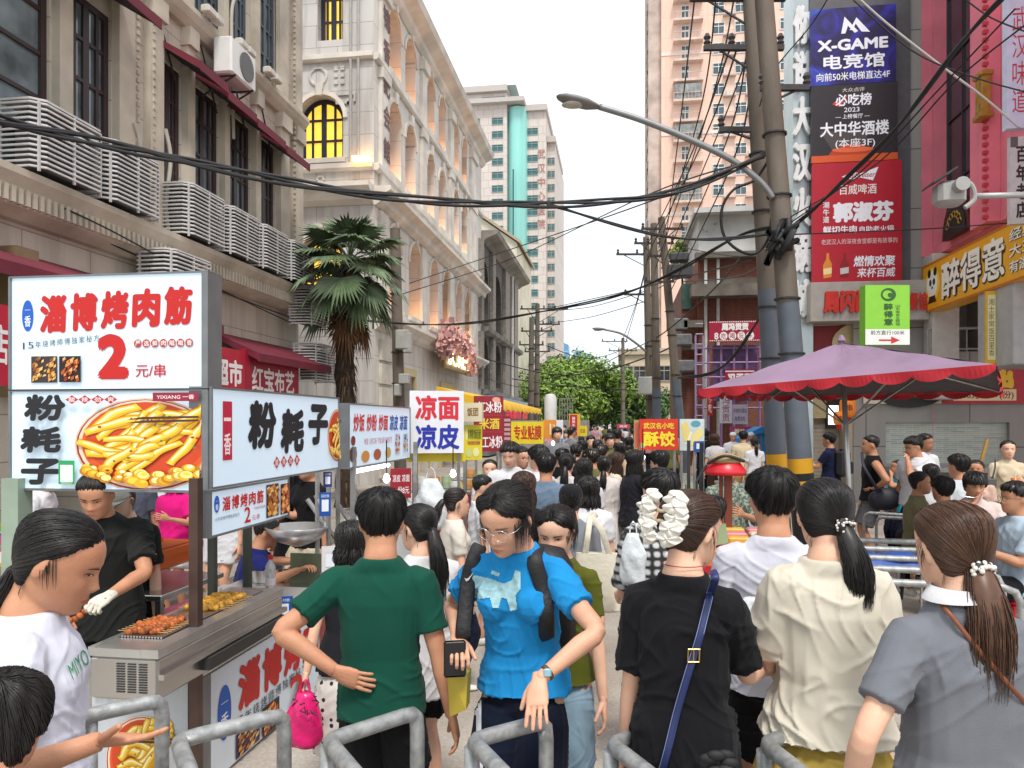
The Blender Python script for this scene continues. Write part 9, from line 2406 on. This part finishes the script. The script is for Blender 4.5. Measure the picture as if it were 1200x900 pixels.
I=PEOPLE['polo'];pts=press(I,'top',[(1098,702),(1108,714),(1120,728),(1135,747),(1150,765),(1165,782),(1180,800),(1198,820),(1215,838)],2.0,.010)
o=band(pts,.006,.003,M('tan_leather','#7a4326',.5),'bag_strap',None,toward(pts[1]));tag(o,'thin tan bag strap across the back of the grey polo shirt','strap')
N_=I['N'];Rr_=I['rt'];U_=I['up'];Fw=I['fwd']
mb=MB();k=I['H'];n=30;A=[];B=[]
for q in range(n+1):
 a=math.pi*2*q/n;rr=.044*k;p=N_+Rr_*(math.cos(a)*rr*1.02)+Fw*(math.sin(a)*rr)
 A.append(p+U_*(.026*k));B.append(p+Rr_*(math.cos(a)*.012*k)+Fw*(math.sin(a)*.012*k)+U_*(.010*k-.007*k*abs(math.cos(a))))
mb.add(A+B+[p+(p-N_).normalized()*-.004 for p in A],[(q,q+1,n+1+q+1,n+1+q)for q in range(n)]+[(2*n+2+q,2*n+3+q,q+1,q)for q in range(n)])
mb.build('collar',f('collar_white','#cfcfd2'),I['root'],True,world=False)
def plastic(label,c,w_,h,mat,seed,handles=True):
 t=T('plastic_bag',label,'bag',c-Vector((0,0,h/2)));rnd=random.Random(seed);mb=MB();rgs=[]
 for q in range(13):
  u=q/12;prof=(.42+.58*min(1,(1-u)*2.4))if u>.12 else(.82+1.5*u)
  rgs.append([c+Vector((w_/2*prof*math.cos(a)*(1+.10*math.sin(3*a+q*.8+seed)+.05*math.sin(7*a+q)),w_*.33*prof*math.sin(a)*(1+.12*math.sin(4*a+q*1.1)),-h/2+h*u))for a in np.linspace(0,2*np.pi,28,endpoint=False)])
 mb.rings(rgs);mb.build('bag_body',mat,t,True)
 if handles:
  for sg in(-1,1):
   hb=MB();hb.tube(catmull([c+Vector((sg*w_*.14,0,h*.46)),c+Vector((sg*w_*.10,.01,h*.64)),c+Vector((0,.0,h*.72))],5),[(.012,.004)]*11,6,side=(0,1,0));hb.build('handle',mat,t,True)
 return t
PLW=M('thin_white_plastic','#cdd3d6',.35,var=.15,vs=14,bump=.4,bs=22,spec=.5)
plastic('white plastic bag held up between the woman in black and the cream blouse',W(884,727,2.62),.15,.16,PLW,3,False)
mb=MB();c=W(882,752,2.62);mb.lathe([(.045,-.05),(.052,.0),(.05,.02)],c,18);tag(mb.build('drink_cup',M('pale_green_cup','#c7d3bd',.4),None,True),'pale green cup inside the white plastic bag held by the women','cup')
bag=plastic('hot pink plastic bag with black cartoon-like scribbles held by the polka dot woman',W(357,842,3.5),.17,.25,M('pink_plastic','#d6186c',.3,var=.12,vs=10,bump=.4,bs=18),5)
bag['label']='hot pink plastic bag held by the woman in the polka dot skirt'
mb=MB();rnd=random.Random(7)
for q in range(7):
 c=W(346+rnd.uniform(0,24),832+rnd.uniform(-14,34),3.42);mb.tube([c+Vector((rnd.gauss(0,.012),0,rnd.gauss(0,.012)))for _ in range(4)],.003,5)
mb.build('print',BLACK,bag)
plastic('white plastic bag hanging at the side of the plaid shirt',W(742,655,3.75),.13,.26,PLW,9)
plastic('small white plastic bag in the street beside the plaid shirt woman',W(736,702,4.6),.1,.2,PLW,11)
plastic('white carrier bag hanging under the cold noodle board',W(505,590,7.4),.34,.5,PLW,13)
plastic('second white carrier bag hanging beside the tube light stall',W(470,600,7.0),.22,.4,PLW,15)
I=PEOPLE['blue']
bp=T('backpack','black backpack with a white tick mark on its strap, worn by the woman in blue','backpack',local(I,I['C']))
BKP=M('black_nylon',(.010,.010,.012),.6,var=.15,bump=.25,bs=60)
for pix in([(556,655),(549,680),(546,710),(543,745)],[(626,655),(636,690),(640,720),(641,745)]):
 p=press(I,'top',pix,2.4,.006);band([p[0]+Vector((0,.10,.03))]+p+[p[-1]+Vector((0,.08,-.03))],.030,.010,BKP,'shoulder_strap',bp,toward(p[1]))
p=press(I,'top',[(549,676)],2.4,.022)[0];mb=MB();r_=Vector((CT,ST,0));u_=Vector((0,-.25,1)).normalized()
sw_=[(-.016,-.004),(-.010,-.018),(.0,-.014),(.022,.022),(.0,-.004),(-.009,-.008)]
mb.poly([p+r_*x_+u_*y_ for x_,y_ in sw_],toward(p)*.001);mb.build('tick_mark',M('white_print','#d9d9d9',.5),bp)
cb=I['Mw']@(I['C']-I['fwd']*(.150*I['H'])-I['up']*.11);mb=MB();q=I['Mw'].to_3x3();ax=[(q@v).normalized()for v in(I['rt'],I['fwd'],I['up'])]
rgs=[]
for z_,sx_,sy_ in((-.22,.10,.05),(-.20,.145,.075),(-.05,.155,.09),(.12,.15,.08),(.19,.12,.06),(.21,.06,.03)):rgs.append([cb+ax[2]*z_+ax[0]*(sx_*math.copysign(abs(math.cos(a))**.6,math.cos(a)))+ax[1]*(sy_*math.copysign(abs(math.sin(a))**.6,math.sin(a)))for a in np.linspace(0,2*np.pi,24,endpoint=False)])
mb.rings(rgs);mb.build('pack',BKP,bp,True)
def print_pix(info,key,outlines,name,mats,off=.003,step=3.0):
 me=info['objs'][key].data;bv=BVHTree.FromPolygons([v.co.copy()for v in me.vertices],[tuple(p.vertices)for p in me.polygons]);inv=info['Mw'].inverted();mb=MB();a=inv@Vector((0,0,CAMH))
 for mi,pts in outlines:
  V,F=grid_poly(pts,Vector((0,0,0)),Vector((1,0,0)),Vector((0,1,0)),step);out=[];ok=[]
  for v in V:
   b=inv@W(v.x,v.y,6);dr=(b-a).normalized();h=bv.ray_cast(a,dr);ok.append(h[0]is not None);out.append((h[0]-dr*(off+.0006*mi))if h[0]is not None else Vector((0,0,0)))
  mb.mat(mi).add(out,[q for q in F if all(ok[i]for i in q)])
 return mb.build(name,mats,info['root'],True,world=False)
print_pix(I,'top',[(0,[(548,684),(556,674),(575,678),(590,684),(600,680),(604,668),(610,670),(610,690),(604,698),(606,714),(598,716),(594,702),(588,700),(584,712),(577,712),(574,700),(562,702),(551,700)]),(0,[(577,668),(586,672),(584,676),(575,672)])],'whale_print',[M('print_pale','#9cc4cc',.8,var=.25,vs=40)],step=.9)
E_,Wr=I['arms'][-1][1],I['arms'][-1][2];d=(Wr-E_).normalized();c=Wr-d*.035
wt=T('wrist_watch','small square watch with pale blue face on the wrist of the woman in blue','watch',local(I,c))
mb=MB();u_=d.orthogonal().normalized();v_=d.cross(u_);mb.tube([local(I,c+(u_*math.cos(a)*.028+v_*math.sin(a)*.024))for a in np.linspace(0,2*np.pi,20,endpoint=False)],[(.008,.003)]*20,6,close=True,side=(I['Mw'].to_3x3()@d));mb.build('watch_band',M('brown_band','#5d4630',.5),wt,True)
mb=MB();pc=local(I,c);n=toward(pc);mb.bbox(pc+n*.026,(.026,.012,.028),.004,TH);mb.build('watch_face',M('watch_face','#8fb4c0',.2),wt)
try:
 I2=I;o=I['objs']['bottom']
 print_pix(I,'bottom',[(0,[(556,776),(563,776),(566,900),(558,900)])],'hanging_belt',[M('pale_belt','#c7cbd6',.7)],.008,2.0)
 st=[(600+(10 if q%2 else 4)*math.cos(q*.2618*1.0),810+(10 if q%2 else 4)*math.sin(q*.2618))for q in range(24)]
 print_pix(I,'bottom',[(0,st)],'sun_print',[M('sun_gold','#c98a2c',.7)],.004,1.0)
except Exception as e:print('print',e)
c=W(537,785,2.7);mb=MB();mb.poly([W(524,782,2.72),W(548,790,2.70),W(546,832,2.70),W(527,840,2.74)],(0,.07,0));tag(mb.build('paper_bag',M('yellow_paper','#b8a23c',.6,var=.15)),'small yellow paper bag hanging from the hand of the woman in blue','bag')
mb=MB();mb.bbox(W(533,772,2.66),(.08,.014,.13),.006,.3);tag(mb.build('phone',M('phone_black',(.01,.01,.012),.25)),'black phone in the lowered hand of the woman in blue','phone')
I=PEOPLE['nearwhite']
def letters_pix(info,key,text,quad,name,mat):
 v,fcs,sz=glyphs(text,0.0);me=info['objs'][key].data;bv=BVHTree.FromPolygons([q.co.copy()for q in me.vertices],[tuple(p.vertices)for p in me.polygons]);inv=info['Mw'].inverted();a=inv@Vector((0,0,CAMH));out=[];ok=[]
 (x0,y0),(x1,y1),(x2,y2)=quad
 for x_,y_ in v:
  px=x0+(x1-x0)*x_+(x2-x0)*y_;py=y0+(y1-y0)*x_+(y2-y0)*y_;dr=((inv@W(px,py,6))-a).normalized();h=bv.ray_cast(a,dr);ok.append(h[0]is not None);out.append(h[0]-dr*.009 if h[0]is not None else Vector((0,0,0)))
 mb=MB();mb.add(out,[q for q in fcs if all(ok[i]for i in q)]);mb.build(name,mat,info['root'],False,world=False)
letters_pix(I,'top','MIYO',((86,797),(106,776),(79,780)),'green_lettering',M('green_print','#1c8a55',.7))
I=PEOPLE['tote'];cl=W(700,680,4.85);t=T('tote_bag','cream canvas tote bag on the shoulder of the woman in pink trousers','bag',cl-Vector((0,0,.2)))
CV=M('canvas_cream','#c9c2b0',.85,var=.15,vs=8,bump=.3,bs=20)
mb=MB();rgs=[]
for u,w_,d_ in((0,.13,.05),(.04,.17,.065),(.4,.165,.06),(.8,.15,.05),(1,.14,.04)):rgs.append([cl+Vector((w_*math.copysign(abs(math.cos(a))**.6,math.cos(a)),d_*math.sin(a),-.2+.38*u))for a in np.linspace(0,2*np.pi,22,endpoint=False)])
mb.rings(rgs);mb.build('bag_body',CV,t,True,auto=50)
sp_=W(692,607,4.92);band([cl+Vector((-.08,-.03,.17)),cl+Vector((-.06,-.05,.3)),sp_+Vector((0,-.04,0)),sp_+Vector((.02,.06,.02))],.02,.003,CV,'handle',t,(0,-1,0));band([cl+Vector((.08,-.03,.17)),cl+Vector((.03,-.05,.33)),sp_+Vector((.02,-.04,0)),sp_+Vector((.04,.06,.02))],.02,.003,CV,'handle',t,(0,-1,0))
mb=MB();put_text(mb,'A',cl+Vector((-.02,-.0665,-.08)),(1,0,0),(0,0,1),.05,.06,.0);mb.build('print',BLACK,t)
I=PEOPLE['tank'];hb=local(I,I['Pv']+Vector((.17,.02,.02)));t=T('hip_bag','large dark navy bag slung at the hip of the tank top man','bag',hb)
mb=MB();c=W(1037,585,9.1);mb.ball(c,(.20,.10,.14),16,10);mb.build('bag_body',M('navy_nylon',(.014,.015,.026),.6),t,True)
band([c+Vector((-.1,-.08,.1)),W(1020,560,9.0),W(1012,545,9.05),W(1010,530,9.2)],.018,.005,M('navy_nylon',(.014,.015,.026),.6),'strap',t,(0,-1,0))
I=PEOPLE['packman'];c=local(I,I['C']-I['fwd']*(.12*I['H']));t=T('backpack','black backpack with side pockets on the man in dark blue','backpack',c)
mb=MB();mb.bbox(c-Vector((0,0,.04)),(.30,.2,.46),.06,I['root'].rotation_euler[2]);mb.build('pack',BKP,t,True,auto=40)
mb=MB();mb.bbox(c+(I['Mw'].to_3x3()@Vector((0,-.12,-.12))),(.22,.06,.2),.02,I['root'].rotation_euler[2]);mb.build('pocket',BKP,t)
I=PEOPLE['drink'];c=W(1171,580,8.9);t=T('handbag','small grey handbag with a thin strap on the woman in the cream blouse','bag',c);c=W(1158,567,8.95)
mb=MB();mb.bbox(c,(.17,.1,.17),.03);mb.build('bag_body',M('grey_leather','#4d4f50',.4),t);band([c+Vector((.03,-.04,.08)),W(1166,548,8.95),W(1166,538,9.0)],.01,.003,BLACK,'strap',t,(0,-1,0))
c=W(1189,565,8.85);mb=MB();mb.lathe([(.03,-.07),(.042,.05),(.0,.05)],c,14);t=T('drink_cup','orange iced drink held by the woman in the cream blouse','cup',c);mb.build('cup_body',M('orange_drink','#c9702c',.25,var=.2,vs=20),t,True);mb=MB();mb.tube([c+Vector((0,0,.04)),c+Vector((.02,0,.14))],.005,6);mb.build('straw',M('white_straw','#d9d9d6',.4),t)
I=PEOPLE['smoker'];p0=local(I,I['Mh']@Vector((-.01,.105,-.065)));mb=MB();mb.cyl(p0,p0+(I['Mw'].to_3x3()@(I['Mh'].to_3x3()@Vector((-.03,.07,-.01)))),.004,8);tag(mb.build('cigarette',M('cigarette_white','#d6d2ca',.7)),'white cigarette at the mouth of the man in glasses','cigarette')
I=PEOPLE['d6'];p0=local(I,I['Mh']@Vector((.0,.11,-.068)));mb=MB();mb.tube([p0,p0+Vector((-.05,-.03,-.01)),p0+Vector((-.12,-.02,.0))],[.006,.004,.004],6);tag(mb.build('spoon',M('steel_spoon',(.6,.6,.6),.25,metal=.9)),'spoon in the mouth of the eating boy','spoon')
c=W(1152,533,9.6);mb=MB();mb.box(c,(.035,.03,.42),rot=Matrix.Rotation(R(14),3,'Y'));tag(mb.build('wooden_handle',M('broom_wood','#a8823c',.6)),'upright wooden handle leaning on the mosaic counter','handle')
mb=MB();mb.tube(catmull([W(1204,548,9),W(1192,533,9),W(1185,528,9)],4),.012,6);
I=PEOPLE['cook'];E_,Wr=I['arms'][-1][1],I['arms'][-1][2];d=(Wr-E_).normalized()
hv,hf=hand_mesh('grip',True);F_=d;pal=Vector((.3,-.2,-1));pn=(pal-F_*pal.dot(F_)).normalized();Tn=-F_.cross(pn);mt=np.array([[Tn.x,F_.x,-pn.x],[Tn.y,F_.y,-pn.y],[Tn.z,F_.z,-pn.z]])
cen=hv.mean(0);gv=((hv-cen)*1.13+cen)@mt.T+np.array(Wr);mb=MB();mb.add([tuple(v)for v in gv],[tuple(reversed(q))for q in hf]);mb.tube([Wr-d*.05,Wr-d*.02,Wr+d*.02],[.026,.027,.028],16);mb.build('glove',f('glove_white','#cfcabc'),I['root'],True,world=False)
c=local(I,Wr+d*.06);rnd=random.Random(3);mb=MB();dv=Vector((-.18,-.05,-.13))
for q in range(9):mb.ball(c+dv*(q/8)+Vector((0,0,rnd.gauss(0,.004))),(.02,.016,.016),7,5)
o=T('meat_skewers','glazed brown skewer held in the cook\'s white glove','skewers',c);mb.build('meat',M('grilled_meat','#a8571f',.5),o,True);mb=MB();mb.tube([c-dv*.15,c+dv*1.15],.0025,5);mb.build('stick',M('bamboo','#b08d57',.7),o)
I=PEOPLE['claw'];mb=MB();mb.tube([I['N']+I['rt']*(math.cos(a)*.041*I['H'])+I['fwd']*(math.sin(a)*.040*I['H'])+I['up']*(.020*I['H'])for a in np.linspace(0,2*np.pi,28,endpoint=False)],.0016,5,close=True);mb.build('necklace',M('red_cord','#a01c2c',.6),I['root'],True,world=False)
